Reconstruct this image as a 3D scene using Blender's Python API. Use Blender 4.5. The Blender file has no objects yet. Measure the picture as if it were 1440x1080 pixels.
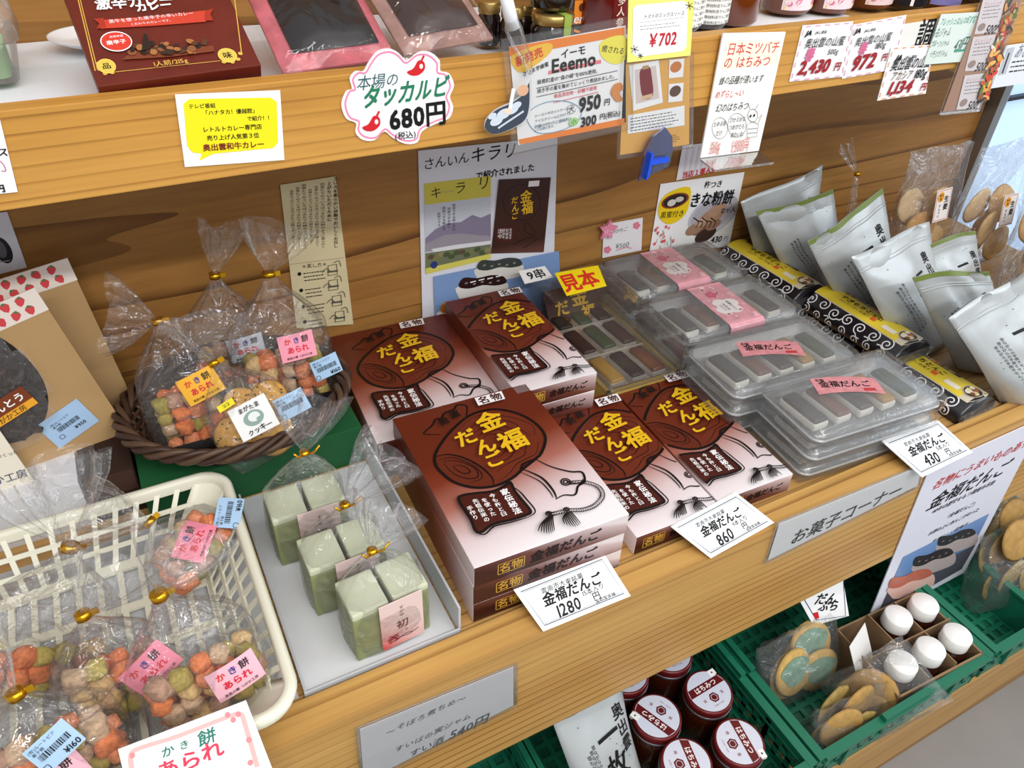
import bpy, math, random
from mathutils import Vector, Matrix, noise
random.seed(7)
SC = bpy.context.scene
COL = SC.collection
PI = math.pi
V3 = Vector

# ------------------------------------------------------------------ camera
F = 1085.0
RM = ((0.88482435, -0.25811846, 0.38789269),
      (-0.4645153, -0.55340941, 0.69134909),
      (0.0362135, -0.7919046, -0.60957009))       # columns: camera right, down, forward
EYE = V3((0.0, -0.4017, 0.70))
cd = bpy.data.cameras.new('camera')
cd.sensor_width = 36.0
cd.lens = F / 1440.0 * 36.0
cd.clip_start = 0.01
cam = bpy.data.objects.new('camera', cd)
COL.objects.link(cam)
cam.matrix_world = Matrix(((RM[0][0], -RM[0][1], -RM[0][2], EYE.x),
                           (RM[1][0], -RM[1][1], -RM[1][2], EYE.y),
                           (RM[2][0], -RM[2][1], -RM[2][2], EYE.z),
                           (0, 0, 0, 1)))
SC.camera = cam

# ------------------------------------------------------------------ world, lamps, exposure
SC.view_settings.view_transform = 'Standard'
SC.view_settings.look = 'None'
SC.view_settings.gamma = 1.0
SC.view_settings.use_curve_mapping = False
SC.view_settings.exposure = -0.28
SC.cycles.transparent_max_bounces = 40
SC.cycles.max_bounces = 10
SC.cycles.caustics_reflective = False
SC.cycles.caustics_refractive = False
wd = bpy.data.worlds.new('shop_ambient')
SC.world = wd
wd.use_nodes = True
bg = wd.node_tree.nodes['Background']
bg.inputs[0].default_value = (0.93, 0.96, 1.0, 1)
bg.inputs[1].default_value = 0.70


def lamp(name, loc, target, sx, sy, power, col):
    ld = bpy.data.lights.new(name, 'AREA')
    ld.shape = 'RECTANGLE'
    ld.size, ld.size_y = sx, sy
    ld.energy = power
    ld.color = col
    o = bpy.data.objects.new(name, ld)
    COL.objects.link(o)
    o.location = loc
    d = V3(target) - V3(loc)
    o.rotation_euler = d.to_track_quat('-Z', 'Y').to_euler()
    return o


# the shop's ceiling tubes run along the shelves, two more are added for film highlights, daylight comes from the right
lamp('ceiling_or_added_lamp', (0.3, -0.55, 1.95), (0.3, -0.55, 0), 2.4, 0.06, 12, (1.0, 0.98, 0.95))
lamp('ceiling_or_added_lamp', (0.4, -1.7, 1.95), (0.4, -0.2, 0), 2.6, 0.08, 46, (1.0, 0.98, 0.95))
lamp('ceiling_or_added_lamp', (1.9, -0.5, 1.95), (1.7, -0.4, 0), 1.4, 0.06, 9, (1.0, 0.98, 0.95))
lamp('ceiling_or_added_lamp', (0.2, -2.7, 1.95), (0.3, -0.6, 0.2), 2.8, 0.06, 10, (1.0, 0.99, 0.97))  # added tube, only there to put more highlights on the plastic film
lamp('ceiling_or_added_lamp', (0.2, -1.05, 1.95), (0.3, -0.6, 0), 2.4, 0.05, 7, (1.0, 0.99, 0.97))  # also added, so the bag creases catch highlights at another angle
lamp('daylight_window', (3.6, -1.6, 1.2), (0.7, 0.2, 0.1), 1.6, 1.6, 36, (0.80, 0.90, 1.0))


# ------------------------------------------------------------------ pixel rays of the photograph onto real planes
def ray(px, py):
    a, b, c = px - 720.0, py - 540.0, F
    return V3(tuple(r[0] * a + r[1] * b + r[2] * c for r in RM))


def Pz(px, py, z):
    r = ray(px, py)
    return EYE + r * ((z - EYE.z) / r.z)


def Py(px, py, y):
    r = ray(px, py)
    return EYE + r * ((y - EYE.y) / r.y)


def to_px(p):
    d = V3(p) - EYE
    a, b, c = (sum(RM[i][j] * d[i] for i in range(3)) for j in range(3))
    return (a / c * F + 720, b / c * F + 540)


def Pp(px, py, p0, n):
    r = ray(px, py)
    return EYE + r * ((V3(p0) - EYE).dot(n) / r.dot(n))


# ------------------------------------------------------------------ materials
MATS = {}


def srgb(c):
    if isinstance(c, str):
        c = tuple(int(c[i:i + 2], 16) / 255 for i in (0, 2, 4))
    return tuple((x / 12.92 if x <= 0.04045 else ((x + 0.055) / 1.055) ** 2.4) for x in c[:3]) + (1,)


def new_mat(name):
    m = bpy.data.materials.new(name)
    m.use_nodes = True
    nt = m.node_tree
    b = nt.nodes['Principled BSDF']
    return m, nt, b


def mat(c, rough=0.55, spec=0.4, metal=0.0, name=None, bump=0.0, bscale=200.0, coat=0.0, mottled=0.0):
    key = ('m', c, rough, spec, metal, bump, bscale, coat, mottled)
    if key in MATS:
        return MATS[key]
    m, nt, b = new_mat(name or 'paint')
    b.inputs['Base Color'].default_value = srgb(c)
    b.inputs['Roughness'].default_value = rough
    b.inputs['Specular IOR Level'].default_value = spec
    b.inputs['Metallic'].default_value = metal
    if coat:
        b.inputs['Coat Weight'].default_value = coat
        b.inputs['Coat Roughness'].default_value = 0.08
    if bump or mottled:
        tc = nt.nodes.new('ShaderNodeTexCoord')
        nz = nt.nodes.new('ShaderNodeTexNoise')
        nz.inputs['Scale'].default_value = bscale
        nz.inputs['Detail'].default_value = 4
        nt.links.new(tc.outputs['Object'], nz.inputs['Vector'])
        if bump:
            bp = nt.nodes.new('ShaderNodeBump')
            bp.inputs['Strength'].default_value = bump
            bp.inputs['Distance'].default_value = 0.002
            nt.links.new(nz.outputs['Fac'], bp.inputs['Height'])
            nt.links.new(bp.outputs['Normal'], b.inputs['Normal'])
        if mottled:
            mx = nt.nodes.new('ShaderNodeMixRGB')
            mx.blend_type = 'MULTIPLY'
            mx.inputs[1].default_value = srgb(c)
            rp = nt.nodes.new('ShaderNodeValToRGB')
            rp.color_ramp.elements[0].position = 0.35
            rp.color_ramp.elements[0].color = (1 - mottled,) * 3 + (1,)
            rp.color_ramp.elements[1].position = 0.65
            mx.inputs[0].default_value = 1
            nt.links.new(nz.outputs['Fac'], rp.inputs[0])
            nt.links.new(rp.outputs[0], mx.inputs[2])
            nt.links.new(mx.outputs[0], b.inputs['Base Color'])
    MATS[key] = m
    return m


def wood(name, light, mid, dark, freq=90.0, stretch=0.06, dist=3.0, rot=(0, 0.05, 0.03), off=(0, 0, 0), axis='X', rough=0.5, nscale=2.0):
    m, nt, b = new_mat(name)
    N, L = nt.nodes.new, nt.links.new
    tc = N('ShaderNodeTexCoord')
    mp = N('ShaderNodeMapping')
    mp.inputs['Rotation'].default_value = rot
    mp.inputs['Location'].default_value = off
    sc = {'X': (stretch, 1, 1), 'Y': (1, stretch, 1), 'Z': (1, 1, stretch)}[axis]
    mp.inputs['Scale'].default_value = sc
    L(tc.outputs['Object'], mp.inputs['Vector'])
    wv = N('ShaderNodeTexWave')
    wv.wave_type = 'RINGS'
    wv.rings_direction = axis
    wv.wave_profile = 'SAW'
    wv.inputs['Scale'].default_value = freq
    wv.inputs['Distortion'].default_value = dist
    wv.inputs['Detail'].default_value = 2
    wv.inputs['Detail Scale'].default_value = nscale / freq * 10
    L(mp.outputs[0], wv.inputs['Vector'])
    ln = N('ShaderNodeMapRange')
    ln.interpolation_type = 'SMOOTHSTEP'
    ln.inputs['From Min'].default_value = 0.74
    ln.inputs['From Max'].default_value = 0.98
    L(wv.outputs['Fac'], ln.inputs['Value'])
    nz = N('ShaderNodeTexNoise')
    nz.inputs['Scale'].default_value = freq * 0.55
    nz.inputs['Detail'].default_value = 3
    L(mp.outputs[0], nz.inputs['Vector'])
    st = N('ShaderNodeMapRange')
    st.inputs['From Min'].default_value = 0.35
    st.inputs['From Max'].default_value = 0.65
    st.inputs['To Min'].default_value = 0.25
    st.inputs['To Max'].default_value = 1.0
    L(nz.outputs['Fac'], st.inputs['Value'])
    mu = N('ShaderNodeMath')
    mu.operation = 'MULTIPLY'
    L(ln.outputs[0], mu.inputs[0])
    L(st.outputs[0], mu.inputs[1])
    n2 = N('ShaderNodeTexNoise')
    n2.inputs['Scale'].default_value = 9
    n2.inputs['Detail'].default_value = 4
    L(mp.outputs[0], n2.inputs['Vector'])
    s2 = N('ShaderNodeMapRange')
    s2.inputs['From Min'].default_value = 0.35
    s2.inputs['From Max'].default_value = 0.65
    L(n2.outputs['Fac'], s2.inputs['Value'])
    m1 = N('ShaderNodeMixRGB')
    m1.inputs[1].default_value = srgb(light)
    m1.inputs[2].default_value = srgb(mid)
    L(s2.outputs[0], m1.inputs[0])
    m2 = N('ShaderNodeMixRGB')
    m2.inputs[2].default_value = srgb(dark)
    L(mu.outputs[0], m2.inputs[0])
    L(m1.outputs[0], m2.inputs[1])
    n3 = N('ShaderNodeTexNoise')
    n3.inputs['Scale'].default_value = 160
    L(mp.outputs[0], n3.inputs['Vector'])
    mx = N('ShaderNodeMixRGB')
    mx.blend_type = 'OVERLAY'
    mx.inputs[0].default_value = 0.25
    L(m2.outputs[0], mx.inputs[1])
    L(n3.outputs['Fac'], mx.inputs[2])
    L(mx.outputs[0], b.inputs['Base Color'])
    b.inputs['Roughness'].default_value = rough
    b.inputs['Specular IOR Level'].default_value = 0.3
    return m


def film(name='clear_film', tint='ffffff', gloss=0.05, haze=0.03, bump=1.0, bscale=32.0, rough=0.05, edge=0.36):
    """Thin clear plastic: mostly transparent, a little milky, glossy at grazing angles, crinkled."""
    key = ('film', tint, gloss, haze, bump, bscale, rough, edge)
    if key in MATS:
        return MATS[key]
    m = bpy.data.materials.new(name)
    m.use_nodes = True
    nt = m.node_tree
    nt.nodes.clear()
    N, L = nt.nodes.new, nt.links.new
    out = N('ShaderNodeOutputMaterial')
    tr = N('ShaderNodeBsdfTransparent')
    tr.inputs[0].default_value = srgb(tint)
    gl = N('ShaderNodeBsdfGlossy')
    gl.inputs['Roughness'].default_value = rough
    df = N('ShaderNodeBsdfDiffuse')
    df.inputs[0].default_value = (0.85, 0.87, 0.88, 1)
    lw = N('ShaderNodeLayerWeight')
    lw.inputs[0].default_value = 0.25
    if bump:
        tc = N('ShaderNodeTexCoord')
        nz = N('ShaderNodeTexNoise')
        nz.inputs['Scale'].default_value = bscale
        nz.inputs['Detail'].default_value = 3
        nz.inputs['Distortion'].default_value = 1.5
        bp = N('ShaderNodeBump')
        bp.inputs['Strength'].default_value = bump
        bp.inputs['Distance'].default_value = 0.01
        L(tc.outputs['Object'], nz.inputs['Vector'])
        L(nz.outputs['Fac'], bp.inputs['Height'])
        L(bp.outputs['Normal'], gl.inputs['Normal'])
        L(bp.outputs['Normal'], lw.inputs['Normal'])
    m1 = N('ShaderNodeMixShader')
    m1.inputs[0].default_value = haze
    L(tr.outputs[0], m1.inputs[1])
    L(df.outputs[0], m1.inputs[2])
    ma = N('ShaderNodeMath')
    ma.operation = 'MULTIPLY_ADD'
    ma.inputs[1].default_value = edge
    ma.inputs[2].default_value = gloss
    ma.use_clamp = True
    L(lw.outputs['Fresnel'], ma.inputs[0])
    m2 = N('ShaderNodeMixShader')
    L(ma.outputs[0], m2.inputs[0])
    L(m1.outputs[0], m2.inputs[1])
    L(gl.outputs[0], m2.inputs[2])
    L(m2.outputs[0], out.inputs[0])
    MATS[key] = m
    return m


FILM = film()
FILM2 = film('crinkled_film', gloss=0.06, haze=0.05, bump=1.0, bscale=24.0)
WRAPF = film('tray_wrapper', gloss=0.035, haze=0.04, bump=0.25, bscale=30.0, edge=0.35)
RIGID = film('clear_plastic_sheet', gloss=0.035, haze=0.035, bump=0.12, bscale=25.0, rough=0.08, edge=0.6)
FROST = film('frosted_tray_plastic', gloss=0.05, haze=0.52, bump=0.15, bscale=40.0, rough=0.18, edge=0.6)
LIDP = film('tray_lid_plastic', gloss=0.04, haze=0.13, bump=0.12, bscale=25.0, rough=0.1, edge=0.6)
SLEEVE = film('laminate', gloss=0.05, haze=0.02, bump=0.05, bscale=20.0, rough=0.1, edge=0.5)

# ------------------------------------------------------------------ glyphs
GLY = {}


def glyph(ch, bold=0.0):
    k = (ch, round(bold, 3))
    if k in GLY:
        return GLY[k]
    cu = bpy.data.curves.new('t', 'FONT')
    cu.body = ch
    cu.size = 1.0
    cu.resolution_u = 2
    o = bpy.data.objects.new('t', cu)
    COL.objects.link(o)
    dg = bpy.context.evaluated_depsgraph_get()
    me = bpy.data.meshes.new_from_object(o.evaluated_get(dg))
    vs = [(v.co.x, v.co.y) for v in me.vertices]
    fs = [tuple(p.vertices) for p in me.polygons]
    bpy.data.objects.remove(o)
    bpy.data.curves.remove(cu)
    bpy.data.meshes.remove(me)
    if vs:
        x0, x1 = min(v[0] for v in vs), max(v[0] for v in vs)
    else:
        x0, x1 = 0, 0.3
    if ord(ch) > 0x2E7F or ch in '、。「」・':
        adv = 1.0
        xo = 0.5 - (x0 + x1) / 2 if ch in '一' else 0.0
    else:
        adv = (x1 - x0) + 0.1
        xo = -x0 + 0.05
    vs = [(v[0] + xo, v[1]) for v in vs]
    if bold:      # heavier weight: the same outline laid down four times, slightly apart
        n, b = len(vs), bold * 0.8
        fs = [tuple(i + n * q for i in f) for q in range(4) for f in fs]
        vs = [(x + dx * b, y + dy * b, q * 1.2e-5) for q, (dx, dy) in enumerate(((-1, -1), (1, -1), (1, 1), (-1, 1))) for x, y in vs]
    else:
        vs = [(x, y, 0.0) for x, y in vs]
    g = (vs, fs, adv)
    GLY[k] = g
    return g


# ------------------------------------------------------------------ mesh builder
class MB:
    def __init__(s):
        s.v, s.f, s.mi, s.sm, s.mats = [], [], [], [], []

    def mid(s, m):
        if m not in s.mats:
            s.mats.append(m)
        return s.mats.index(m)

    def add(s, vs, fs, m, smooth=False):
        o = len(s.v)
        s.v += [tuple(v) for v in vs]
        i = s.mid(m)
        for f in fs:
            s.f.append(tuple(o + k for k in f))
            s.mi.append(i)
            s.sm.append(smooth)

    def box(s, c, d, m, bev=0.0):
        x, y, z = (q / 2 for q in d)
        if not bev:
            vs = [(c[0] + a * x, c[1] + b * y, c[2] + e * z) for e in (-1, 1) for b in (-1, 1) for a in (-1, 1)]
            s.add(vs, [(0, 2, 3, 1), (4, 5, 7, 6), (0, 1, 5, 4), (2, 6, 7, 3), (0, 4, 6, 2), (1, 3, 7, 5)], m)
            return
        # chamfered box
        import bmesh
        bm = bmesh.new()
        bmesh.ops.create_cube(bm, size=1)
        for v in bm.verts:
            v.co = V3((v.co.x * d[0], v.co.y * d[1], v.co.z * d[2]))
        bmesh.ops.bevel(bm, geom=bm.edges[:], offset=bev, segments=2, profile=0.6, affect='EDGES')
        bm.verts.index_update()
        s.add([(v.co.x + c[0], v.co.y + c[1], v.co.z + c[2]) for v in bm.verts], [[v.index for v in f.verts] for f in bm.faces], m)
        bm.free()

    def poly(s, pts, m, z=0.0):
        s.add([(p[0], p[1], p[2] if len(p) > 2 else z) for p in pts], [tuple(range(len(pts)))], m)

    def prism(s, pts, z0, z1, m):
        n = len(pts)
        vs = [(p[0], p[1], z0) for p in pts] + [(p[0], p[1], z1) for p in pts]
        s.add(vs, [tuple(range(n - 1, -1, -1)), tuple(range(n, 2 * n))] + [(i, (i + 1) % n, n + (i + 1) % n, n + i) for i in range(n)], m)

    def rect(s, cx, cy, w, h, m, z=0.0, rot=0.0):
        c, q = math.cos(rot), math.sin(rot)
        s.poly([(cx + a * w / 2 * c - b * h / 2 * q, cy + a * w / 2 * q + b * h / 2 * c) for a, b in ((-1, -1), (1, -1), (1, 1), (-1, 1))], m, z)

    def disc(s, cx, cy, rx, ry, m, z=0.0, n=28, rot=0.0):
        s.poly([(cx + rx * math.cos(t) * math.cos(rot) - ry * math.sin(t) * math.sin(rot), cy + rx * math.cos(t) * math.sin(rot) + ry * math.sin(t) * math.cos(rot)) for t in (2 * PI * i / n for i in range(n))], m, z)

    def strip(s, pts, w, m, z=0.0, closed=False, taper=False):
        """flat ribbon of width w along a 2D polyline"""
        n = len(pts)
        if n < 2:
            return
        L, R = [], []
        for i in range(n):
            a = pts[i - 1] if (i or closed) else pts[i]
            b = pts[(i + 1) % n] if (i < n - 1 or closed) else pts[i]
            dx, dy = b[0] - a[0], b[1] - a[1]
            l = math.hypot(dx, dy) or 1
            k = w / 2
            if taper:
                k *= 0.35 + 0.65 * math.sin(PI * (i + 0.3) / (n - 0.4))
            L.append((pts[i][0] - dy / l * k, pts[i][1] + dx / l * k, z))
            R.append((pts[i][0] + dy / l * k, pts[i][1] - dx / l * k, z))
        vs = L + R
        s.add(vs, [(i, n + i, n + (i + 1) % n, (i + 1) % n) for i in range(n if closed else n - 1)], m)

    def text(s, t, cx, cy, w, m, z=0.0, sy=1.0, bold=0.0, shear=0.0, rot=0.0, jit=0.0, gap=0.0):
        if not t:
            return
        gs = [glyph(c, bold) for c in t]
        W = sum(g[2] + gap for g in gs)
        k = w / W
        c, q = math.cos(rot), math.sin(rot)
        x = -W / 2
        rnd = random.Random(len(t) * 31 + ord(t[0]))
        for g in gs:
            jy = rnd.uniform(-jit, jit)
            js = 1 + rnd.uniform(-jit, jit)
            vs = []
            for (gx, gy, gz) in g[0]:
                yy = ((gy - 0.36) * js + jy) * k * sy
                xx = (x + g[2] / 2 + (gx - g[2] / 2) * js) * k + yy * shear
                vs.append((cx + xx * c - yy * q, cy + xx * q + yy * c, z + gz))
            s.add(vs, g[1], m)
            x += g[2] + gap

    def vtext(s, t, cx, cy, h, m, z=0.0, bold=0.0, sx=1.0, shear=0.0):
        k = h / len(t)
        for i, ch in enumerate(t):
            g = glyph(ch, bold)
            y0 = cy + h / 2 - (i + 0.5) * k
            a = PI / 2 if ch == 'ー' else 0
            vs = []
            for (gx, gy, gz) in g[0]:
                xx, yy = (gx - g[2] / 2), (gy - 0.36)
                if a:
                    xx, yy = yy, -xx
                vs.append((cx + xx * k * sx * 0.95 + (y0 + yy * k - cy) * shear, y0 + yy * k * 0.95, z + gz))
            s.add(vs, g[1], m)

    def tube(s, pts, r, m, n=8, closed=False, cap=True):
        pts = [V3(p) for p in pts]
        N = len(pts)
        rs = r if isinstance(r, (list, tuple)) else [r] * N
        vs, fs = [], []
        up = None
        for i in range(N):
            a = pts[i - 1] if (i or closed) else pts[i]
            b = pts[(i + 1) % N] if (i < N - 1 or closed) else pts[i]
            t = (b - a).normalized()
            if up is None:
                up = t.orthogonal().normalized()
            up = (up - t * up.dot(t))
            up = up.normalized() if up.length > 1e-6 else t.orthogonal().normalized()
            sd = t.cross(up)
            for k in range(n):
                th = 2 * PI * k / n
                vs.append(pts[i] + (up * math.cos(th) + sd * math.sin(th)) * rs[i])
        for i in range(N if closed else N - 1):
            j = (i + 1) % N
            for k in range(n):
                fs.append((i * n + k, i * n + (k + 1) % n, j * n + (k + 1) % n, j * n + k))
        if cap and not closed:
            fs.append(tuple(range(n - 1, -1, -1)))
            fs.append(tuple((N - 1) * n + k for k in range(n)))
        s.add(vs, fs, m, True)

    def lathe(s, prof, m, n=32, c=(0, 0), z0=0.0, smooth=True):
        """prof: (r, z) from bottom to top; r=0 closes"""
        vs, fs = [], []
        for (r, z) in prof:
            for k in range(n):
                t = 2 * PI * k / n
                vs.append((c[0] + r * math.cos(t), c[1] + r * math.sin(t), z0 + z))
        for i in range(len(prof) - 1):
            for k in range(n):
                fs.append((i * n + k, i * n + (k + 1) % n, (i + 1) * n + (k + 1) % n, (i + 1) * n + k))
        s.add(vs, fs, m, smooth)
        if prof[0][0] > 1e-6:
            s.add(vs[:n], [tuple(range(n - 1, -1, -1))], m)
        if prof[-1][0] > 1e-6:
            s.add(vs[-n:], [tuple(range(n))], m)

    def rings(s, rows, m, closed=True, smooth=True, caps=(False, False)):
        n = len(rows[0])
        vs = [p for r in rows for p in r]
        fs = []
        for i in range(len(rows) - 1):
            for k in range(n if closed else n - 1):
                fs.append((i * n + k, i * n + (k + 1) % n, (i + 1) * n + (k + 1) % n, (i + 1) * n + k))
        if caps[0]:
            fs.append(tuple(range(n - 1, -1, -1)))
        if caps[1]:
            fs.append(tuple((len(rows) - 1) * n + k for k in range(n)))
        s.add(vs, fs, m, smooth)

    def warp(s, fn):
        s.v = [tuple(fn(*v)) for v in s.v]

    def xf(s, M):
        s.v = [tuple(M @ V3(v)) for v in s.v]

    def mesh(s, name):
        me = bpy.data.meshes.new(name)
        me.from_pydata(s.v, [], s.f)
        for m in s.mats:
            me.materials.append(m)
        me.polygons.foreach_set('material_index', s.mi)
        me.polygons.foreach_set('use_smooth', s.sm)
        me.update()
        return me

    def build(s, name, parent=None, loc=None, M=None, label=None):
        o = bpy.data.objects.new(name, s.mesh(name))
        COL.objects.link(o)
        if parent:
            o.parent = parent
        if M is not None:
            o.matrix_local = M
        elif loc is not None:
            o.location = loc
        if label:
            o['label'] = label
        return o


def tag(o, label, cat=None, group=None, kind=None):
    if label:
        o['label'] = label
    if cat:
        o['category'] = cat
    if group:
        o['group'] = group
    if kind:
        o['kind'] = kind
    return o


def thing(name, label, cat, M=None, group=None):
    o = bpy.data.objects.new(name, None)
    o.empty_display_size = 0.03
    COL.objects.link(o)
    if M is not None:
        o.matrix_world = M
    return tag(o, label, cat, group)


def child_copy(src, parent, M=None):
    c = src.copy()
    COL.objects.link(c)
    c.parent = parent
    if M is not None:
        c.matrix_local = M
    return c


def kids(o):
    return [c for c in bpy.data.objects if c.parent == o]


def dup(root, M, label, group=None):
    c = root.copy()
    COL.objects.link(c)
    c.matrix_world = M
    c['label'] = label
    if group:
        c['group'] = group
    for k in kids(root):
        kc = child_copy(k, c)
        for g in kids(k):
            child_copy(g, kc)
    return c


def frame(o, ux, uy):
    """matrix from an origin and two directions in the plane"""
    ux = V3(ux).normalized()
    n = ux.cross(V3(uy)).normalized()
    uy = n.cross(ux)
    M = Matrix((ux, uy, n)).transposed().to_4x4()
    M.translation = V3(o)
    return M


def quad_frame(tl, tr, br, bl):
    ux = (tr - tl) + (br - bl)
    uy = (tl - bl) + (tr - br)
    c = (tl + tr + br + bl) / 4
    return frame(c, ux, uy), ((tr - tl).length + (br - bl).length) / 2, ((tl - bl).length + (tr - br).length) / 2


def T(x, y, z, rz=0.0):
    return Matrix.Translation((x, y, z)) @ Matrix.Rotation(rz, 4, 'Z')


def rrect(w, h, r, n=5, cx=0, cy=0):
    p = []
    for (sx, sy, a0) in ((1, -1, -PI / 2), (1, 1, 0), (-1, 1, PI / 2), (-1, -1, PI)):
        for i in range(n + 1):
            a = a0 + PI / 2 * i / n
            p.append((cx + sx * (w / 2 - r) + r * math.cos(a), cy + sy * (h / 2 - r) + r * math.sin(a)))
    return p


def smoothpts(p, k=4, closed=False):
    """Catmull-Rom through 2D/3D points"""
    n = len(p)
    out = []
    for i in range(n if closed else n - 1):
        a, b, c, d = (p[(i - 1) % n] if closed else p[max(i - 1, 0)]), p[i], p[(i + 1) % n], (p[(i + 2) % n] if closed else p[min(i + 2, n - 1)])
        for j in range(k):
            t = j / k
            out.append(tuple(0.5 * ((2 * b[q]) + (-a[q] + c[q]) * t + (2 * a[q] - 5 * b[q] + 4 * c[q] - d[q]) * t * t + (-a[q] + 3 * b[q] - 3 * c[q] + d[q]) * t ** 3) for q in range(len(b))))
    if not closed:
        out.append(tuple(p[-1]))
    return out


WHITE = mat('f4f4f4', 0.5, 0.3)
INK = mat('161616', 0.6, 0.2)
RED = mat('d0232c', 0.6, 0.2)
GREY = mat('8a8a8a', 0.6, 0.2)
# ================================================================== STRUCTURE
YW = 0.545           # wall face
ZS = -0.008          # lower shelf surface
YU, ZU, ZL = 0.275, 0.500, 0.425   # upper shelf: front face, top, bottom edge
W_WALL = wood('wall_plank_wood', 'a87a40', '966630', '5e3a17', freq=24.0, stretch=0.08, dist=9.0, rot=(0.0, 0.06, 0.05), off=(0.1, 0.13, -0.35), rough=0.5, nscale=0.8)
W_BOARD = wood('pine_board', 'c79b58', 'b98a4a', '7f5222', freq=30.0, stretch=0.03, dist=4.0, rot=(0.2, 0.02, 0.015), off=(0, 0.10, 0.16), nscale=0.8, rough=0.4)
W_UPPER = wood('pine_board_upper', 'cc974a', 'c08a3e', '83521c', freq=24.0, stretch=0.05, dist=6.0, rot=(0.1, 0.03, 0.03), off=(0.1, 0.1, 0.2), nscale=0.8, rough=0.4)
W_SHELF = wood('pine_shelf', 'c39a60', 'b78c50', '8a6232', freq=25, stretch=0.04, dist=3)


def struct(name, M):
    o = M.build(name)
    o['kind'] = 'structure'
    return o


m = MB()
m.box((0.30, YW + 0.012, 0.58), (2.6, 0.024, 1.01), W_WALL)
m.box((0.30, YW + 0.0125, 0.0375), (2.6, 0.021, 0.068), W_WALL)
m.box((0.30, YW + 0.012, -0.39), (2.6, 0.024, 0.76), W_WALL)
struct('wall_back', m)
m = MB()
m.box((0.6, 0.6, -0.765), (5, 5, 0.03), mat('8f8c8a', 0.35, 0.5, mottled=0.12, bscale=6))
struct('floor', m)
# window at the right end of the wall
m = MB()
al = mat('8b8f93', 0.35, 0.5, 0.6)
m.box((1.612, 0.545, 0.40), (0.022, 0.05, 1.3), al)
m.box((1.645, 0.552, 0.40), (0.02, 0.03, 1.3), mat('b9c0c6', 0.4, 0.5, 0.3))
m.box((2.9, 0.552, 1.03), (2.5, 0.04, 0.04), al)
m.box((2.9, 0.552, -0.22), (2.5, 0.04, 0.04), al)
m.box((2.5, 0.545, 0.235), (1.7, 0.012, 0.007), mat('1e2430', 0.5))
struct('window_1', m)
pm, nt, b = new_mat('daylight_glass')
b.inputs['Base Color'].default_value = srgb('b8d4f4')
b.inputs['Emission Color'].default_value = srgb('b4d2f6')
b.inputs['Emission Strength'].default_value = 0.75
m = MB()
m.box((2.9, 0.566, 0.40), (2.5, 0.006, 1.25), pm)
struct('window_2', m)
for n, x in (('wall_below_window', 0),):
    m = MB()
    m.box((2.9, 0.56, -0.5), (2.5, 0.03, 0.54), mat('c8c6c2', 0.7))
    struct('wall_right', m)

t = thing('display_shelf', 'honey pine display shelf with tall front board holding the chocolate-brown boxes', 'shelf', T(0.3, 0.3, -0.2125))
m = MB()
m.box((0.3, 0.019, -0.10625), (2.6, 0.038, 0.2125), W_BOARD, 0.0015)
m.xf(T(-0.3, -0.3, 0.2125))
m.build('front_board', t)
m = MB()
m.box((0, -0.01, 0.2125 + ZS - 0.01), (2.6, 0.508, 0.02), W_SHELF)
m.build('shelf_board', t)
t = thing('display_shelf', 'honey pine upper shelf covered in white cloth with price cards along its edge', 'shelf', T(0.3, 0.42, ZL))
m = MB()
m.box((0, YU + 0.010 - 0.42, (ZU - ZL) / 2), (2.6, 0.020, ZU - ZL), W_UPPER, 0.0012)
m.build('front_board', t)
m = MB()
m.box((0, 0.0, ZU - ZL - 0.028), (2.6, 0.249, 0.02), W_SHELF)
m.build('shelf_board', t)
t = thing('display_shelf', 'low wooden shelf under the green crates, just above the grey floor', 'shelf', T(0.5, 0.2, -0.75))
m = MB()
m.box((0.0, 0, 0.295), (2.6, 0.69, 0.025), W_SHELF)
m.build('shelf_board', t)
m = MB()
m.box((0.0, -0.3, 0.141), (2.6, 0.03, 0.282), W_SHELF)
m.build('kick_board', t)

# white cloth on the upper shelf
m = MB()
cl = mat('eceef2', 0.8, 0.2, bump=0.3, bscale=30)
NX, NY = 60, 10
vs = []
for j in range(NY + 1):
    for i in range(NX + 1):
        x = -0.55 + 1.45 * i / NX
        y = 0.297 + 0.245 * j / NY
        vs.append((x, y, 0.4832 + 0.0045 * max(0, noise.noise(V3((x * 9, y * 14, 2.2)))) + (0.012 * max(0, noise.noise(V3((x * 5, y * 7, 8)))) if x < 0.02 else 0)))
m.add(vs, [(j * (NX + 1) + i, j * (NX + 1) + i + 1, (j + 1) * (NX + 1) + i + 1, (j + 1) * (NX + 1) + i) for j in range(NY) for i in range(NX)], cl, True)
tag(m.build('cloth'), 'white cloth spread over the upper wooden shelf', 'cloth')


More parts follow.
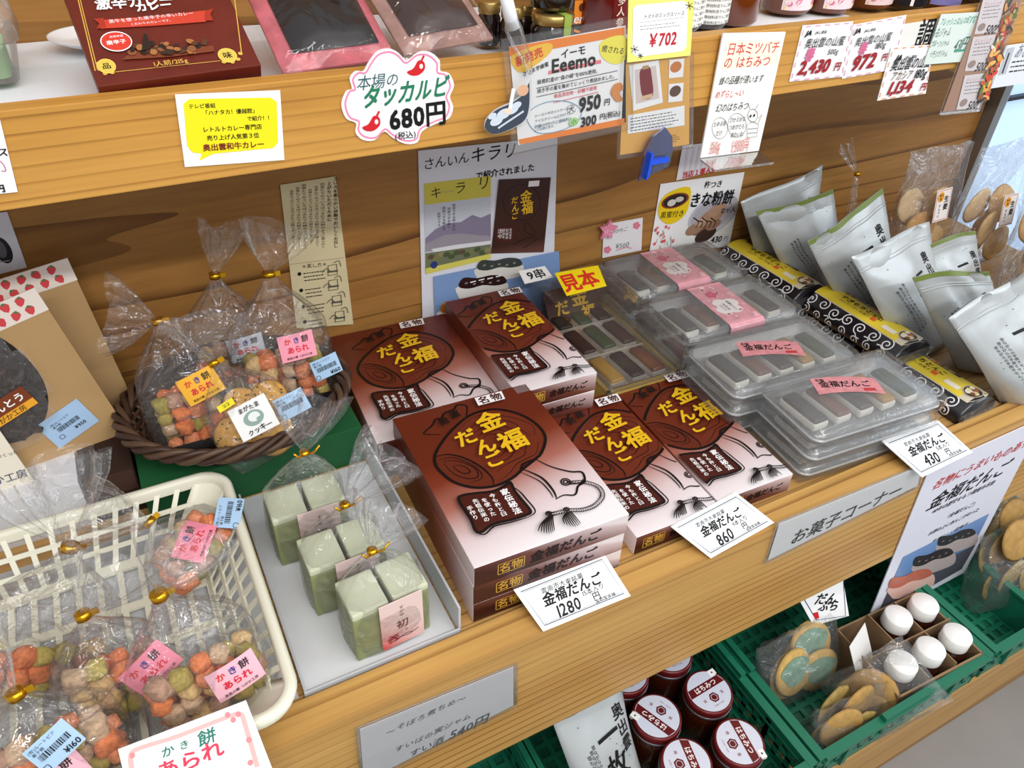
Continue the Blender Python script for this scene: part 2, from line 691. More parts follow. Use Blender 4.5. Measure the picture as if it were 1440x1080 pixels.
# ================================================================== SIGN TOOLKIT
class Ink:
    """prints on a plane; positions are read off the photograph and turned into metres on that plane"""

    def __init__(s, M, fr, n=None):
        s.m, s.fr, s.inv = M, fr, fr.inverted()
        s.o, s.n = fr.translation, V3((fr[0][2], fr[1][2], fr[2][2]))
        s.z = 0.0003

    def p(s, px, py):
        q = s.inv @ Pp(px, py, s.o, s.n)
        return (q.x, q.y)

    def k(s, px, py, ax=0):
        """metres per pixel along the card's own x (0) or y (1) direction"""
        x, y = s.p(px, py)
        d = (0.004, 0) if ax == 0 else (0, 0.004)
        a, b = (to_px(s.fr @ V3((x + q * d[0], y + q * d[1], 0))) for q in (-1, 1))
        return 0.008 / max(1e-6, math.hypot(a[0] - b[0], a[1] - b[1]))

    def up(s):
        s.z += 0.00004
        return s.z

    def t(s, txt, px, py, w, m=None, **kw):
        x, y = s.p(px, py)
        s.m.text(txt, x, y, w * s.k(px, py), m or INK, z=s.up(), **kw)

    def vt(s, txt, px, py, h, m=None, **kw):
        x, y = s.p(px, py)
        s.m.vtext(txt, x, y, h * s.k(px, py, 1), m or INK, z=s.up(), **kw)

    def poly(s, pts, m, sm=0):
        q = [s.p(*a) for a in pts]
        if sm:
            q = smoothpts(q, sm, True)
        s.m.poly(q, m, s.up())

    def line(s, pts, w, m=None, closed=False, sm=0, taper=False):
        q = [s.p(*a) for a in pts]
        if sm:
            q = smoothpts(q, sm, closed)
        s.m.strip(q, w * s.k(*pts[0], 1), m or INK, s.up(), closed, taper)

    def disc(s, px, py, rx, ry, m, rot=0.0):
        x, y = s.p(px, py)
        s.m.disc(x, y, rx * s.k(px, py), ry * s.k(px, py, 1), m, s.up(), rot=rot)


def printed(tl, tr, br, bl, pl, thick=0.0008):
    """(frame, outline in local metres) for a flat card seen at four pixel corners on plane pl=(point, normal)"""
    w = [Pp(*q, *pl) for q in (tl, tr, br, bl)]
    fr, W, H = quad_frame(*w)
    inv = fr.inverted()
    return fr, [tuple((inv @ q).xy) for q in w][::-1], W, H


def card(name, label, cat, quad, pl, draw, base=WHITE, thick=0.0008, group=None, outline=None, sleeve=0.0):
    fr, out, W, H = printed(*quad, pl)
    if outline:
        inv = fr.inverted()
        out = [tuple((inv @ Pp(*q, *pl)).xy) for q in outline]
    m = MB()
    a = sum(out[i - 1][0] * out[i][1] - out[i][0] * out[i - 1][1] for i in range(len(out)))
    if a < 0:
        out = out[::-1]
    m.prism(out, -thick, 0, base)
    o = m.build(name, M=fr)
    tag(o, label, cat, group)
    m = MB()
    I = Ink(m, fr)
    if draw:
        draw(I)
        if m.v:
            m.build('printing', o)
    if sleeve:
        m = MB()
        c = [(q[0] * (1 + sleeve / W * 2), q[1] * (1 + sleeve / H * 2)) for q in out]
        m.prism(c, -thick - 0.0004, 0.0026, SLEEVE)
        m.build('clear_sleeve', o)
    return o


PU = (V3((0, YU - 0.0015, 0)), V3((0, 1, 0)))      # on the upper shelf's front board
PW = (V3((0, YW - 0.002, 0)), V3((0, 1, 0)))       # on the wall
PF = (V3((0, -0.0025, 0)), V3((0, 1, 0)))          # on the lower shelf's front board


def rows(I, tl, tr, bl, n, m=None, w=1.6, fill=0.8, seg=9, seed=1):
    """n rows of small print too fine to read, as short dashes"""
    R = random.Random(seed)
    for r in range(n):
        f = (r + 0.5) / n
        a = (tl[0] + (bl[0] - tl[0]) * f, tl[1] + (bl[1] - tl[1]) * f)
        d = (tr[0] - tl[0], tr[1] - tl[1])
        x = 0.0
        end = R.uniform(fill, 1.0)
        z = I.up()
        while x < end:
            l = R.uniform(0.3, 1.0) / seg
            p, q = (a[0] + d[0] * x, a[1] + d[1] * x), (a[0] + d[0] * min(end, x + l), a[1] + d[1] * min(end, x + l))
            I.m.strip([I.p(*p), I.p(*q)], w * I.k(*p, 1), m or INK, z)
            x += l + 0.25 / seg


# ================================================================== BROWN CONFECTIONERY BOXES
BRN, PNK = '521d10', 'd9c6c6'


def grad_mat(name, expr, stops, sheen=0.35):
    """printed colour gradient: expr = weights of object x, y, z and an offset"""
    m, nt, b = new_mat(name)
    N, L = nt.nodes.new, nt.links.new
    tc = N('ShaderNodeTexCoord')
    dp = N('ShaderNodeVectorMath')
    dp.operation = 'DOT_PRODUCT'
    dp.inputs[1].default_value = expr[:3]
    L(tc.outputs['Object'], dp.inputs[0])
    ad = N('ShaderNodeMath')
    ad.inputs[1].default_value = expr[3]
    L(dp.outputs['Value'], ad.inputs[0])
    rp = N('ShaderNodeValToRGB')
    e = rp.color_ramp.elements
    e[0].position, e[0].color = stops[0][0], srgb(stops[0][1])
    e[1].position, e[1].color = stops[-1][0], srgb(stops[-1][1])
    for p, c in stops[1:-1]:
        rp.color_ramp.elements.new(p).color = srgb(c)
    L(ad.outputs[0], rp.inputs[0])
    L(rp.outputs[0], b.inputs['Base Color'])
    b.inputs['Roughness'].default_value = sheen
    b.inputs['Specular IOR Level'].default_value = 0.4
    return m


G_TOP = grad_mat('box_print', (-0.9, 4.0, 0, 0.5), ((0.02, 'ede6e8'), (0.22, 'd9c3c3'), (0.40, 'a96a5c'), (0.56, '7c3520'), (0.7, '672816')))
G_FRONT = grad_mat('box_end_print', (6.0, 0, 20.0, 0.1), ((0.0, '3a140c'), (0.42, '6b3a30'), (0.9, 'c9b3b3'), (1.0, 'e3d8d8')))
M_BLK = mat('160b08', 0.5, 0.3)
M_BRN = mat('45190e', 0.45, 0.35)
M_GOLD = mat('e8b81e', 0.45, 0.4)
M_OCH = mat('c79a3a', 0.45, 0.4)
WPRT = mat('f3eeee', 0.5, 0.3)

A = dict(
    stamp=[(14.2, 116.9), (51.7, 116.6), (49.3, 100.2), (12.6, 100.9)],
    knot=[(-48.8, 75.3), (-65.2, 83.3), (-63.6, 87.4), (-51.7, 94.6), (-43.5, 103.6), (-36.0, 102.9), (-29.2, 110.3), (-16.2, 112.6), (-8.7, 119.0), (0.7, 114.5), (-0.4, 106.0), (-6.1, 95.4), (-5.7, 89.1)],
    drum=[(-67.9, 42.8), (-53.8, 59.5), (-30.8, 78.3), (-2.1, 93.7), (24.3, 94.5), (42.9, 85.1), (57.8, 68.3), (66.4, 46.7), (66.9, 26.5), (60.7, 12.3), (47.4, -2.9), (36.0, -9.3), (15.8, -18.1), (-0.4, -26.0), (-20.1, -29.8), (-36.3, -27.4), (-50.3, -20.4), (-63.9, -6.2), (-70.6, 11.4), (-72.7, 27.3)],
    face=[(-68.7, 40.9), (-53.5, 38.7), (-38.5, 25.5), (-27.0, 5.0), (-22.3, -16.3), (-25.3, -27.4)],
    leaf=[(-62, 29), (-45.9, 22.1), (-34.0, 4.7), (-36.4, -9.0), (-48.9, -6.5), (-60, 7.9)],
    leaf2=[(-54.2, 18.7), (-44.2, 12.6), (-41.0, 2.0), (-48.5, 1.9), (-54.1, 11.2)],
    h1=[(37.2, -9.9), (47.7, -27.8), (63.8, -43.6), (75.8, -50.2), (71.1, -64.0), (60.6, -67.8), (51.0, -77.8), (39.2, -73.5), (28.1, -75.5)],
    h2=[(15.8, -18.1), (29.0, -39.0), (31.8, -61.1), (29.7, -74.3)],
    h3=[(11.4, -21.7), (24.4, -42.9), (27.4, -62.0), (26.5, -72.3)],
    joint=[(37.8, -8.8), (19.8, -11.3), (12.2, -20.2)],
    cord=[(54.3, -59.5), (69.5, -65.4), (80.2, -78.5), (76.9, -93.4), (61.8, -102.5), (46.1, -103.2), (31.1, -98.3), (14.5, -96.5), (7.9, -95.4)],
    plaque=[(-71.7, -38.6), (-65.9, -33.4), (-51.6, -35.9), (-31.3, -41.0), (-15.4, -38.0), (-8.9, -35.8), (-10.2, -49.9), (-9.3, -62.2), (-7.6, -83.7), (-14.8, -87.0), (-31.5, -86.8), (-52.4, -84.6), (-68.3, -89.8), (-72.5, -84.3), (-70.8, -69.0)])


def box_art(W, D, dx, dy):
    """the mallet drawing and lettering of the lid, trimmed to the lid"""
    M = MB()
    z = [0.0003]

    def P(pts):
        return [((a + dx) / 1000, (b + dy) / 1000) for a, b in pts]

    def up():
        z[0] += 0.00004
        return z[0]

    def ln(pts, w, closed=False, taper=True, k=5, m=M_BLK):
        M.strip(smoothpts(P(pts), k, closed), w * 1.45 / 1000, m, up(), closed, taper)

    def clip(pts, lim):
        for sg in (1, -1):
            o = []
            for i in range(len(pts)):
                a, b = pts[i - 1], pts[i]
                ia, ib = a[0] * sg <= lim, b[0] * sg <= lim
                if ia != ib:
                    t = (lim * sg - a[0]) / (b[0] - a[0])
                    o.append((lim * sg, a[1] + (b[1] - a[1]) * t))
                if ib:
                    o.append(b)
            pts = o
        return pts
    lim = W / 2 - 0.0006
    M.poly(clip(smoothpts(P(A['knot']), 4, False), lim), mat('662815', 0.45, 0.35), up())
    ln(A['knot'], 2.2)
    M.poly(clip(smoothpts(P(A['drum']), 4, True), lim), mat('6c2b17', 0.45, 0.35), up())
    for q in (0.86, 0.7, 0.54, 0.38, 0.24):
        c = (4, 38)
        pts = [(c[0] + (a - c[0]) * q * (1 + 0.07 * math.sin(i * 2.3 + q * 20)), c[1] + (b - c[1]) * q * (1 + 0.07 * math.cos(i * 1.7 + q * 9))) for i, (a, b) in enumerate(A['drum'])]
        ln(pts[2:9], 0.8)
        ln(pts[9:15], 0.8)
    fp = P(A['drum'])
    fill = smoothpts(P(A['face']), 4) + smoothpts(P(A['drum'][14:20]), 4)
    M.poly(clip(fill, lim), mat('642715', 0.45, 0.35), up())
    ln(A['drum'], 2.6, True, False, 6)
    ln(A['face'], 2.0)
    ln(A['leaf'], 1.2, True)
    ln(A['leaf2'], 1.2, True)
    ln([(-66, 34), (-50, 31), (-33, 8), (-32, -12), (-48, -14)], 1.0)
    ln(A['h1'], 1.9, k=6)
    ln(A['h2'], 1.9, k=6)
    ln(A['h3'], 1.1, k=6)
    ln(A['joint'], 2.2)
    for r0 in (5.2, 2.6):
        ln([(50.9 + r0 * math.cos(t), -56.3 + r0 * math.sin(t)) for t in (0.6 * i for i in range(10))], 1.2, True, False, 2)
    ln([(55, -58), (60, -63), (68, -64), (71, -60)], 1.3)
    cp = smoothpts(A['cord'], 6)
    for i in range(0, len(cp) - 1):
        (a, b), (c, d) = cp[i], cp[min(i + 1, len(cp) - 1)]
        l = math.hypot(c - a, d - b) or 1
        nx, ny = -(d - b) / l, (c - a) / l
        ux, uy = (c - a) / l, (d - b) / l
        for sg in (1, -1):
            ln([(a + nx * sg * 0.4 - ux, b + ny * sg * 0.4 - uy), (a + nx * sg * 2.0, b + ny * sg * 2.0), (a + nx * sg * 2.8 + ux * 2.2, b + ny * sg * 2.8 + uy * 2.2)], 0.9, k=3)
    for (hx, hy, dxs) in ((9, -96, -16), (29, -99, -6)):
        for r0 in (3.4, 1.8):
            ln([(hx + r0 * math.cos(t), hy + 2 + r0 * 0.8 * math.sin(t)) for t in (0.7 * i for i in range(9))], 0.9, True, False, 2)
        for j in range(8):
            f = j / 7
            ex, ey = hx + dxs + f * 16 - 6, hy - 16 - 8 * math.sin(f * 2.2)
            ln([(hx - 3 + f * 6, hy - 2), (hx - 7 + dxs * 0.45 + f * 13, hy - 8 - 2 * f), (ex, ey)], 1.0, k=4)
    M.poly(clip(smoothpts(P(A['plaque']), 4, True), lim), mat('48190f', 0.45, 0.35), up())
    ln(A['plaque'], 2.4, True, False)
    ln([(-12, -38), (-6, -52), (-4, -66), (-3, -86), (-14, -91)], 1.4)
    ln([(-14, -91), (-34, -90), (-52, -88), (-66, -94), (-73, -88)], 1.4)

    def T_(txt, x, y, s, m, bold=0.02, rot=0.0, shear=0.0, vert=0):
        if abs((x + dx) / 1000) > W / 2 - s / 2600:
            return
        if vert:
            M.vtext(txt, (x + dx) / 1000, (y + dy) / 1000, s * len(txt) / 1000, m, up(), bold)
        else:
            M.text(txt, (x + dx) / 1000, (y + dy) / 1000, s / 1000, m, up(), bold=bold, rot=rot, shear=shear)
    T_('開', -38, 90, 13, M_BLK, 0.03, 0.1)
    T_('運', -21, 97, 14, M_BLK, 0.03, 0.1)
    M.poly(clip(P(A['stamp']), lim), WPRT, up())
    T_('名', 23.5, 108.6, 15, M_BRN, 0.03)
    T_('物', 40.5, 108.6, 15, M_BRN, 0.03)
    for ch, x, y, s, r in (('金', 13.5, 68, 35, 0.12), ('福', 24, 26, 36, 0.1), ('だ', -25, 52, 28, 0.15), ('ん', -10, 29, 27, 0.05), ('ご', -10.5, 4, 25, 0.1)):
        T_(ch, x, y, s, M_GOLD, 0.032, r, 0.12)
    T_('家伝秘法', -21, -63, 10.2, WPRT, 0.035, vert=1)
    T_('今も杵と臼', -36, -62, 7.2, WPRT, 0.02, vert=1)
    T_('を使った', -46.5, -61, 7.2, WPRT, 0.02, vert=1)
    T_('先祖伝来の', -56, -62, 7.2, WPRT, 0.02, vert=1)
    T_('手作り', -65.5, -62, 7.2, WPRT, 0.02, vert=1)
    # trim to the lid
    keep = [i for i, f in enumerate(M.f) if all(abs(M.v[k][0]) <= W / 2 - 0.0003 and abs(M.v[k][1]) <= D / 2 - 0.0005 for k in f)]
    M.f, M.mi, M.sm = [M.f[i] for i in keep], [M.mi[i] for i in keep], [M.sm[i] for i in keep]
    return M


def end_art(W, D, Hh, stampx, tw):
    M = MB()
    y = -D / 2 - 0.0003
    s = 0.019
    M.strip(rrect(0.030, 0.0155, 0.001, 2, stampx, 0), 0.001, M_OCH, 0.0, True)
    M.text('名物', stampx, 0, 0.0275, M_OCH, 0.0, bold=0.02, sy=1.0)
    M.text('金福だんご', stampx + 0.022 + tw / 2, 0, tw, M_BLK, 0.00002, bold=0.035, shear=0.1)
    M.warp(lambda a, b, c: (a, y - c, Hh / 2 + b))
    return M


BH = 0.0305
BOXM = {}


def make_box(W, D, dx, dy, sx, tw):
    b = MB()
    b.box((0, 0, BH / 2), (W, D, BH - 0.0004), G_TOP, 0.0009)
    b.mats.append(G_FRONT)
    for i, f in enumerate(b.f):
        ys = [b.v[k][1] for k in f]
        if max(ys) < -D / 2 + 0.0005:
            b.mi[i] = 1
    top = box_art(W, D, dx, dy)
    top.warp(lambda x, y, z: (x, y, z + BH - 0.0002))
    return b.mesh('confectionery_box'), top.mesh('lid_print'), end_art(W, D, BH, sx, tw).mesh('end_print')


BIG = make_box(0.183, 0.252, 0, 0, -0.050, 0.085)
NINE = make_box(0.120, 0.245, 7, -6, -0.034, 0.058)


def stack(kind, W, x, y, rz, n, labels, group, z0=ZS, jit=0.0):
    R = random.Random(int(x * 1000))
    for i in range(n):
        o = bpy.data.objects.new('confectionery_box', kind[0])
        COL.objects.link(o)
        o.matrix_world = T(x + (R.uniform(-jit, jit) if i < n - 1 else 0), y + (R.uniform(-jit, jit) if i < n - 1 else 0), z0 + i * (BH + 0.0001), rz)
        tag(o, labels[i], 'box', group)
        e = bpy.data.objects.new('end_print', kind[2])
        COL.objects.link(e)
        e.parent = o
        if i == n - 1:
            e = bpy.data.objects.new('lid_print', kind[1])
            COL.objects.link(e)
            e.parent = o


GB = 'brown sweet boxes with a mallet drawing'
stack(BIG, 0.183, 0.3135, 0.1685, -0.035, 3, ['large brown box at the bottom of the front stack behind the 1280 yen card', 'large brown box in the middle of the front stack behind the 1280 yen card', 'large brown mallet box on top of the front stack, nearest the 1280 yen card'], GB, jit=0.002)
stack(BIG, 0.183, 0.302, 0.415, -0.06, 2, ['large brown box under another, beside the wicker basket at the wall', 'large brown mallet box at the back beside the wicker basket, partly behind the front stack'], GB)
stack(NINE, 0.120, 0.452, 0.396, -0.03, 3, ['narrow brown box at the bottom of the stack against the photo poster', 'narrow brown box second from top in the stack against the photo poster', 'narrow brown mallet box on top of the stack against the photo poster'], GB)
stack(NINE, 0.120, 0.4905, 0.169, -0.03, 1, ['narrow brown mallet box between the tall front stack and the rightmost brown box'], GB)
stack(NINE, 0.120, 0.6135, 0.173, -0.03, 1, ['narrow brown mallet box beside the clear trays, rightmost of the brown boxes'], GB)
# ================================================================== CARDS ON THE FRONT BOARD
DK = mat('1c1c1e', 0.6, 0.2)
FRAMEC = mat('3d4a58', 0.6, 0.2)
M_ACR = mat('e9edf0', 0.25, 0.5)


def price_card(label, quad, cnt, price, big):
    (tl, tr, br, bl) = quad
    p0 = Pz(*bl, 0.003)
    p1 = Pz(*br, 0.003)
    ux = (p1 - p0).normalized()
    n = ux.cross(V3((0, math.cos(0.42), math.sin(0.42)))).normalized()
    pl = (p0, n)

    def L(u, v):      # fraction of the card -> pixel
        a = (tl[0] + (tr[0] - tl[0]) * u, tl[1] + (tr[1] - tl[1]) * u)
        b = (bl[0] + (br[0] - bl[0]) * u, bl[1] + (br[1] - bl[1]) * u)
        return (a[0] + (b[0] - a[0]) * v, a[1] + (b[1] - a[1]) * v)
    w = tr[0] - tl[0]

    def draw(I):
        c = [L(0.05, 0.10), L(0.95, 0.10), L(0.95, 0.90), L(0.05, 0.90)]
        I.line(c, 1.3, FRAMEC, closed=True)
        c = [L(0.065, 0.13), L(0.935, 0.13), L(0.935, 0.87), L(0.065, 0.87)]
        I.line(c, 0.5, FRAMEC, closed=True)
        I.t('雲南市大東銘菓', *L(0.46, 0.25), 0.50 * w, DK, jit=0.04, shear=0.15, sy=0.9)
        I.t('金福だんご', *L(0.52, 0.43), 0.70 * w, DK, bold=0.028, jit=0.04, shear=0.15, sy=1.0)
        I.t(cnt, *L(0.70, 0.60), 0.26 * w, DK, jit=0.04, shear=0.1)
        I.t(price, *L(0.38, 0.74), 0.28 * w, DK, bold=0.015, jit=0.03, shear=0.1, sy=1.15)
        I.t('円', *L(0.69, 0.74), 0.09 * w, DK, bold=0.01)
        I.t('金助堂本舗', *L(0.76, 0.84), 0.24 * w, DK, jit=0.03, sy=0.9)
    return card('price_card', label, 'card', quad, pl, draw, mat('f6f8fa', 0.35, 0.4), 0.0012, 'white price cards on the board edge')


price_card('white 1280 yen price card on the pine edge', ((722, 829), (849, 778), (887, 838), (764, 888)), '15本入り', '1280', 1)
price_card('white 860 yen price card on the pine edge', ((943, 740), (1034, 692), (1089, 735), (1000, 785)), '9本入り', '860', 0)
price_card('white 430 yen price card on the pine edge', ((1240, 620), (1318, 590), (1368, 636), (1297, 671)), '5本入り', '430', 0)


def d_corner(I):
    I.t('お菓子コーナー', 1194, 721, 172, DK, bold=0.015, shear=0.1, rot=0.0, sy=1.0)


card('name_plate', 'long white plate lettered for the sweets corner on the front board', 'sign',
     ((1096, 737), (1297, 655), (1290, 683), (1080, 788)), PF, d_corner, sleeve=0.004)


def d_540(I):
    g = mat('5a5f66', 0.7, 0.1)
    I.t('〜そぼろ煮ちめ〜', 600, 1005, 125, g, jit=0.08, shear=0.2)
    I.t('すいばの実ジャム', 610, 1030, 120, g, jit=0.08, shear=0.2)
    I.t('すい酒', 600, 1050, 55, g, jit=0.06, shear=0.2)
    I.t('540円', 660, 1022, 62, g, bold=0.01, jit=0.06, shear=0.2, sy=1.1)


card('price_note', 'faded handwritten 540 yen note in a milky sleeve on the front board', 'note',
     ((506, 1026), (722, 938), (722, 992), (512, 1100)), PF, d_540, mat('d9d9dc', 0.5), sleeve=0.004)


BLUEG = grad_mat('photo_sky_print', (0.0, 5.0, 0, 0.9), ((0.0, '3a4250'), (0.5, '5a7cb0'), (1.0, '86a6d8')))


def dango(I, x, y, w, top, body, rot=0.3):
    """printed picture of a bar of rice cake with paste on top"""
    def q(u, v):
        return (x + u * w * math.cos(rot) + v * w * math.sin(rot), y - u * w * math.sin(rot) + v * w * math.cos(rot))
    I.poly([q(-0.5, 0.0), q(0.45, -0.02), q(0.5, 0.2), q(0.3, 0.3), q(-0.4, 0.32), q(-0.55, 0.2)], body, 3)
    I.poly([q(-0.52, 0.02), q(-0.4, -0.16), q(-0.1, -0.13), q(0.2, -0.17), q(0.45, -0.12), q(0.5, 0.02), q(0.25, 0.06), q(0.0, 0.03), q(-0.3, 0.08)], top, 3)
    for k in range(5):
        I.disc(*q(-0.35 + 0.17 * k, -0.04 + 0.03 * (k % 2)), w * 0.035, w * 0.02, mat('8d8087', 0.4))


def d_hang(I):
    r = mat('c23a3a', 0.6)
    I.t('名物にうまいものあり', 1384, 650, 150, r, jit=0.05, shear=0.3, bold=0.015)
    I.t('金福だんご', 1366, 680, 122, DK, bold=0.02, jit=0.04, shear=0.3)
    I.t('40年の歴史をもつ雲南市名物', 1356, 698, 98, DK, bold=0.012, jit=0.05, shear=0.3)
    I.t('「金福だんご」', 1352, 717, 52, DK, bold=0.012, jit=0.05, shear=0.3)
    I.t('お餅の上にあんこがのった', 1342, 733, 80, DK, bold=0.012, jit=0.05, shear=0.3)
    I.t('めずらしい和菓子', 1336, 749, 56, DK, bold=0.012, jit=0.05, shear=0.3)
    I.poly([(1270, 783), (1391, 722), (1352, 800), (1232, 868)], BLUEG)
    I.poly([(1250, 828), (1372, 765), (1352, 800), (1232, 868)], mat('43464f', 0.6))
    for (x, y, w, c) in ((1345, 757, 55, '2c2a30'), (1312, 785, 58, '30282c')):
        dango(I, x, y, w, mat(c, 0.4), mat('a89a98', 0.5))
    dango(I, 1280, 815, 62, mat('b8604a', 0.4), mat('d8b0a4', 0.5))


card('hanging_sign', 'tall white sign with a blue photo of sweets hanging from the front board', 'sign',
     ((1307, 660), to_px(Pp(1307, 660, *PF) + Pp(1356, 805, *PF) - Pp(1217, 880, *PF)), (1356, 805), (1217, 880)), PF, d_hang, mat('dfe0ec', 0.4), 0.0015)

# ================================================================== CARDS ON THE UPPER SHELF EDGE
YEL = mat('f2e51c', 0.5, 0.3)


def d_yellow(I):
    I.poly([(258, 146), (266, 139), (380, 137), (389, 143), (391, 200), (384, 208), (300, 216), (280, 226), (284, 216), (270, 214), (263, 205)], YEL)
    I.t('テレビ番組', 284, 149, 38, INK, bold=0.02)
    I.t('「ハナタカ！優越館」', 324, 157, 78, INK, bold=0.02)
    I.t('で紹介！！', 365, 166, 36, INK, bold=0.02)
    I.t('レトルトカレー専門店', 327, 180, 84, INK, bold=0.02)
    I.t('売り上げ人気第３位', 328, 192, 74, INK, bold=0.02)
    I.t('奥出雲和牛カレー', 329, 205, 87, mat('7a1c10', 0.6), bold=0.03)


card('shelf_card', 'white card with a yellow speech bubble about curry on the upper shelf edge', 'card', ((246, 133), (394, 127), (400, 225), (260, 235)), PU, d_yellow)


CLOUD = [(480 + a / 3, b / 3) for a, b in ((92, 300), (115, 262), (150, 218), (200, 205), (240, 222), (275, 255), (325, 220), (375, 220), (415, 255), (418, 298), (455, 310), (476, 360), (458, 408), (472, 450), (456, 498), (405, 520), (340, 555), (322, 600), (270, 607), (215, 580), (180, 555), (140, 592), (90, 590), (60, 560), (62, 520), (20, 500), (0, 440), (20, 385), (45, 375), (35, 330), (60, 300))]


def d_cloud(I):
    g = mat('1c7a56', 0.6)
    cx = sum(p[0] for p in CLOUD) / len(CLOUD)
    cy = sum(p[1] for p in CLOUD) / len(CLOUD)
    I.line([(cx + (a - cx) * 0.93, cy + (b - cy) * 0.93) for a, b in CLOUD], 2.6, mat('ee8aae', 0.6), True, 4)
    I.t('本場の', 532, 115, 60, mat('24585e', 0.6), shear=0.2, jit=0.06)
    I.t('タッカルビ', 572, 130, 122, g, bold=0.03, shear=0.25, jit=0.04, sy=1.25, rot=0.03)
    I.t('680円', 588, 163, 82, INK, bold=0.035, sy=1.1, rot=0.02)
    I.t('(税込)', 570, 190, 30, INK, bold=0.01)
    for (x, y) in ((585, 95), (522, 173)):
        I.poly([(x - 13, y + 6), (x - 4, y + 1), (x + 3, y - 10), (x + 11, y - 8), (x + 12, y + 2), (x + 4, y + 10), (x - 6, y + 11)], RED, 4)
        I.line([(x + 7, y - 9), (x + 11, y - 17)], 3, RED)
        I.disc(x + 7, y - 2, 2.5, 3.5, WHITE)


card('shelf_card', 'cloud-shaped white 680 yen card with pink rim and red chillies', 'card', ((480, 90), (640, 70), (640, 190), (490, 205)), PU, d_cloud, outline=smoothpts(CLOUD, 3, True), thick=0.001)

ORG = mat('f0862c', 0.5)


def d_eeemo(I):
    I.poly([(716, 66), (878, 38), (878, 50), (716, 80)], ORG)
    I.poly([(729, 196), (878, 166), (878, 175), (731, 203)], ORG)
    I.poly([(719, 78), (770, 60), (775, 72), (752, 92), (730, 102)], mat('f8c23a', 0.5), 3)
    I.t('新発売', 744, 80, 40, mat('d8301e', 0.6), bold=0.03, rot=0.2)
    I.poly([(843, 62), (858, 52), (880, 52), (878, 84), (862, 90), (846, 80)], mat('f5ea55', 0.5), 3)
    I.t('癒される', 862, 70, 34, INK, rot=-0.25, bold=0.01)
    I.t('さつま芋蜂蜜', 753, 97, 38, INK, rot=0.2, bold=0.015)
    I.t('イーモ', 806, 73, 36, INK, bold=0.02, rot=0.02)
    I.line([(771, 102), (845, 86)], 5, mat('ee7f86', 0.6))
    I.t('Eeemo', 807, 87, 64, INK, bold=0.03, sy=1.0)
    I.t('飯南町産の“森の絹”を100%使用。', 800, 107, 90, INK, bold=0.008)
    I.line([(754, 124), (868, 99)], 0.8)
    I.t('焼き芋の蜜を集めてじっくり煮詰めました。', 812, 117, 114, INK, bold=0.008)
    I.line([(754, 136), (868, 111)], 0.8)
    I.t('食品添加物・砂糖不使用', 809, 129, 62, mat('d8485a', 0.6), bold=0.008)
    I.line([(778, 144), (841, 129)], 0.8, mat('d8485a', 0.6))
    I.line([(740, 165), (752, 150), (775, 142), (800, 143), (817, 155), (810, 172), (785, 184), (755, 186)], 1.0, mat('6a9ab8', 0.6), True, 4)
    for k, s in enumerate(('トーストやホットケーキ、', 'アイスクリームにかけて、', '砂糖の代わりに調味料と', 'しても使えます。')):
        I.t(s, 778 - (k == 3) * 12, 157 + k * 7.5, 54 - (k == 3) * 22, mat('466a80', 0.6), bold=0.008, rot=0.02)
    I.line([(803 + 6 * math.cos(a), 153 + 6 * math.sin(a)) for a in (0.5 * i for i in range(12))], 0.7, GREY)
    I.t('大', 803, 153, 9)
    I.t('950', 829, 144, 32, INK, bold=0.035, sy=1.2)
    I.t('円', 853, 143, 9, INK, bold=0.02)
    I.disc(806, 171, 7, 6, mat('a8d88a', 0.6))
    I.t('小', 806, 171, 8)
    I.t('300', 827, 169, 23, INK, bold=0.035, sy=1.1)
    I.t('円(税込)', 857, 161, 30, INK, bold=0.015)
    ob = mat('d98a4a', 0.6)
    I.poly([(858, 128), (863, 118), (872, 116), (876, 124), (870, 130), (875, 140), (866, 142), (860, 134)], ob, 3)


card('shelf_card', 'wide laminated card with orange bands advertising sweet potato syrup', 'card', ((716, 66), (880, 36), (880, 172), (729, 204)), PU, d_eeemo, sleeve=0.008)


def d_tom2(I):
    I.poly([(884, 92), (926, 84), (932, 144), (890, 156)], WHITE)
    I.poly([(892, 98), (922, 92), (927, 138), (894, 146)], mat('d9c8c4', 0.6))
    I.poly([(902, 96), (913, 94), (916, 106), (918, 134), (904, 138), (899, 108)], mat('7a1822', 0.3), 3)
    I.poly([(903, 93), (912, 91), (912, 96), (903, 98)], mat('b8946a', 0.4))
    I.line([(902, 138), (917, 134)], 6, mat('d8b890', 0.5))
    for (x, y, c) in ((950, 96, 'c8783a'), (949, 130, '5a3a28')):
        I.poly([(x - 9, y - 12), (x + 12, y - 14), (x + 10, y + 12), (x - 10, y + 14)], WHITE)
        I.disc(x, y - 2, 8, 8, mat(c, 0.5))
    I.poly([(882, 162), (962, 148), (962, 176), (882, 188)], WHITE)
    rows(I, (886, 165), (958, 153), (886, 186), 5, w=1.2, seg=14)
    rows(I, (928, 192), (956, 187), (928, 204), 4, mat('6a5028', 0.6), w=0.9)


card('info_sheet', 'laminated orange info sheet with tomato sauce photos below the 702 yen card', 'card', ((878, 84), (970, 78), (969, 203), (872, 218)), PU, d_tom2, mat('e0a850', 0.5), sleeve=0.004)


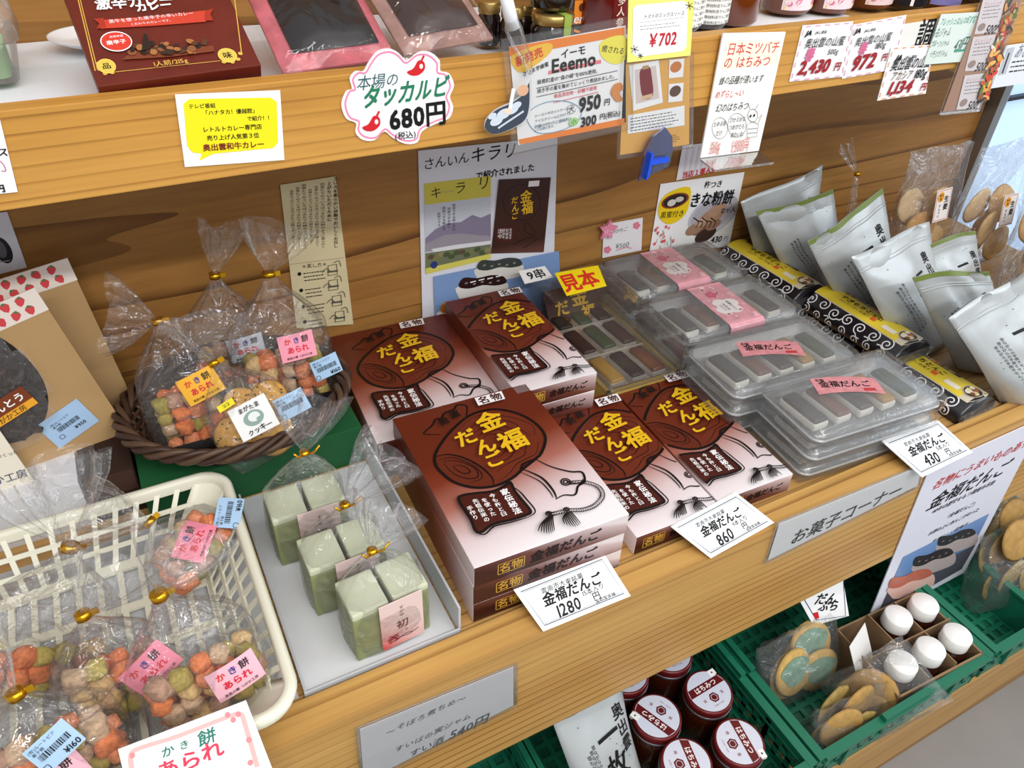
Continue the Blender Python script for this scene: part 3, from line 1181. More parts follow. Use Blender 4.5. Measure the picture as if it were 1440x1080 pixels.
def d_tom1(I):
    I.poly([(890, 12), (896, 7), (962, 1), (967, 6), (965, 66), (959, 72), (896, 80), (889, 75)], WHITE)
    I.t('トマトのミックスソース', 934, 21, 58, INK, bold=0.01)
    I.line([(898, 32), (962, 24)], 0.5, GREY)
    rows(I, (900, 35), (962, 28), (900, 44), 2, GREY, w=1.0, seg=14)
    I.t('￥702', 931, 55, 42, mat('c01c2c', 0.6), bold=0.03, sy=1.2)
    for (x, y, r) in ((969, 8, 6), (892, 69, 6), (900, 78, 4)):
        for k in range(3):
            a = k * PI / 3 + 0.3
            I.line([(x - r * math.cos(a), y - r * math.sin(a)), (x + r * math.cos(a), y + r * math.sin(a))], 0.9)


PU2 = (V3((0, YU - 0.0055, 0)), V3((0, 1, 0)))
card('price_card', 'white 702 yen tomato sauce card with a yellow border', 'card', ((884, -4), (977, -12), (971, 78), (882, 88)), PU2, d_tom1, mat('eee878', 0.5))


def d_bee(I):
    r = mat('d8443c', 0.6)
    I.poly([(1022, 57), (1098, 56), (1092, 90), (1015, 98)], mat('f6f2d8', 0.5))
    I.t('日本ミツバチ', 1060, 68, 74, r, bold=0.012, sy=1.1)
    I.t('の はちみつ', 1051, 87, 66, r, bold=0.012, sy=1.05)
    I.t('蜂の品種が違います', 1043, 112, 62, INK, shear=0.15, jit=0.05, sy=1.3)
    I.t('めずらし〜い', 1026, 132, 40, r, shear=0.15, jit=0.05, sy=1.3)
    I.t('幻のはちみつ', 1030, 150, 46, INK, shear=0.15, jit=0.05, sy=1.3)
    for (x, y, w, h) in ((1012, 180, 11, 15), (1036, 176, 13, 17)):
        I.line([(x + w * math.cos(a), y + h * math.sin(a)) for a in (0.4 * i for i in range(16))], 0.7, GREY, True)
    for (x, y, s) in ((1012, 174, 'ためる時'), (1011, 187, 'だけ'), (1037, 168, 'ひかえめな'), (1036, 178, 'つめかたも'), (1036, 189, 'あわいね')):
        I.t(s, x, y, 4.5 * len(s), mat('555555', 0.6), jit=0.05, sy=1.5)
    c = mat('6f6f6f', 0.6)
    I.line([(1058 + 7 * math.cos(a), 162 + 9 * math.sin(a)) for a in (0.4 * i for i in range(16))], 0.8, c, True)
    I.disc(1055, 163, 1.2, 2.2, INK)
    I.disc(1060, 162, 1.2, 2.2, INK)
    I.line([(1054, 153), (1052, 147)], 0.8, c)
    I.line([(1062, 153), (1066, 146)], 0.8, c)
    I.line([(1050, 175), (1058, 171), (1066, 174), (1063, 192), (1050, 193)], 0.8, c, True)
    I.line([(1066, 172), (1071, 160), (1066, 166)], 0.8, c)
    I.line([(1051, 181), (1064, 180)], 0.8, c)
    I.line([(1051, 187), (1063, 186)], 0.8, c)
    rr = mat('d87a70', 0.6)
    I.t('150g', 1006, 203, 14, rr, sy=1.3)
    I.t('200g', 1004, 211, 15, rr, sy=1.3)
    I.t('1,000円', 1041, 200, 24, rr, sy=1.2)
    I.t('1,200円', 1040, 208, 24, rr, sy=1.2)


o = card('acrylic_sign_stand', 'tall white honey sign in an acrylic holder with a clear foot', 'sign', ((1017, 47), (1105, 45), (1067, 212), (985, 222)), PU2, d_bee, mat('f7f7f2', 0.4), 0.002)
fr = o.matrix_world.copy()
inv = fr.inverted()
m = MB()
a, b_ = inv @ Pp(984, 223, *PU2), inv @ Pp(1067, 213, *PU2)
m.add([(a.x, a.y, 0.0), (b_.x, b_.y, 0.0), (b_.x, b_.y - 0.003, 0.028), (a.x, a.y - 0.003, 0.028), (a.x, a.y - 0.002, 0.0), (b_.x, b_.y - 0.002, 0.0), (b_.x, b_.y - 0.006, 0.028), (a.x, a.y - 0.006, 0.028)],
      [(0, 1, 2, 3), (7, 6, 5, 4), (0, 4, 5, 1), (3, 2, 6, 7), (0, 3, 7, 4), (1, 5, 6, 2)], RIGID)
m.build('clear_foot', o)

PINK = mat('e6a0b4', 0.6)


def ja_card(label, q, dashc, txts):
    def draw(I):
        d = mat(dashc, 0.6)
        (tl, tr, br, bl) = q
        for (a, b) in ((tl, tr), (tr, br), (br, bl), (bl, tl)):
            for k in range(5):
                f0, f1 = (k + 0.2) / 5, (k + 0.72) / 5
                cx = sum(p[0] for p in q) / 4
                cy = sum(p[1] for p in q) / 4
                s = lambda f: (cx + (a[0] + (b[0] - a[0]) * f - cx) * 0.95, cy + (a[1] + (b[1] - a[1]) * f - cy) * 0.95)
                I.line([s(f0), s(f1)], 1.6, d)
        for (s, x, y, w, c, bo, sy, sh) in txts:
            I.t(s, x, y, w, c, bold=bo, sy=sy, shear=sh)
    return card('price_card', label, 'card', q, PU, draw, mat('f3f2f2', 0.5), 0.001, 'printed honey price cards')


DRED = mat('9c1420', 0.6)


def ja(x, y):
    return [('JA', x, y, 9, INK, 0.06, 0.8, 0.3), ('JAしまね', x + 17, y - 1, 16, INK, 0.03, 0.9, 0.2)]


ja_card('white honey price card reading 2,430 yen for 500 g', ((1129, 36), (1200, 30), (1185, 108), (1110, 115)), 'dca0b8',
        ja(1137, 46) + [('奥出雲の山蜜', 1160, 59, 56, INK, 0.003, 1.1, 0.15), ('春', 1138, 77, 13, mat('d06a94', 0.6), 0.04, 1.1, 0.1), ('500g', 1171, 72, 15, INK, 0.008, 1.0, 0.1), ('2,430', 1145, 93, 44, DRED, 0.045, 0.95, 0.2), ('円', 1177, 93, 9, DRED, 0.04, 1, 0.1)])
ja_card('white honey price card reading 972 yen for 180 g', ((1200, 35), (1275, 21), (1256, 98), (1184, 111)), 'dca0b8',
        ja(1206, 43) + [('奥出雲の山蜜', 1228, 55, 52, INK, 0.003, 1.1, 0.15), ('春', 1213, 68, 12, mat('d06a94', 0.6), 0.04, 1.1, 0.1), ('180g', 1238, 63, 15, INK, 0.008, 1.0, 0.1), ('972', 1215, 86, 34, DRED, 0.045, 0.95, 0.2), ('円', 1243, 80, 8, DRED, 0.04, 1, 0.1)])


def d_cho(I):
    I.t('調', 1301, 47, 24, INK, bold=0.016, sy=1.2)
    I.t('味', 1330, 42, 24, INK, bold=0.016, sy=1.2)


card('name_plate', 'white plate with one bold black character on the upper shelf edge', 'sign', ((1270, 34), (1350, 22), (1342, 55), (1256, 68)), (V3((0, YU - 0.0008, 0)), V3((0, 1, 0))), d_cho, mat('e4e2dc', 0.5), 0.0006)
o = ja_card('white acacia honey price card reading 1,134 yen, lowest of the three', ((1252, 66), (1312, 62), (1300, 131), (1232, 141)), 'e09a5c',
            ja(1262, 80) + [('奥出雲の山蜜', 1280, 88, 56, INK, 0.012, 1.3, 0.15), ('アカシア', 1266, 105, 30, mat('6a4a2c', 0.6), 0.012, 1.3, 0.1), ('180g', 1293, 102, 17, INK, 0.02, 1.2, 0.1), ('1,134', 1265, 121, 34, DRED, 0.035, 0.8, 0.2), ('円', 1296, 121, 8, DRED, 0.04, 1, 0.1)])
o.location.y -= 0.002


def d_green(I):
    g = mat('3a9a86', 0.6)
    I.t('フレッシュなんの紅ずむ', 1348, 29, 50, g, jit=0.08, shear=0.2, sy=1.6)
    for k, s in enumerate(('ももジャム', 'プルーンジャム', 'イチジクジャム')):
        I.t(s, 1324 - k * 2, 46 + k * 15, 26, mat('58706c', 0.6), jit=0.08, shear=0.2, sy=1.8)
    I.t('431円', 1352, 62, 18, mat('2f6a5c', 0.6), jit=0.05, sy=1.8, shear=0.1)
    I.line([(1342, 72), (1358, 70)], 3, g)


card('price_note', 'pale green handwritten jam note over the bold character plate', 'note', ((1324, 20), (1378, 17), (1350, 87), (1299, 91)), PU2, d_green, mat('d6e2da', 0.5), 0.001)


def d_strip(I):
    for (x, y) in ((1388, 0), (1374, 52), (1362, 106)):
        I.poly([(x - 6, y), (x + 26, y - 4), (x + 14, y + 46), (x - 18, y + 48)], mat('efe6e8', 0.5))
        I.t('ドレッシング', x + 8, y + 5, 24, mat('d86a80', 0.6), sy=1.0)
        rows(I, (x - 4, y + 8), (x + 22, y + 5), (x - 8, y + 28), 4, mat('7a6a6a', 0.6), w=1.2, seg=6)
        I.t('500!', x + 6, y + 41, 16, INK, bold=0.02, sy=1.2, shear=0.15)
        I.disc(x - 8, y + 38, 5, 6, mat('a89088', 0.6))
    R = random.Random(3)
    for k in range(70):
        f = k / 70
        x, y = 1424 - 46 * f + R.uniform(-8, 8), 2 + 140 * f
        I.disc(x, y, R.uniform(3, 6), R.uniform(2, 5), mat(R.choice(['c8583a', 'e0a040', 'e8e0d0', '8a5a3a', '6a7a3a', 'd8402c', 'f0b060', '3a3430']), 0.5), R.uniform(0, 3))


card('sleeved_menu_strip', 'hanging clear strip with three 500 yen notes and food photos', 'card', ((1394, -30), (1450, -34), (1378, 152), (1326, 157)), PU2, d_strip, mat('b58a70', 0.4), 0.001, sleeve=0.004)


def d_right(I):
    I.poly([(1417, 68), (1427, 66), (1414, 104), (1403, 106)], mat('b8bcc4', 0.5))
    I.line([(1419, 74), (1409, 103)], 4, mat('2c1c20', 0.4))
    I.t('あじわい', 1448, 70, 38, mat('7a8088', 0.6), sy=1.4, shear=0.2)
    rows(I, (1424, 84), (1456, 80), (1418, 104), 3, INK, w=2.0, seg=6)


card('info_card', 'white card with a small dark bottle picture at the far right of the shelf edge', 'card', ((1415, 64), (1475, 56), (1455, 115), (1390, 125)), (V3((0, YU - 0.008, 0)), V3((0, 1, 0))), d_right, mat('e0e4ea', 0.5))


def d_left(I):
    I.t('ス', 4, 214, 16, INK, bold=0.02, shear=0.2)
    I.line([(-6, 222), (4, 230), (8, 240), (2, 240)], 1.4, mat('c86a9a', 0.6), sm=4)
    I.t('円', 0, 265, 14, INK, bold=0.06)
    I.t('おすすめ', -20, 200, 30, INK, bold=0.02)


card('price_note', 'white handwritten card cut by the left edge of the picture', 'note', ((-70, 168), (0, 168), (25, 270), (-50, 278)), PU, d_left)

# ================================================================== PAPERS ON THE WALL
CREAM = mat('d9cba2', 0.7, 0.2)


def d_uiro(I):
    I.vt('ういろを柔らかい状態でおいしくお召し', 472, 300, 100, INK, bold=0.02, sx=1.2)
    I.vt('上がりいただくために', 463, 284, 56, INK, bold=0.02, sx=1.2)
    for k in range(6):
        x = 454 - k * 8.5
        I.vt('出来たてのういろはつきたての餅のように柔らかく', x, 304 + k * 0.5, 92 - 7 * (k % 3), INK, sx=1.7)
    I.line([(404, 372), (484, 362)], 0.7, mat('a89a78', 0.7))
    I.t('＊蒸し方＊', 442, 373, 36, INK)
    for k, y in enumerate((385, 408, 431, 452)):
        I.disc(421 + k * 2.5, y, 2.6, 2.6, INK)
        rows(I, (426 + k * 2.5, y - 3), (456, y - 7), (428 + k * 2.5, y + 12), 3, INK, w=1.3, seg=7, seed=k)
    for k, (x, y) in enumerate(((467, 379), (468, 400), (473, 422), (477, 444))):
        I.line([(x - 6, y - 6), (x + 6, y - 8), (x + 7, y + 6), (x - 6, y + 8)], 0.9, INK, True)
        I.line([(x - 7, y + 3), (x + 8, y + 1)], 2.2, mat('55504a', 0.6))
        I.line([(x - 14, y + 4), (x - 8, y - 2), (x - 3, y + 2)], 0.8, INK, sm=3)
        I.line([(x + 2, y - 10), (x + 9, y - 13), (x + 12, y - 5)], 0.8, INK, sm=3)


card('instruction_sheet', 'tall cream leaflet with vertical print and small drawings on the wall', 'leaflet', ((394, 260), (472, 248), (497, 456), (417, 462)), PW, d_uiro, CREAM)


def d_poster(I):
    I.t('さんいん', 628, 226, 66, INK, jit=0.06, shear=0.1)
    I.t('キラリ', 695, 215, 68, INK, jit=0.05, shear=0.15, bold=0.005)
    I.t('で紹介されました', 711, 241, 84, INK, bold=0.03, jit=0.02)
    # magazine page
    I.poly([(596, 258), (690, 247), (690, 362), (598, 384)], mat('c8ccd6', 0.5))
    I.poly([(596, 258), (690, 247), (690, 276), (597, 288)], mat('cfc24a', 0.5))
    I.t('キ', 613, 271, 17, INK, shear=0.1)
    I.t('さんいん', 630, 269, 18, GREY)
    I.t('ラ', 647, 264, 18, INK, shear=0.1)
    I.t('リ', 680, 257, 20, INK, shear=0.1)
    I.poly([(598, 335), (612, 322), (628, 314), (648, 312), (664, 302), (676, 306), (690, 300), (690, 340), (598, 352)], mat('857c94', 0.6))
    I.poly([(598, 343), (625, 330), (650, 328), (690, 332), (690, 342), (598, 354)], mat('9a929c', 0.6))
    I.poly([(606, 350), (640, 344), (690, 338), (690, 346), (640, 350), (612, 356)], mat('dfe0e2', 0.5))
    I.poly([(598, 356), (640, 350), (690, 343), (690, 362), (598, 380)], mat('6f7658', 0.6))
    for k in range(12):
        I.disc(606 + k * 7.2, 361 - k * 0.9 + 3 * math.sin(k * 2), 5, 3.5, mat(random.choice(['4a5636', '7a7a4a', '5c4a3a', '8a8458']), 0.6))
    I.poly([(598, 377), (690, 356), (690, 363), (599, 385)], mat('d8cf60', 0.5))
    I.disc(610, 372, 5, 5, mat('2c3a7a', 0.5))
    for k, h in enumerate((38, 30, 34, 20)):
        I.vt('技術でする美しき山陰の暮らし'[:int(h / 4)], 622 - k * 7 + 16, 305 + k, h, mat('3c4048', 0.6), sx=1.2)
    # photo of the brown box
    I.poly([(701, 252), (774, 249), (764, 354), (690, 356)], grad_mat('poster_box_print', (0, 9, 0, 0.45), ((0.0, 'b8a0a4'), (0.35, '6a443c'), (0.6, '3a1a12'))))
    I.line([(705 + 28 + 26 * math.cos(a), 284 + 25 * math.sin(a)) for a in (0.4 * i for i in range(16))], 1.2, M_BLK, True)
    for ch, x, y, s in (('金', 739, 276, 17), ('福', 741, 292, 17), ('だ', 723, 281, 10), ('ん', 724, 292, 11), ('ご', 723, 303, 10)):
        I.t(ch, x, y, s, M_GOLD, bold=0.02)
    I.poly([(743, 254), (758, 253), (757, 261), (742, 262)], WPRT)
    I.line([(738, 310), (737, 322), (746, 330), (752, 326), (741, 312)], 1.0, M_BLK, sm=3)
    I.line([(750, 332), (735, 336), (720, 344)], 1.0, M_BLK, sm=3)
    I.line([(755, 335), (745, 342), (735, 348)], 1.0, M_BLK, sm=3)
    I.poly([(697, 320), (721, 316), (720, 338), (697, 342)], M_BRN)
    for k in range(4):
        I.vt('家伝秘法今'[k:k + 3] if k else '家伝秘法', 717 - k * 5, 328, 15, WPRT)
    # blue photograph of three sweets
    I.poly([(609, 388), (785, 352), (790, 460), (612, 500)], mat('7f9ccb', 0.5))
    for (x, y, w, tp, bd) in ((702, 373, 62, '39403c', 'dcd8d0'), (678, 398, 66, '2f1a18', 'e6e2dc'), (655, 432, 72, 'c8792e', 'e9e4de')):
        dango(I, x, y, w, mat(tp, 0.3), mat(bd, 0.5), 0.08)
    for x, y in ((660, 396), (672, 393), (684, 391), (696, 388)):
        I.line([(x, y), (x + 8, y - 2)], 1.6, WHITE)


card('poster', 'tall white poster with a landscape page and a photo of sweets on the wall', 'poster', ((588, 212), (784, 192), (776, 470), (596, 520)), PW, d_poster, mat('dfe0e8', 0.5))


def d_toten(I):
    for k in range(9):
        I.poly([(966 + k * 8.4, 207 - k * 1.0), (970 + k * 8.4, 206.5 - k * 1.0), (964 + k * 7.6, 243 - k * 1.4), (961 + k * 7.6, 243.5 - k * 1.4)], mat('d8d2dc', 0.6))
    I.t('当店１番人気！！', 992, 240, 66, mat('cc2430', 0.6), bold=0.03)


card('wall_card', 'small white card with bold red characters half behind the acrylic honey sign', 'card', ((960, 205), (1044, 195), (1038, 232), (951, 254)), PW, d_toten, mat('e6e2e8', 0.5))


def d_kinako(I):
    I.disc(1003, 302, 34, 30, mat('c4c4cc', 0.6), 0.2)
    I.disc(1001, 302, 28, 25, mat('b4b0bc', 0.6), 0.2)
    for (x, y, r, c) in ((988, 318, 20, '8a6450'), (1000, 305, 20, 'b08a72'), (976, 322, 14, 'a5826a'), (1008, 295, 15, 'b8947c'), (992, 330, 17, '3e2a24'), (985, 312, 9, 'c4a48c'), (1003, 316, 12, '94705a')):
        I.disc(x, y, r * 0.85, r * 0.6, mat(c, 0.6), 0.3)
    for k in range(5):
        I.line([(975 + k * 6, 306 + (k % 2) * 5), (982 + k * 6, 312), (978 + k * 6, 320)], 1.8, mat('3a241c', 0.5), sm=3)
    I.poly([(970, 263), (968, 290), (960, 305), (943, 315), (930, 310), (925, 297), (930, 280), (945, 268)], mat('f0cf18', 0.5), 3)
    I.disc(949, 282, 19, 11, mat('8a3a22', 0.5), 0.1)
    I.disc(949, 282, 16, 9, mat('2a2220', 0.4), 0.1)
    I.disc(944, 285, 6, 5, mat('d8d4cc', 0.5))
    I.disc(955, 280, 6, 4, mat('cfc8bc', 0.5))
    I.t('黒蜜付き', 945, 301, 34, INK, bold=0.01)
    I.t('杵つき', 1003, 259, 26, INK, bold=0.015, jit=0.04)
    I.t('きな粉餅', 1001, 279, 62, INK, bold=0.025, jit=0.03, sy=1.15)
    I.t('12ヶ入', 1024, 295, 20, INK, bold=0.01)
    I.t('430', 1007, 336, 16, INK, bold=0.02)
    I.t('円', 1020, 335, 7, GREY)
    R = random.Random(5)
    for k in range(26):
        x, y = R.uniform(920, 948), R.uniform(318, 346)
        if k % 2:
            I.disc(x, y, 1.5, 2.2, mat(R.choice(['d8504c', 'e08a90']), 0.6))
        else:
            I.line([(x, y), (x + R.uniform(-2, 2), y + 6)], 0.7, mat('7a9a78', 0.6))


card('wall_card', 'white kinako rice cake card with a bowl photo and yellow drop on the wall', 'card', ((929, 259), (1047, 242), (1025, 347), (913, 356)), PW, d_kinako)


def d_star(I):
    r = mat('e07a92', 0.6)
    I.t('柿ひちご', 871, 324, 24, mat('555555', 0.6), jit=0.06, shear=0.1)
    I.t('¥500', 875, 345, 20, mat('666666', 0.6), jit=0.05)
    I.line([(866, 352), (880, 348), (888, 349)], 1.2, r, sm=3)
    for (x, y) in ((895, 317), (854, 351)):
        for k in range(5):
            a = k * 2 * PI / 5
            I.disc(x + 3 * math.cos(a), y + 3 * math.sin(a), 2.4, 2.4, r)


card('wall_card', 'small white handwritten 500 yen card with pink blossoms and a pink star clip', 'card', ((849, 316), (904, 306), (902, 352), (847, 363)), PW, d_star, mat('e8e6e8', 0.5))
fr, _, _, _ = printed((836, 305), (868, 303), (868, 338), (838, 340), PW)
m = MB()
sp = [(0.019 * (1 if k % 2 == 0 else 0.5) * math.cos(PI / 2 + k * PI / 5), 0.019 * (1 if k % 2 == 0 else 0.5) * math.sin(PI / 2 + k * PI / 5)) for k in range(10)]
m.prism(sp, 0.002, 0.007, mat('e48aa4', 0.4))
R = random.Random(2)
for k in range(14):
    a, r = R.uniform(0, 6.3), R.uniform(0, 0.011)
    m.disc(r * math.cos(a), r * math.sin(a), 0.0009, 0.0009, WHITE, 0.0073, 8)
tag(m.build('star_clip', M=fr), 'pink polka-dot star clip pinning the small 500 yen card', 'clip')


def d_edge(I):
    I.disc(4, 352, 12, 20, mat('1c1c20', 0.5))
    I.disc(0, 350, 8, 14, mat('5a5a60', 0.5))
    I.line([(-20, 372), (14, 366)], 1.4, mat('9a8a90', 0.5))


card('poster', 'white paper at the left edge of the wall above the strawberry bags', 'poster', ((-90, 310), (10, 298), (38, 376), (-60, 400)), PW, d_edge, mat('d8d8e0', 0.5))
# ================================================================== BAGS TIED AT THE NECK
GOLDM = mat('d9a322', 0.25, 0.5, 0.9)
KCOL = ['f58a4c', 'f79c6e', 'c4ae58', 'b5a44c', 'c99c82', 'd8b592', 'e8c184', 'f08850']


def lump(col, s, seed):
    import bmesh
    bm = bmesh.new()
    bmesh.ops.create_cube(bm, size=1)
    bmesh.ops.subdivide_edges(bm, edges=bm.edges[:], cuts=3, use_grid_fill=True)
    for v in bm.verts:
        c = v.co
        r = c.normalized() * 0.62
        c = c.lerp(r, 0.62)
        n = noise.noise(c * 2.2 + V3((seed * 3.1, 0, 0)))
        v.co = c * (1 + 0.28 * n) * s
    bm.verts.index_update()
    M = MB()
    M.add([v.co[:] for v in bm.verts], [[v.index for v in f.verts] for f in bm.faces], mat(col, 0.75, 0.25, bump=0.5, bscale=260, mottled=0.35), True)
    bm.free()
    return M.mesh('rice_cracker')


LUMPS = [lump(c, 0.0165, i * 1.7 + j) for i, c in enumerate(KCOL) for j in range(2)]


def film_body(w, d, h, flare, fl_w, seed=0, bot=0.9, mid=0.6, full=0.62):
    """tied bag: rings from the flat bottom up to the pinched neck, then the ruffled end"""
    R = random.Random(seed)
    ph = [R.uniform(0, 6.3) for _ in range(4)]
    n = 56
    prof = [(0.0, bot * 0.8), (0.015, bot), (0.10, 1.0), (0.25, 1.03), (full * 0.72, 1.0), (full, 0.93), (full + 0.10, 0.74), (full + 0.19, 0.50), (full + 0.26, 0.30), (0.955, 0.14), (1.0, 0.085)]
    rows_ = []
    for (s, k) in prof:
        row = []
        for i in range(n):
            t = 2 * PI * i / n
            c, q = math.cos(t), math.sin(t)
            e = 0.55 if s < full else 0.8
            x = abs(c) ** e * (1 if c > 0 else -1) * w / 2 * k
            y = abs(q) ** e * (1 if q > 0 else -1) * d / 2 * (k if s > 0.1 else k * 0.95)
            pl = 0.14 * max(0, (s - full * 0.8)) / (1 - full * 0.8)
            f = 1 + pl * math.sin(9 * t + ph[0]) + 0.6 * pl * math.sin(17 * t + ph[1]) + 0.03 * noise.noise(V3((c * 2, q * 2, s * 5 + seed)))
            row.append(V3((x * f, y * f, s * h)))
        rows_.append(row)
    T_ = V3(flare)
    up = T_.normalized()
    sx = V3((1, 0, 0)) - up * up.x
    sx.normalize()
    sy = up.cross(sx)
    L = T_.length
    for (s, k) in ((0.06, 0.10), (0.2, 0.28), (0.45, 0.6), (0.75, 0.88), (1.0, 1.0)):
        row = []
        for i in range(n):
            t = 2 * PI * i / n
            r1 = fl_w / 2 * k * (1 + 0.15 * math.sin(5 * t + ph[2]) + 0.10 * math.sin(11 * t + ph[3]))
            r2 = fl_w / 2 * k * 0.42 * (1 + 0.4 * math.sin(3 * t + ph[1]) + 0.2 * math.sin(8 * t + ph[0]))
            p = V3((0, 0, h)) + up * (L * s * (1 + 0.08 * math.sin(3 * t + ph[2]))) + sx * (max(r1, w * 0.03) * math.cos(t)) + sy * (max(r2, d * 0.03) * math.sin(t))
            row.append(p)
        rows_.append(row)
    M = MB()
    M.rings(rows_, FILM, True, True, (True, False))
    return M


def sticker(parent, w, h, loc, col, draw, rz=0.0, rx=PI / 2, ry=0.0, name='label_sticker', curl=0.0, label=None):
    """paper label facing -y of the bag, centred at loc"""
    M = MB()
    nx = 8
    base = mat(col, 0.5, 0.3)
    vs = []
    for j in (0, 1):
        for i in range(nx + 1):
            vs.append((-w / 2 + w * i / nx, -h / 2 + h * j, 0))
    M.add(vs, [(i, i + 1, nx + 2 + i, nx + 1 + i) for i in range(nx)], base)
    draw(M)
    if curl:
        M.warp(lambda x, y, z: (x, y, z - curl * (2 * x / w) ** 2))
    mx = Matrix.Translation(loc) @ Matrix.Rotation(ry, 4, 'Y') @ Matrix.Rotation(rx, 4, 'X') @ Matrix.Rotation(rz, 4, 'Z')
    return M.build(name, parent, M=mx, label=label)


def kaki(M):
    w, z = 0.042, 0.0004
    M.text('か', -0.011, 0.008, 0.0085, mat('d8342c'), z, bold=0.03)
    M.text('き', 0.0, 0.008, 0.0085, mat('3a3a8a'), z, bold=0.03)
    M.text('餅', 0.011, 0.008, 0.0095, mat('1c1c1c'), z, bold=0.02)
    M.text('あられ', 0, -0.003, 0.027, mat('d8243c'), z, bold=0.035)
    M.text('高昌の郷 つがか工房', 0, -0.0125, 0.032, INK, z, bold=0.01)


def blue_tag(price):
    def f(M):
        z = 0.0004
        M.text('(有)ルートピア', -0.004, 0.0095, 0.024, INK, z)
        M.text('菓子類', -0.010, 0.0055, 0.010, INK, z)
        R = random.Random(4)
        x = -0.013
        while x < 0.013:
            b = R.choice((0.0003, 0.0006, 0.0009))
            M.rect(x, 0.0, b, 0.006, INK, z)
            x += b + R.choice((0.0004, 0.0007))
        M.text(price, 0.009, -0.009, 0.014, INK, z, bold=0.02)
        M.strip(rrect(0.005, 0.005, 0.001, 2, -0.0145, -0.0095), 0.0006, INK, z, True)
    return f


def snack_bag(label, B, N, Tp, w, d, right, stick, n=26, fill=0.5, group='clear bags of rice crackers', seed=1, fl_w=0.075, tray=False, flare_tie=True, cat='snack bag', pack=None, full=0.62):
    B, N, Tp = V3(B), V3(N), V3(Tp)
    z = (N - B).normalized()
    x = V3(right) - z * z.dot(V3(right))
    x.normalize()
    y = z.cross(x)
    M = Matrix((x, y, z)).transposed().to_4x4()
    M.translation = B
    h = (N - B).length
    fl = M.to_3x3().inverted() @ (Tp - N)
    t = thing('snack_bag', label, cat, M, group)
    film_body(w, d, h, fl, fl_w, seed, full=full).build('clear_bag', t)
    tie = MB()
    tie.lathe([(w * 0.045 + 0.001, -0.003), (w * 0.052 + 0.0015, -0.003), (w * 0.052 + 0.0015, 0.004), (w * 0.045 + 0.001, 0.004)], GOLDM, 14, z0=h)
    tie.box((w * 0.045 + 0.003, -0.001, h), (0.010, 0.0012, 0.006), GOLDM)
    tie.build('gold_tie', t)
    R = random.Random(seed * 7 + 1)
    if pack:
        pack(t, w, d, h, R)
    else:
        if tray:
            q = MB()
            q.box((0, 0, 0.002), (w * 0.9, d * 0.85, 0.002), mat('1e1a1a', 0.4))
            q.box((0, -d * 0.42, 0.007), (w * 0.9, 0.001, 0.012), mat('1e1a1a', 0.4))
            q.build('black_tray', t)
        s = 0.0195
        cells = []
        nx, ny = max(2, int(w * 0.92 / s)), max(1, int(d * 0.9 / s))
        k = 0
        while len(cells) < n:
            for j in range(ny):
                for i in range(nx):
                    kk = 1 if k * s < h * 0.35 else 0.85
                    cells.append(((i - (nx - 1) / 2) * s * kk + R.uniform(-0.003, 0.003), (j - (ny - 1) / 2) * s * 0.95 + R.uniform(-0.002, 0.002), 0.0125 + k * s * 0.88 + R.uniform(-0.002, 0.002)))
            k += 1
        for c in cells[:n]:
            o = bpy.data.objects.new('rice_cracker', R.choice(LUMPS))
            COL.objects.link(o)
            o.parent = t
            o.location = c
            o.rotation_euler = (R.uniform(0, 6), R.uniform(0, 6), R.uniform(0, 6))
            k_ = R.uniform(0.9, 1.2)
            o.scale = (k_, k_, k_ * R.uniform(0.8, 1.0))
    for f in stick:
        f(t, w, d, h)
    return t


RX = (1, 0, 0)


def st_kaki(col, x, z, rz=0.0, y=None, ry=0.0, tilt=0.0):
    return lambda t, w, d, h: sticker(t, 0.044, 0.033, (x, (-d / 2 - 0.002) if y is None else y, z), col, kaki, rz, rx=PI / 2 - tilt, ry=ry, curl=0.002)


def st_blue(price, x, z, rz=0.0, y=None, ry=0.0, tilt=0.0):
    return lambda t, w, d, h: sticker(t, 0.036, 0.027, (x, (-d / 2 - 0.0022) if y is None else y, z), 'a9c8e6', blue_tag(price), rz, rx=PI / 2 - tilt, ry=ry, name='price_sticker', curl=0.001)


# ------------------------------------------------------------------ green box and wicker basket
m = MB()
m.box((0.067, 0.417, 0.0215), (0.262, 0.160, 0.059), mat('1f5a34', 0.5, 0.3), 0.001)
tag(m.build('gift_box'), 'dark green cardboard box under the brown wicker basket', 'box')

WICK = mat('3f2a20', 0.45, 0.4, bump=0.4, bscale=120)
WICK2 = mat('57402f', 0.45, 0.4, bump=0.4, bscale=120)
t = thing('wicker_basket', 'dark brown oval wicker basket holding tied snack bags on the green box', 'basket', T(0.066, 0.418, 0.0515))


def oval(rx, ry, z, n=72, wob=0.0, k=0, ph=0.0):
    return [(rx * (1 + wob * math.sin(k * a + ph)) * math.cos(a), ry * (1 + wob * math.sin(k * a + ph)) * math.sin(a), z + wob * 0.12 * math.cos(k * a + ph)) for a in (2 * PI * i / n for i in range(n))]


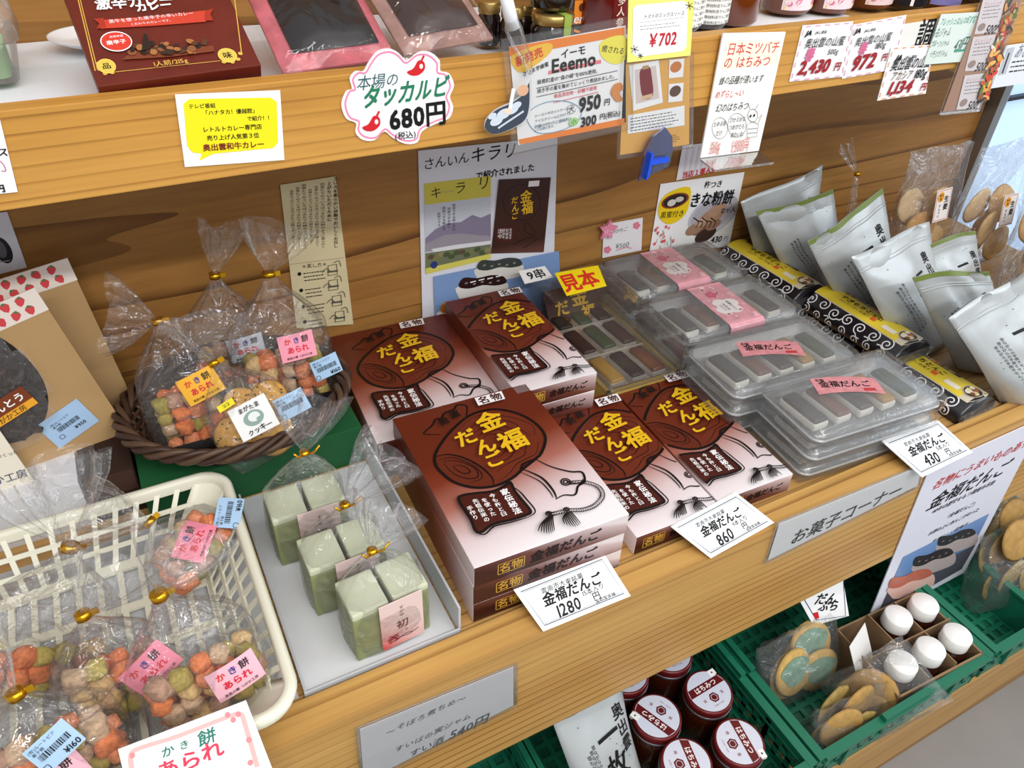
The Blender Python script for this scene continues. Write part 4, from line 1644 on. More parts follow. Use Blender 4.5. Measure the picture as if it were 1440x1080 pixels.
m = MB()
m.prism([(a, b) for a, b, c in oval(0.105, 0.085, 0)], 0.0, 0.004, WICK)
for j in range(7):
    f = j / 6
    rx, ry = 0.103 + 0.027 * f ** 0.8, 0.083 + 0.024 * f ** 0.8
    m.tube(oval(rx, ry, 0.005 + 0.028 * f, 96, 0.012, 22, PI * (j % 2)), 0.0028, WICK if j % 2 else WICK2, 6, True)
m.build('woven_side', t)
m = MB()
for i in range(44):
    a = 2 * PI * i / 44
    m.tube([(0.103 * math.cos(a), 0.083 * math.sin(a), 0.004), (0.118 * math.cos(a), 0.096 * math.sin(a), 0.018), (0.131 * math.cos(a), 0.108 * math.sin(a), 0.036)], 0.0024, WICK2, 6)
m.build('stakes', t)
m = MB()
for s in range(4):
    pts = []
    for i in range(120):
        a = 2 * PI * i / 120
        q = 9 * a + s * PI / 2
        pts.append(((0.133 + 0.007 * math.cos(q)) * math.cos(a), (0.111 + 0.006 * math.cos(q)) * math.sin(a), 0.038 + 0.006 * math.sin(q)))
    m.tube(pts, 0.0042, WICK if s % 2 else WICK2, 6, True)
m.build('braided_rim', t)

snack_bag('clear rice cracker bag with orange label, left in the wicker basket', (0.012, 0.385, 0.057), Py(222, 452, 0.425), Py(150, 445, 0.44), 0.098, 0.052, (1, -0.15, 0),
          [st_kaki('f2b53a', 0.024, 0.082, 0.25, tilt=0.15)], 30, seed=3, tray=True, fl_w=0.085)
snack_bag('clear rice cracker bag with pink label, right in the wicker basket', (0.128, 0.415, 0.057), Py(378, 386, 0.455), Py(392, 318, 0.462), 0.125, 0.055, (1, 0.05, 0),
          [st_kaki('f09aac', 0.014, 0.085, 0.04, tilt=0.2), st_blue('¥160', 0.046, 0.05, 0.12, ry=-0.1, tilt=0.1)], 40, seed=4, tray=True, fl_w=0.085)
snack_bag('clear rice cracker bag at the back of the wicker basket with an upright ruffled end', (0.07, 0.475, 0.057), Py(302, 388, 0.49), Py(315, 318, 0.495), 0.10, 0.05, RX,
          [st_kaki('c8cfd8', 0.02, 0.07, 0.1)], 26, seed=5, fl_w=0.05)


def cookies(t, w, d, h, R):
    ck = mat('d9a350', 0.7, 0.25, bump=0.4, bscale=180, mottled=0.2)
    sd = mat('3a2c18', 0.6)
    for (x, y, z, r) in ((-0.026, -0.006, 0.045, 0.024), (0.012, -0.010, 0.026, 0.027), (0.030, 0.0, 0.062, 0.022), (-0.002, 0.006, 0.07, 0.022)):
        M = MB()
        M.lathe([(0, -0.007), (r * 0.8, -0.006), (r, 0.0), (r * 0.9, 0.005), (r * 0.5, 0.008), (0, 0.009)], ck, 24)
        M.warp(lambda a, b, c: (a * (1 + 0.06 * noise.noise(V3((a * 80, b * 80, x * 50)))), b * (1 + 0.06 * noise.noise(V3((b * 80, a * 80, 3)))), c))
        for k in range(16):
            a, q = R.uniform(0, 6.28), r * 0.85 * math.sqrt(R.random())
            zz = 0.0092 - 0.0035 * (q / r) ** 2
            M.box((q * math.cos(a), q * math.sin(a), zz), (0.0022, 0.0015, 0.001), sd)
        M.build('sesame_cookie', t, M=Matrix.Translation((x, y, z)) @ Matrix.Rotation(PI / 2 - 0.2, 4, 'X') @ Matrix.Rotation(R.uniform(0, 3), 4, 'Z'))

    def lab(M):
        z = 0.0004
        M.text('まがたま', 0, 0.013, 0.026, INK, z, bold=0.03, jit=0.1)
        M.text('クッキー', 0.001, -0.014, 0.030, INK, z, bold=0.03, jit=0.1)
        g = mat('8fa8a0', 0.6)
        M.disc(0, 0, 0.012, 0.009, g, z)
        M.disc(0.001, 0.001, 0.007, 0.0055, mat('e8ecea'), z + 0.0001)
        M.disc(0.006, -0.003, 0.004, 0.002, g, z + 0.0002)
    sticker(t, 0.046, 0.040, (0.008, -d / 2 - 0.003, 0.055), 'f2f2f0', lab, -0.05, rx=PI / 2 - 0.25)

    def ko(M):
        M.text('ココ', 0, 0, 0.009, INK, 0.0004, bold=0.03)
    sticker(t, 0.020, 0.008, (-0.010, -d / 2 - 0.003, 0.083), 'f0e02c', ko, 0.05, rx=PI / 2 - 0.3, name='flavour_sticker')


snack_bag('small clear bag of sesame cookies at the front of the wicker basket', (0.086, 0.322, 0.060), Py(301, 511, 0.385), Py(290, 445, 0.40), 0.10, 0.045, (1, -0.25, 0),
          [st_blue('', 0.052, 0.046, -0.35, ry=-0.3)], 0, seed=6, pack=cookies, fl_w=0.09, group='clear bags of cookies')

# ------------------------------------------------------------------ cream plastic basket with tied bags
CRM = mat('e6e3cf', 0.35, 0.45)
bx0, bx1, by0, by1, bz, bb = -0.37, 0.030, -0.006, 0.332, 0.060, -0.004
t = thing('plastic_basket', 'cream plastic basket with square holes in its sides, at the left of the shelf', 'basket', T((bx0 + bx1) / 2, (by0 + by1) / 2, bb))
cxx, cyy = (bx0 + bx1) / 2, (by0 + by1) / 2
HW, HD, HH = (bx1 - bx0) / 2, (by1 - by0) / 2, bz - bb
IN = 0.048   # how far the bottom is drawn in


def wall_pt(side, u, v):
    """u along the wall, v 0 bottom .. 1 rim"""
    k = IN * (1 - v)
    if side in 'bf':
        s = 1 if side == 'b' else -1
        return V3((u * (HW - k), s * (HD - 0.006 - k), 0.002 + v * (HH - 0.006)))
    s = 1 if side == 'r' else -1
    return V3((s * (HW - 0.006 - k), u * (HD - k), 0.002 + v * (HH - 0.006)))


def bar(M, a, b, w, th, n):
    d = (b - a).normalized()
    s = d.cross(n).normalized()
    vs = []
    for p in (a, b):
        for (i, j) in ((-1, -1), (1, -1), (1, 1), (-1, 1)):
            vs.append(p + s * (w / 2 * i) + n * (th / 2 * j))
    M.add(vs, [(0, 1, 2, 3), (7, 6, 5, 4), (0, 4, 5, 1), (1, 5, 6, 2), (2, 6, 7, 3), (3, 7, 4, 0)], CRM)


m = MB()
for side in 'bfrl':
    nrm = {'b': V3((0, 1, -0.6)), 'f': V3((0, -1, -0.6)), 'r': V3((1, 0, -0.6)), 'l': V3((-1, 0, -0.6))}[side].normalized()
    nh = 15 if side in 'bf' else 13
    for v, w in ((0.97, 0.012), (0.63, 0.0055), (0.36, 0.0055), (0.06, 0.010)):
        bar(m, wall_pt(side, -0.87, v), wall_pt(side, 0.87, v), w, 0.0028, nrm)
    for i in range(nh + 1):
        u = -0.84 + 1.68 * i / nh
        bar(m, wall_pt(side, u, 0), wall_pt(side, u, 1), 0.0055, 0.0026, nrm)
for sx in (-1, 1):
    for sy in (-1, 1):
        q = []
        for v in (0.0, 1.0):
            k = IN * (1 - v)
            X, Y = HW - 0.006 - k, HD - 0.006 - k
            r = 0.030
            q.append([V3((sx * (X - r + r * math.sin(a)), sy * (Y - r + r * math.cos(a)), 0.002 + v * (HH - 0.006))) for a in (PI / 2 * j / 6 for j in range(7))])
            q[-1] = [V3((sx * (X - 0.16 * X), sy * Y, q[-1][0].z))] + q[-1] + [V3((sx * X, sy * (Y - 0.16 * Y), q[-1][0].z))]
        m.rings(q, CRM, False, True)
m.build('slotted_side', t)
m = MB()
rim = rrect(2 * HW, 2 * HD, 0.034, 8)
rim2 = rrect(2 * HW - 0.022, 2 * HD - 0.022, 0.026, 8)
rows_ = [[(a, b, HH - 0.013) for a, b in rrect(2 * HW - 0.004, 2 * HD - 0.004, 0.034, 8)], [(a, b, HH - 0.004) for a, b in rim], [(a, b, HH) for a, b in rrect(2 * HW - 0.006, 2 * HD - 0.006, 0.032, 8)], [(a, b, HH) for a, b in rrect(2 * HW - 0.018, 2 * HD - 0.018, 0.028, 8)], [(a, b, HH - 0.004) for a, b in rim2], [(a, b, HH - 0.013) for a, b in rrect(2 * HW - 0.024, 2 * HD - 0.024, 0.026, 8)]]
m.rings(rows_, CRM, True, True)
m.build('rim', t)
m = MB()
fx, fy = HW - IN - 0.004, HD - IN - 0.004
for i in range(15):
    u = -fx + 2 * fx * i / 14
    m.box((u, 0, 0.002), (0.006, 2 * fy, 0.003), CRM)
for i in range(5):
    u = -fy + 2 * fy * i / 4
    m.box((0, u, 0.0021), (2 * fx, 0.010, 0.003), CRM)
m.build('slotted_bottom', t)

GW = 'rice cracker bags in the cream basket'
m = MB()
m.box((-0.195, 0.190, ZS + 0.0006), (0.448, 0.290, 0.0008), mat('bfc0c2', 0.6, 0.3))
tag(m.build('paper_sheet'), 'light grey paper sheet lying on the shelf under the cream basket', 'paper')
FZ = 0.0045
snack_bag('clear rice cracker bag with pale pink label and gold tie behind the handwritten card', (-0.036, 0.062, FZ), Py(224, 838, 0.095), Py(262, 752, 0.115), 0.115, 0.062, (1, 0.12, 0),
          [st_kaki('f3bccb', 0.022, 0.05, 0.03, tilt=0.1)], 34, group=GW, seed=11, fl_w=0.085)
snack_bag('clear rice cracker bag lying at the back right corner of the cream basket', (-0.012, 0.215, 0.026), (-0.060, 0.262, 0.07), (-0.12, 0.29, 0.085), 0.10, 0.05, (0.75, 0.62, 0.1),
          [st_kaki('f28aa0', 0.0, 0.032, 0.3, tilt=0.3), st_blue('¥160', 0.046, 0.022, 0.25, ry=-0.2, tilt=0.3)], 22, group=GW, seed=12, fl_w=0.08)
snack_bag('clear rice cracker bag with a tall ruffled end at the left of the cream basket', (-0.195, 0.155, FZ), Py(98, 770, 0.19), Py(62, 655, 0.22), 0.12, 0.06, (1, 0.2, 0),
          [], 26, group=GW, seed=13, fl_w=0.10)
snack_bag('clear rice cracker bag with a deep pink label in the middle of the cream basket', (-0.112, 0.098, FZ), Py(117, 866, 0.13), Py(165, 790, 0.15), 0.10, 0.055, (1, 0.1, 0),
          [st_kaki('f08da4', 0.030, 0.048, 0.4, tilt=0.15)], 26, group=GW, seed=14, fl_w=0.08)
snack_bag('clear rice cracker bag cut by the lower left corner of the picture', (-0.165, 0.045, FZ), (-0.178, 0.078, 0.105), (-0.21, 0.10, 0.16), 0.115, 0.06, (1, 0.1, 0),
          [st_kaki('f3bccb', 0.0, 0.036, 0.15, tilt=0.1), st_blue('¥160', 0.010, 0.066, 0.3, tilt=0.25)], 32, group=GW, seed=15, fl_w=0.08)


def d_kaki(I):
    pk = mat('f3b9b4', 0.6)
    I.line([(186, 1085), (184, 1062), (196, 1052), (250, 1035), (320, 1008), (338, 1004), (345, 1020), (362, 1078)], 6, pk, sm=4)
    for x, y in ((320, 1005), (328, 1012), (335, 1004), (186, 1062), (352, 1072), (350, 1040)):
        I.disc(x, y, 4, 4, mat('ee8f94', 0.6))
    g = mat('1f7a6a', 0.6)
    I.t('か', 236, 1056, 20, g, bold=0.01, shear=0.1)
    I.t('き', 259, 1047, 16, g, bold=0.01, shear=0.1)
    I.t('餅', 291, 1036, 28, g, bold=0.01, shear=0.1)
    I.t('あられ', 268, 1068, 100, mat('e0405c', 0.6), bold=0.02, jit=0.05)
    I.t('160円', 290, 1100, 60, INK)


nC = V3((0, math.cos(0.5), -math.sin(0.5)))
card('handwritten_card', 'white handwritten card with a pink border leaning on the cream basket', 'card', ((166, 1054), (346, 985), (398, 1120), (200, 1200)), (V3((-0.02, -0.014, 0.062)), nC), d_kaki)

# ------------------------------------------------------------------ kraft paper bags with strawberry tape
KRAFT = mat('b99668', 0.7, 0.2, bump=0.25, bscale=30)
BERRY = mat('d8454c', 0.6)


def kraft_bag(label, br, tr, w, depth, full=True):
    """upright flat-bottomed paper bag: br, tr = right edge of the front in the world"""
    h = (V3(tr) - V3(br)).length
    z = (V3(tr) - V3(br)).normalized()
    x = V3((1, 0.16, 0.0))
    x = (x - z * z.dot(x)).normalized()
    y = z.cross(x)
    M = Matrix((x, y, z)).transposed().to_4x4()
    M.translation = V3(br) - x * (w / 2)
    t = thing('paper_bag', label, 'paper bag', M, 'kraft bags with strawberry tape')
    b = MB()
    n = 9
    fr, bk = [], []
    for j in range(n):
        f = j / (n - 1)
        dd = depth * (1 - f ** 1.4) + 0.003
        fr.append([V3((-w / 2, 0, h * f)), V3((w / 2, 0, h * f))])
        bk.append([V3((w / 2 - 0.002 * f, dd, h * f)), V3((-w / 2, dd, h * f))])
    mid = [[V3((w / 2 - 0.016 * (0.3 + f), (depth * (1 - f ** 1.4) + 0.003) * 0.5, h * f))] for f in (j / (n - 1) for j in range(n))]
    midl = [[V3((-w / 2 + 0.016 * (0.3 + f), (depth * (1 - f ** 1.4) + 0.003) * 0.5, h * f))] for f in (j / (n - 1) for j in range(n))]
    b.rings([fr[j] + mid[j] + bk[j] + midl[j] for j in range(n)], KRAFT, True, False, (True, True))
    b.build('paper_body', t)
    tp = MB()
    tp.box((0, -0.0006, h - 0.012), (w * 1.005, 0.0012, 0.028), mat('efe2d6', 0.6))
    R = random.Random(int(w * 1e4) + int(br[1] * 1000))
    for r in range(2):
        for k in range(13):
            cx = -w / 2 + 0.008 + k * (w - 0.012) / 12 + (0.004 if r else 0)
            cz = h - 0.006 - r * 0.0125
            pts = [(-0.0048, 0.002), (-0.003, 0.0045), (0, 0.0035), (0.003, 0.0045), (0.0048, 0.002), (0.003, -0.003), (0, -0.0056), (-0.003, -0.003)]
            if cx > w / 2 - 0.005:
                continue
            q = MB()
            q.poly(pts, BERRY, 0.0)
            q.poly([(-0.003, 0.0045), (0, 0.0065), (0.003, 0.0045), (0, 0.003)], mat('5c7a48', 0.6), 0.0002)
            a = R.uniform(-0.6, 0.6)
            q.xf(Matrix.Translation((cx, -0.0014, cz)) @ Matrix.Rotation(PI / 2, 4, 'X') @ Matrix.Rotation(a, 4, 'Z'))
            tp.add(q.v, q.f, BERRY)
            tp.mi[-2:] = [tp.mid(BERRY), tp.mid(mat('5c7a48', 0.6))]
    tp.build('strawberry_tape', t)
    return t, h


def window_bag():
    t, h = kraft_bag('brown kraft bag with window, strawberry tape and a 950 yen sticker, in front', (-0.064, 0.437, 0.062), (-0.104, 0.452, 0.264), 0.19, 0.042)
    # window: dark brown snack seen through film
    wx, wz = 0.002, 0.122
    m = MB()
    ell = [(wx + 0.050 * math.cos(a), wz + 0.068 * math.sin(a) * (1.25 if math.sin(a) > 0 else 1)) for a in (2 * PI * i / 40 for i in range(40))]
    q = MB()
    q.poly(ell, mat('241815', 0.5), 0)
    q.xf(Matrix.Translation((0, -0.0006, 0)) @ Matrix.Rotation(PI / 2, 4, 'X'))
    q.build('window_hole', t)
    R = random.Random(9)
    stick_ms = []
    for c in ('2e1c17', '3a241c', '241512'):
        s_ = MB()
        s_.tube([(-0.016, 0, 0), (-0.006, 0.002, 0.001), (0.006, -0.001, 0), (0.016, 0.001, 0.001)], [0.0035, 0.0055, 0.0055, 0.0035], mat(c, 0.6, 0.4, bump=0.8, bscale=200), 8)
        stick_ms.append(s_.mesh('fried_cracker'))
    for k in range(46):
        a, r = R.uniform(0, 6.28), math.sqrt(R.random())
        x, z = wx + 0.036 * r * math.cos(a), wz - 0.014 + 0.043 * r * math.sin(a)
        o = bpy.data.objects.new('fried_cracker', R.choice(stick_ms))
        COL.objects.link(o)
        o.parent = t
        o.matrix_local = Matrix.Translation((x, -0.004, z)) @ Matrix.Rotation(R.uniform(0.4, 2.6), 4, 'Y') @ Matrix.Rotation(R.uniform(-0.3, 0.3), 4, 'Z')
    q = MB()
    N_ = 10
    vs = [(wx + 0.052 * u, -0.011 - 0.004 * (1 - u * u) * (1 - v * v), wz + 0.006 + 0.078 * v) for u, v in ((-1 + 2 * i / N_, -1 + 2 * j / N_) for j in range(N_ + 1) for i in range(N_ + 1))]
    keep = [(j * (N_ + 1) + i, j * (N_ + 1) + i + 1, (j + 1) * (N_ + 1) + i + 1, (j + 1) * (N_ + 1) + i) for j in range(N_) for i in range(N_) if ((i - 4.5) / 5) ** 2 + ((j - 4.5) / 5) ** 2 < 1.05]
    q.add(vs, keep, FILM2, True)
    q.build('window_film', t)

    def lab(M):
        z = 0.0004
        M.rect(0, -0.009, 0.072, 0.009, mat('e8a32c', 0.5), z)
        M.text('かりんとう', 0.004, 0.004, 0.056, WHITE, z + 0.0001, bold=0.025)
        M.text('つがか工房', 0.006, -0.009, 0.038, INK, z + 0.0001, bold=0.01)
    sticker(t, 0.072, 0.027, (wx - 0.004, -0.017, 0.104), '7a3a1e', lab, 0.14)
    sticker(t, 0.052, 0.040, (0.046, -0.0012, 0.047), 'a9c8e8', lambda M: (blue_tag('¥950')(M), M.xf(Matrix.Scale(1.42, 4)) if False else None), 0.17, name='price_sticker')


window_bag()
kraft_bag('brown kraft bag with strawberry tape standing behind the windowed bag', (-0.050, 0.494, 0.05), (-0.070, 0.512, 0.262), 0.20, 0.026)
m = MB()
m.box((-0.200, 0.445, 0.0265), (0.150, 0.150, 0.069), mat('d9d9dc', 0.5, 0.3), 0.001)
tag(m.build('white_box'), 'plain white paper box under the kraft bags', 'box')


m = MB()
m.box((-0.0945, 0.445, 0.0265), (0.056, 0.150, 0.069), mat('33211a', 0.6, 0.3), 0.001)
m.box((-0.0945, 0.3695, 0.044), (0.052, 0.0012, 0.030), mat('4a332a', 0.6, 0.3))
tag(m.build('dark_box'), 'dark brown box between the white paper box and the green box', 'box')


def d_w(I):
    I.t('固くないふかふかつくった', -20, 648, 96, INK, jit=0.05)
    I.t('つがか工房', -2, 676, 86, mat('3a4a68', 0.6), bold=0.01, jit=0.04)


card('handwritten_card', 'cream handwritten card standing before the kraft bag at the left edge', 'card', ((-80, 600), (0, 606), (48, 676), (-40, 730)), (V3((-0.2, 0.392, 0.06)), V3((0.05, 0.97, -0.22)).normalized()), d_w, mat('e4dccb', 0.6))
# ================================================================== UIRO SWEETS IN THE PAPER TRAY
PAPER = mat('d3d4d6', 0.6, 0.3, bump=0.2, bscale=14)
t = thing('paper_tray', 'light grey lined tray holding the pale green block sweets', 'tray', T(0.117, 0.188, ZS))
m = MB()
m.box((0, 0, 0.001), (0.160, 0.290, 0.002), PAPER)
m.build('liner', t)
m = MB()
gw = mat('c2c4c8', 0.4, 0.4)
m.box((0.083, 0, 0.021), (0.0025, 0.29, 0.042), gw)
m.box((-0.081, 0, 0.006), (0.0025, 0.29, 0.012), gw)
m.box((0, -0.1455, 0.004), (0.165, 0.002, 0.008), gw)
m.build('side_wall', t)
UGR = mat('8f9665', 0.45, 0.4, mottled=0.12, bscale=70)
UTOP = mat('cdd1b4', 0.5, 0.4)
ULAB = grad_mat('uiro_label_print', (-12.0, 0, -14.0, 0.80), ((0.0, 'e9cfc9'), (0.45, 'e2b2ac'), (0.8, 'cf5a56'), (1.0, 'b8383c')))


def uiro(label, x, y, rz, neck, tip, seed):
    B = V3((x, y, ZS + 0.0025))
    M = T(x, y, B.z, rz)
    t = thing('uiro_bag', label, 'sweet bag', M, 'clear bags of pale green block sweets')
    for i, sx in enumerate((-1, 1)):
        b = MB()
        b.box((sx * 0.0215, 0.001 * i, 0.033), (0.039, 0.048, 0.066), UGR, 0.003)
        b.box((sx * 0.0215, 0.001 * i, 0.0695), (0.0385, 0.0475, 0.009), UTOP, 0.0025)
        b.build('sweet_block', t)
    q = MB()
    q.box((0.008, -0.0278, 0.041), (0.046, 0.0012, 0.070), ULAB)
    R = random.Random(seed)
    w = MB()
    w.vtext('すがや', 0, 0.016, 0.018, mat('7a4a48'), 0.0)
    w.text('初', 0, -0.004, 0.014, mat('6a1c24'), 0.0, bold=0.01)
    w.text('ころ', 0.001, -0.016, 0.010, mat('7a3a40'), 0.0)
    for k in range(16):
        w.strip([(-0.018 + R.uniform(0, 0.014), -0.027 + R.uniform(0, 0.012)), (-0.018 + R.uniform(0, 0.014), -0.027 + R.uniform(0, 0.014))], 0.0007, mat('a82c34'), 0.0001)
    w.strip([(-0.016, -0.028), (-0.004, -0.024), (0.006, -0.026), (0.017, -0.022)], 0.0008, INK, 0.0002)
    w.strip([(-0.010, -0.028), (0.002, -0.022), (0.010, -0.024)], 0.0006, INK, 0.0002)
    w.xf(Matrix.Translation((0.008, -0.0289, 0.042)) @ Matrix.Rotation(PI / 2, 4, 'X'))
    lab = q.build('paper_label', t)
    w.build('label_print', lab)
    inv = M.inverted()
    n_, tp = inv @ V3(neck), inv @ V3(tip)
    fb = film_body(0.088, 0.058, n_.z, tp - V3((0, 0, n_.z)), 0.075, seed, bot=0.98, full=0.66)
    fb.warp(lambda a, b, c: (a + (n_.x) * max(0, (c / n_.z - 0.6)) / 0.4 if c < n_.z else a + n_.x, b + n_.y * max(0, (c / n_.z - 0.6)) / 0.4 if c < n_.z else b + n_.y, c))
    fb.build('clear_bag', t)
    g = MB()
    g.lathe([(0.003, -0.002), (0.0052, -0.001), (0.0052, 0.002), (0.003, 0.003)], GOLDM, 12)
    g.tube([(0.003, -0.004, 0), (0.010, -0.007, 0.004), (0.016, -0.006, 0.010)], 0.0012, GOLDM, 6)
    g.tube([(-0.003, -0.004, 0), (-0.008, -0.008, 0.003), (-0.012, -0.007, 0.009)], 0.0012, GOLDM, 6)
    g.build('gold_tie', t, loc=n_)
    return t


uiro('bag of pale green sweets with the fully visible pink label, nearest the front board', 0.132, 0.081, 0.06, Py(523, 775, 0.085), Py(560, 712, 0.10), 1)
uiro('bag of pale green sweets in the middle of the row of three', 0.112, 0.150, 0.02, Py(485, 710, 0.150), Py(540, 640, 0.165), 2)
uiro('bag of pale green sweets farthest back, against the green box', 0.096, 0.232, 0.0, Py(428, 637, 0.232), Py(425, 565, 0.245), 3)

# ================================================================== SAMPLE BOX WITH ITS CLEAR LID
DCOL = ['3a2620', '3f4a2c', '4a3226', 'a8823a', '6b3f2a', '2e2420']
MOCHI = mat('d9d6cc', 0.5, 0.4)
GLIT = mat('d6b860', 0.4, 0.5, 0.25, bump=1.0, bscale=500)


def dango_mesh(col, l=0.066, w=0.026):
    M = MB()
    M.box((0, 0, 0.006), (w, l, 0.012), MOCHI, 0.004)
    q = MB()
    q.box((0, 0, 0), (w * 0.92, l * 0.93, 0.009), mat(col, 0.35, 0.5, bump=0.6, bscale=160), 0.0042)
    q.warp(lambda x, y, z: (x * (1 + 0.1 * noise.noise(V3((y * 90, x * 50, 1)))), y, z * (1 + 0.3 * noise.noise(V3((x * 100, y * 100, 4)))) + 0.0125))
    M.add(q.v, q.f, q.mats[0], True)
    return M.mesh('dango_bar')


DANGO = [dango_mesh(c) for c in DCOL]


def add_dango(t, k, x, y, z, rz=0.0, s=1.0):
    o = bpy.data.objects.new('dango_bar', DANGO[k])
    COL.objects.link(o)
    o.parent = t
    o.location = (x, y, z)
    o.rotation_euler = (0, 0, rz)
    o.scale = (s, s, s)
    return o


t = thing('sample_box', 'open gold-edged sample box of sweets under a clear lid with a yellow sample sign', 'box', T(0.606, 0.398, ZS, -0.02))
m = MB()
W_, D_, H_ = 0.128, 0.235, 0.036
m.box((0, 0, 0.002), (W_, D_, 0.004), mat('5a2a1c', 0.5))
for (x, y, dx, dy) in ((0, -D_ / 2 + 0.004, W_, 0.008), (0, D_ / 2 - 0.004, W_, 0.008), (-W_ / 2 + 0.004, 0, 0.008, D_), (W_ / 2 - 0.004, 0, 0.008, D_)):
    m.box((x, y, H_ / 2), (dx, dy, H_), GLIT, 0.001)
m.build('gold_frame', t)
m = MB()
m.box((0, -0.003, 0.022), (W_ - 0.016, D_ - 0.018, 0.004), mat('e9e6dc', 0.5))
m.box((0, -0.030, 0.028), (W_ - 0.018, 0.002, 0.016), MOCHI)
m.box((0, 0.050, 0.028), (W_ - 0.018, 0.002, 0.016), MOCHI)
m.build('inner_tray', t)
k = 0
for j, y in enumerate((-0.068, 0.010, 0.082)):
    for i, x in enumerate((-0.036, 0.0, 0.036)):
        add_dango(t, (3, 5, 4, 0, 1, 2, 5, 1, 0)[k], x, y, 0.0235, 0.05)
        k += 1
m = MB()
m.box((0, 0, H_ + 0.030), (W_ + 0.003, D_ + 0.003, 0.060), RIGID)
m.build('clear_lid', t)
m = MB()
fr = rrect(0.10, 0.05, 0.002, 2, 0, 0.07)
m.add([(-0.05, 0.075, 0.03), (0.05, 0.075, 0.03), (0.05, 0.110, 0.075), (-0.05, 0.110, 0.075)], [(0, 1, 2, 3)], mat('4a2012', 0.5))
q = MB()
q.text('金', 0.012, 0.008, 0.032, M_GOLD, 0.0006, bold=0.03)
q.text('だ', -0.022, -0.004, 0.026, M_GOLD, 0.0006, bold=0.03)
q.text('福', 0.024, -0.020, 0.026, M_GOLD, 0.0006, bold=0.03)
q.xf(Matrix.Translation((0, 0.0925, 0.0525)) @ Matrix.Rotation(0.909, 4, 'X'))
for mt in q.mats:
    m.add(q.v, q.f, mt)
m.build('lid_card', t)


def d_mihon(I):
    I.t('見本', 815, 395, 52, mat('d8321e', 0.6), bold=0.035, sy=1.15)


def d_9(I):
    I.t('9串', 754, 386, 26, INK, bold=0.02)


PS = (V3((0.56, 0.30, 0.0905)), V3((0, 0.25, -0.97)).normalized())
card('sample_sign', 'bright yellow sign with red characters on the clear sample box', 'sign', ((780, 384), (841, 373), (853, 402), (797, 416)), (V3((0.58, 0.40, 0.091)), V3((0, 0.3, -0.95)).normalized()), d_mihon, mat('f5d91c', 0.5, 0.3))
card('count_card', 'small white nine-skewer card on the corner of the clear sample box', 'card', ((729, 381), (766, 374), (778, 390), (738, 399)), (V3((0.55, 0.47, 0.091)), V3((0, 0.3, -0.95)).normalized()), d_9)

# ================================================================== CLEAR TRAYS OF SWEETS
PINKP = mat('eda9b4', 0.5, 0.35, mottled=0.15, bscale=70)


def shell(w, d, z0, z1, inset, r=0.012, cap='bottom', lip=0.004):
    M = MB()
    lo = rrect(w - inset * 2, d - inset * 2, r, 5)
    hi = rrect(w, d, r, 5)
    lp = rrect(w + lip * 2, d + lip * 2, r + lip, 5)
    if cap == 'bottom':
        M.rings([[(a, b, z0) for a, b in lo], [(a, b, z1) for a, b in hi], [(a, b, z1) for a, b in lp], [(a, b, z1 - 0.002) for a, b in lp]], FROST, True, True, (True, False))
    else:
        M.rings([[(a, b, z0 - 0.002) for a, b in lp], [(a, b, z0) for a, b in lp], [(a, b, z0) for a, b in hi], [(a, b, z1 - 0.002) for a, b in rrect(w - inset, d - inset, r, 5)], [(a, b, z1) for a, b in rrect(w - inset * 2 - 0.004, d - inset * 2 - 0.004, r, 5)]], LIDP, True, True, (False, True))
    return M


TW, TD, TH = 0.212, 0.116, 0.0285
TRAY = [shell(TW, TD, 0.0004, 0.014, 0.004).mesh('tray_base'), shell(TW, TD, 0.0142, TH, 0.004, cap='top').mesh('tray_lid')]


def band_mesh():
    M = MB()
    x0, x1 = -0.030, 0.034
    d = TD / 2 + 0.003
    pts = [(-d, 0.003), (-d, TH - 0.003), (-d + 0.006, TH + 0.0006), (d - 0.006, TH + 0.0006), (d, TH - 0.003), (d, 0.003)]
    M.rings([[(x0, a, b) for a, b in pts], [(x1, a, b) for a, b in pts]], PINKP, False, False)
    R = random.Random(5)
    z = TH + 0.0009
    for k in range(30):
        M.disc(R.uniform(x0 + 0.003, x1 - 0.003), R.uniform(-d + 0.01, d - 0.01), R.uniform(0.002, 0.005), R.uniform(0.002, 0.005), mat(R.choice(['f6ccd4', 'f4c0ca', 'e895a6']), 0.5), z, 10)
    z += 0.0001
    for (a, b, r) in ((0.0, -0.012, 0.018), (0.010, -0.004, 0.014), (-0.010, -0.018, 0.014), (0.006, -0.022, 0.013), (-0.006, 0.0, 0.013)):
        M.disc(a, b, r, r * 0.8, mat('f6efee', 0.5), z, 20)
        z += 0.00002
    for k in range(5):
        a = 2 * PI * k / 5
        M.disc(-0.004 + 0.0055 * math.cos(a), 0.026 + 0.0055 * math.sin(a), 0.0045, 0.0045, mat('d8607e', 0.5), z, 12)
    M.vtext('金福だんご', 0.007, -0.012, 0.030, mat('3a2a2a'), z + 0.0001, bold=0.01)
    M.vtext('金助堂', -0.003, -0.012, 0.020, mat('3a2a2a'), z + 0.0001)
    M.vtext('雲南市大東', -0.010, -0.013, 0.018, mat('6a5a5a'), z + 0.0001)
    M.rect(0.013, -0.026, 0.004, 0.004, RED, z + 0.0001)
    return M.mesh('pink_band')


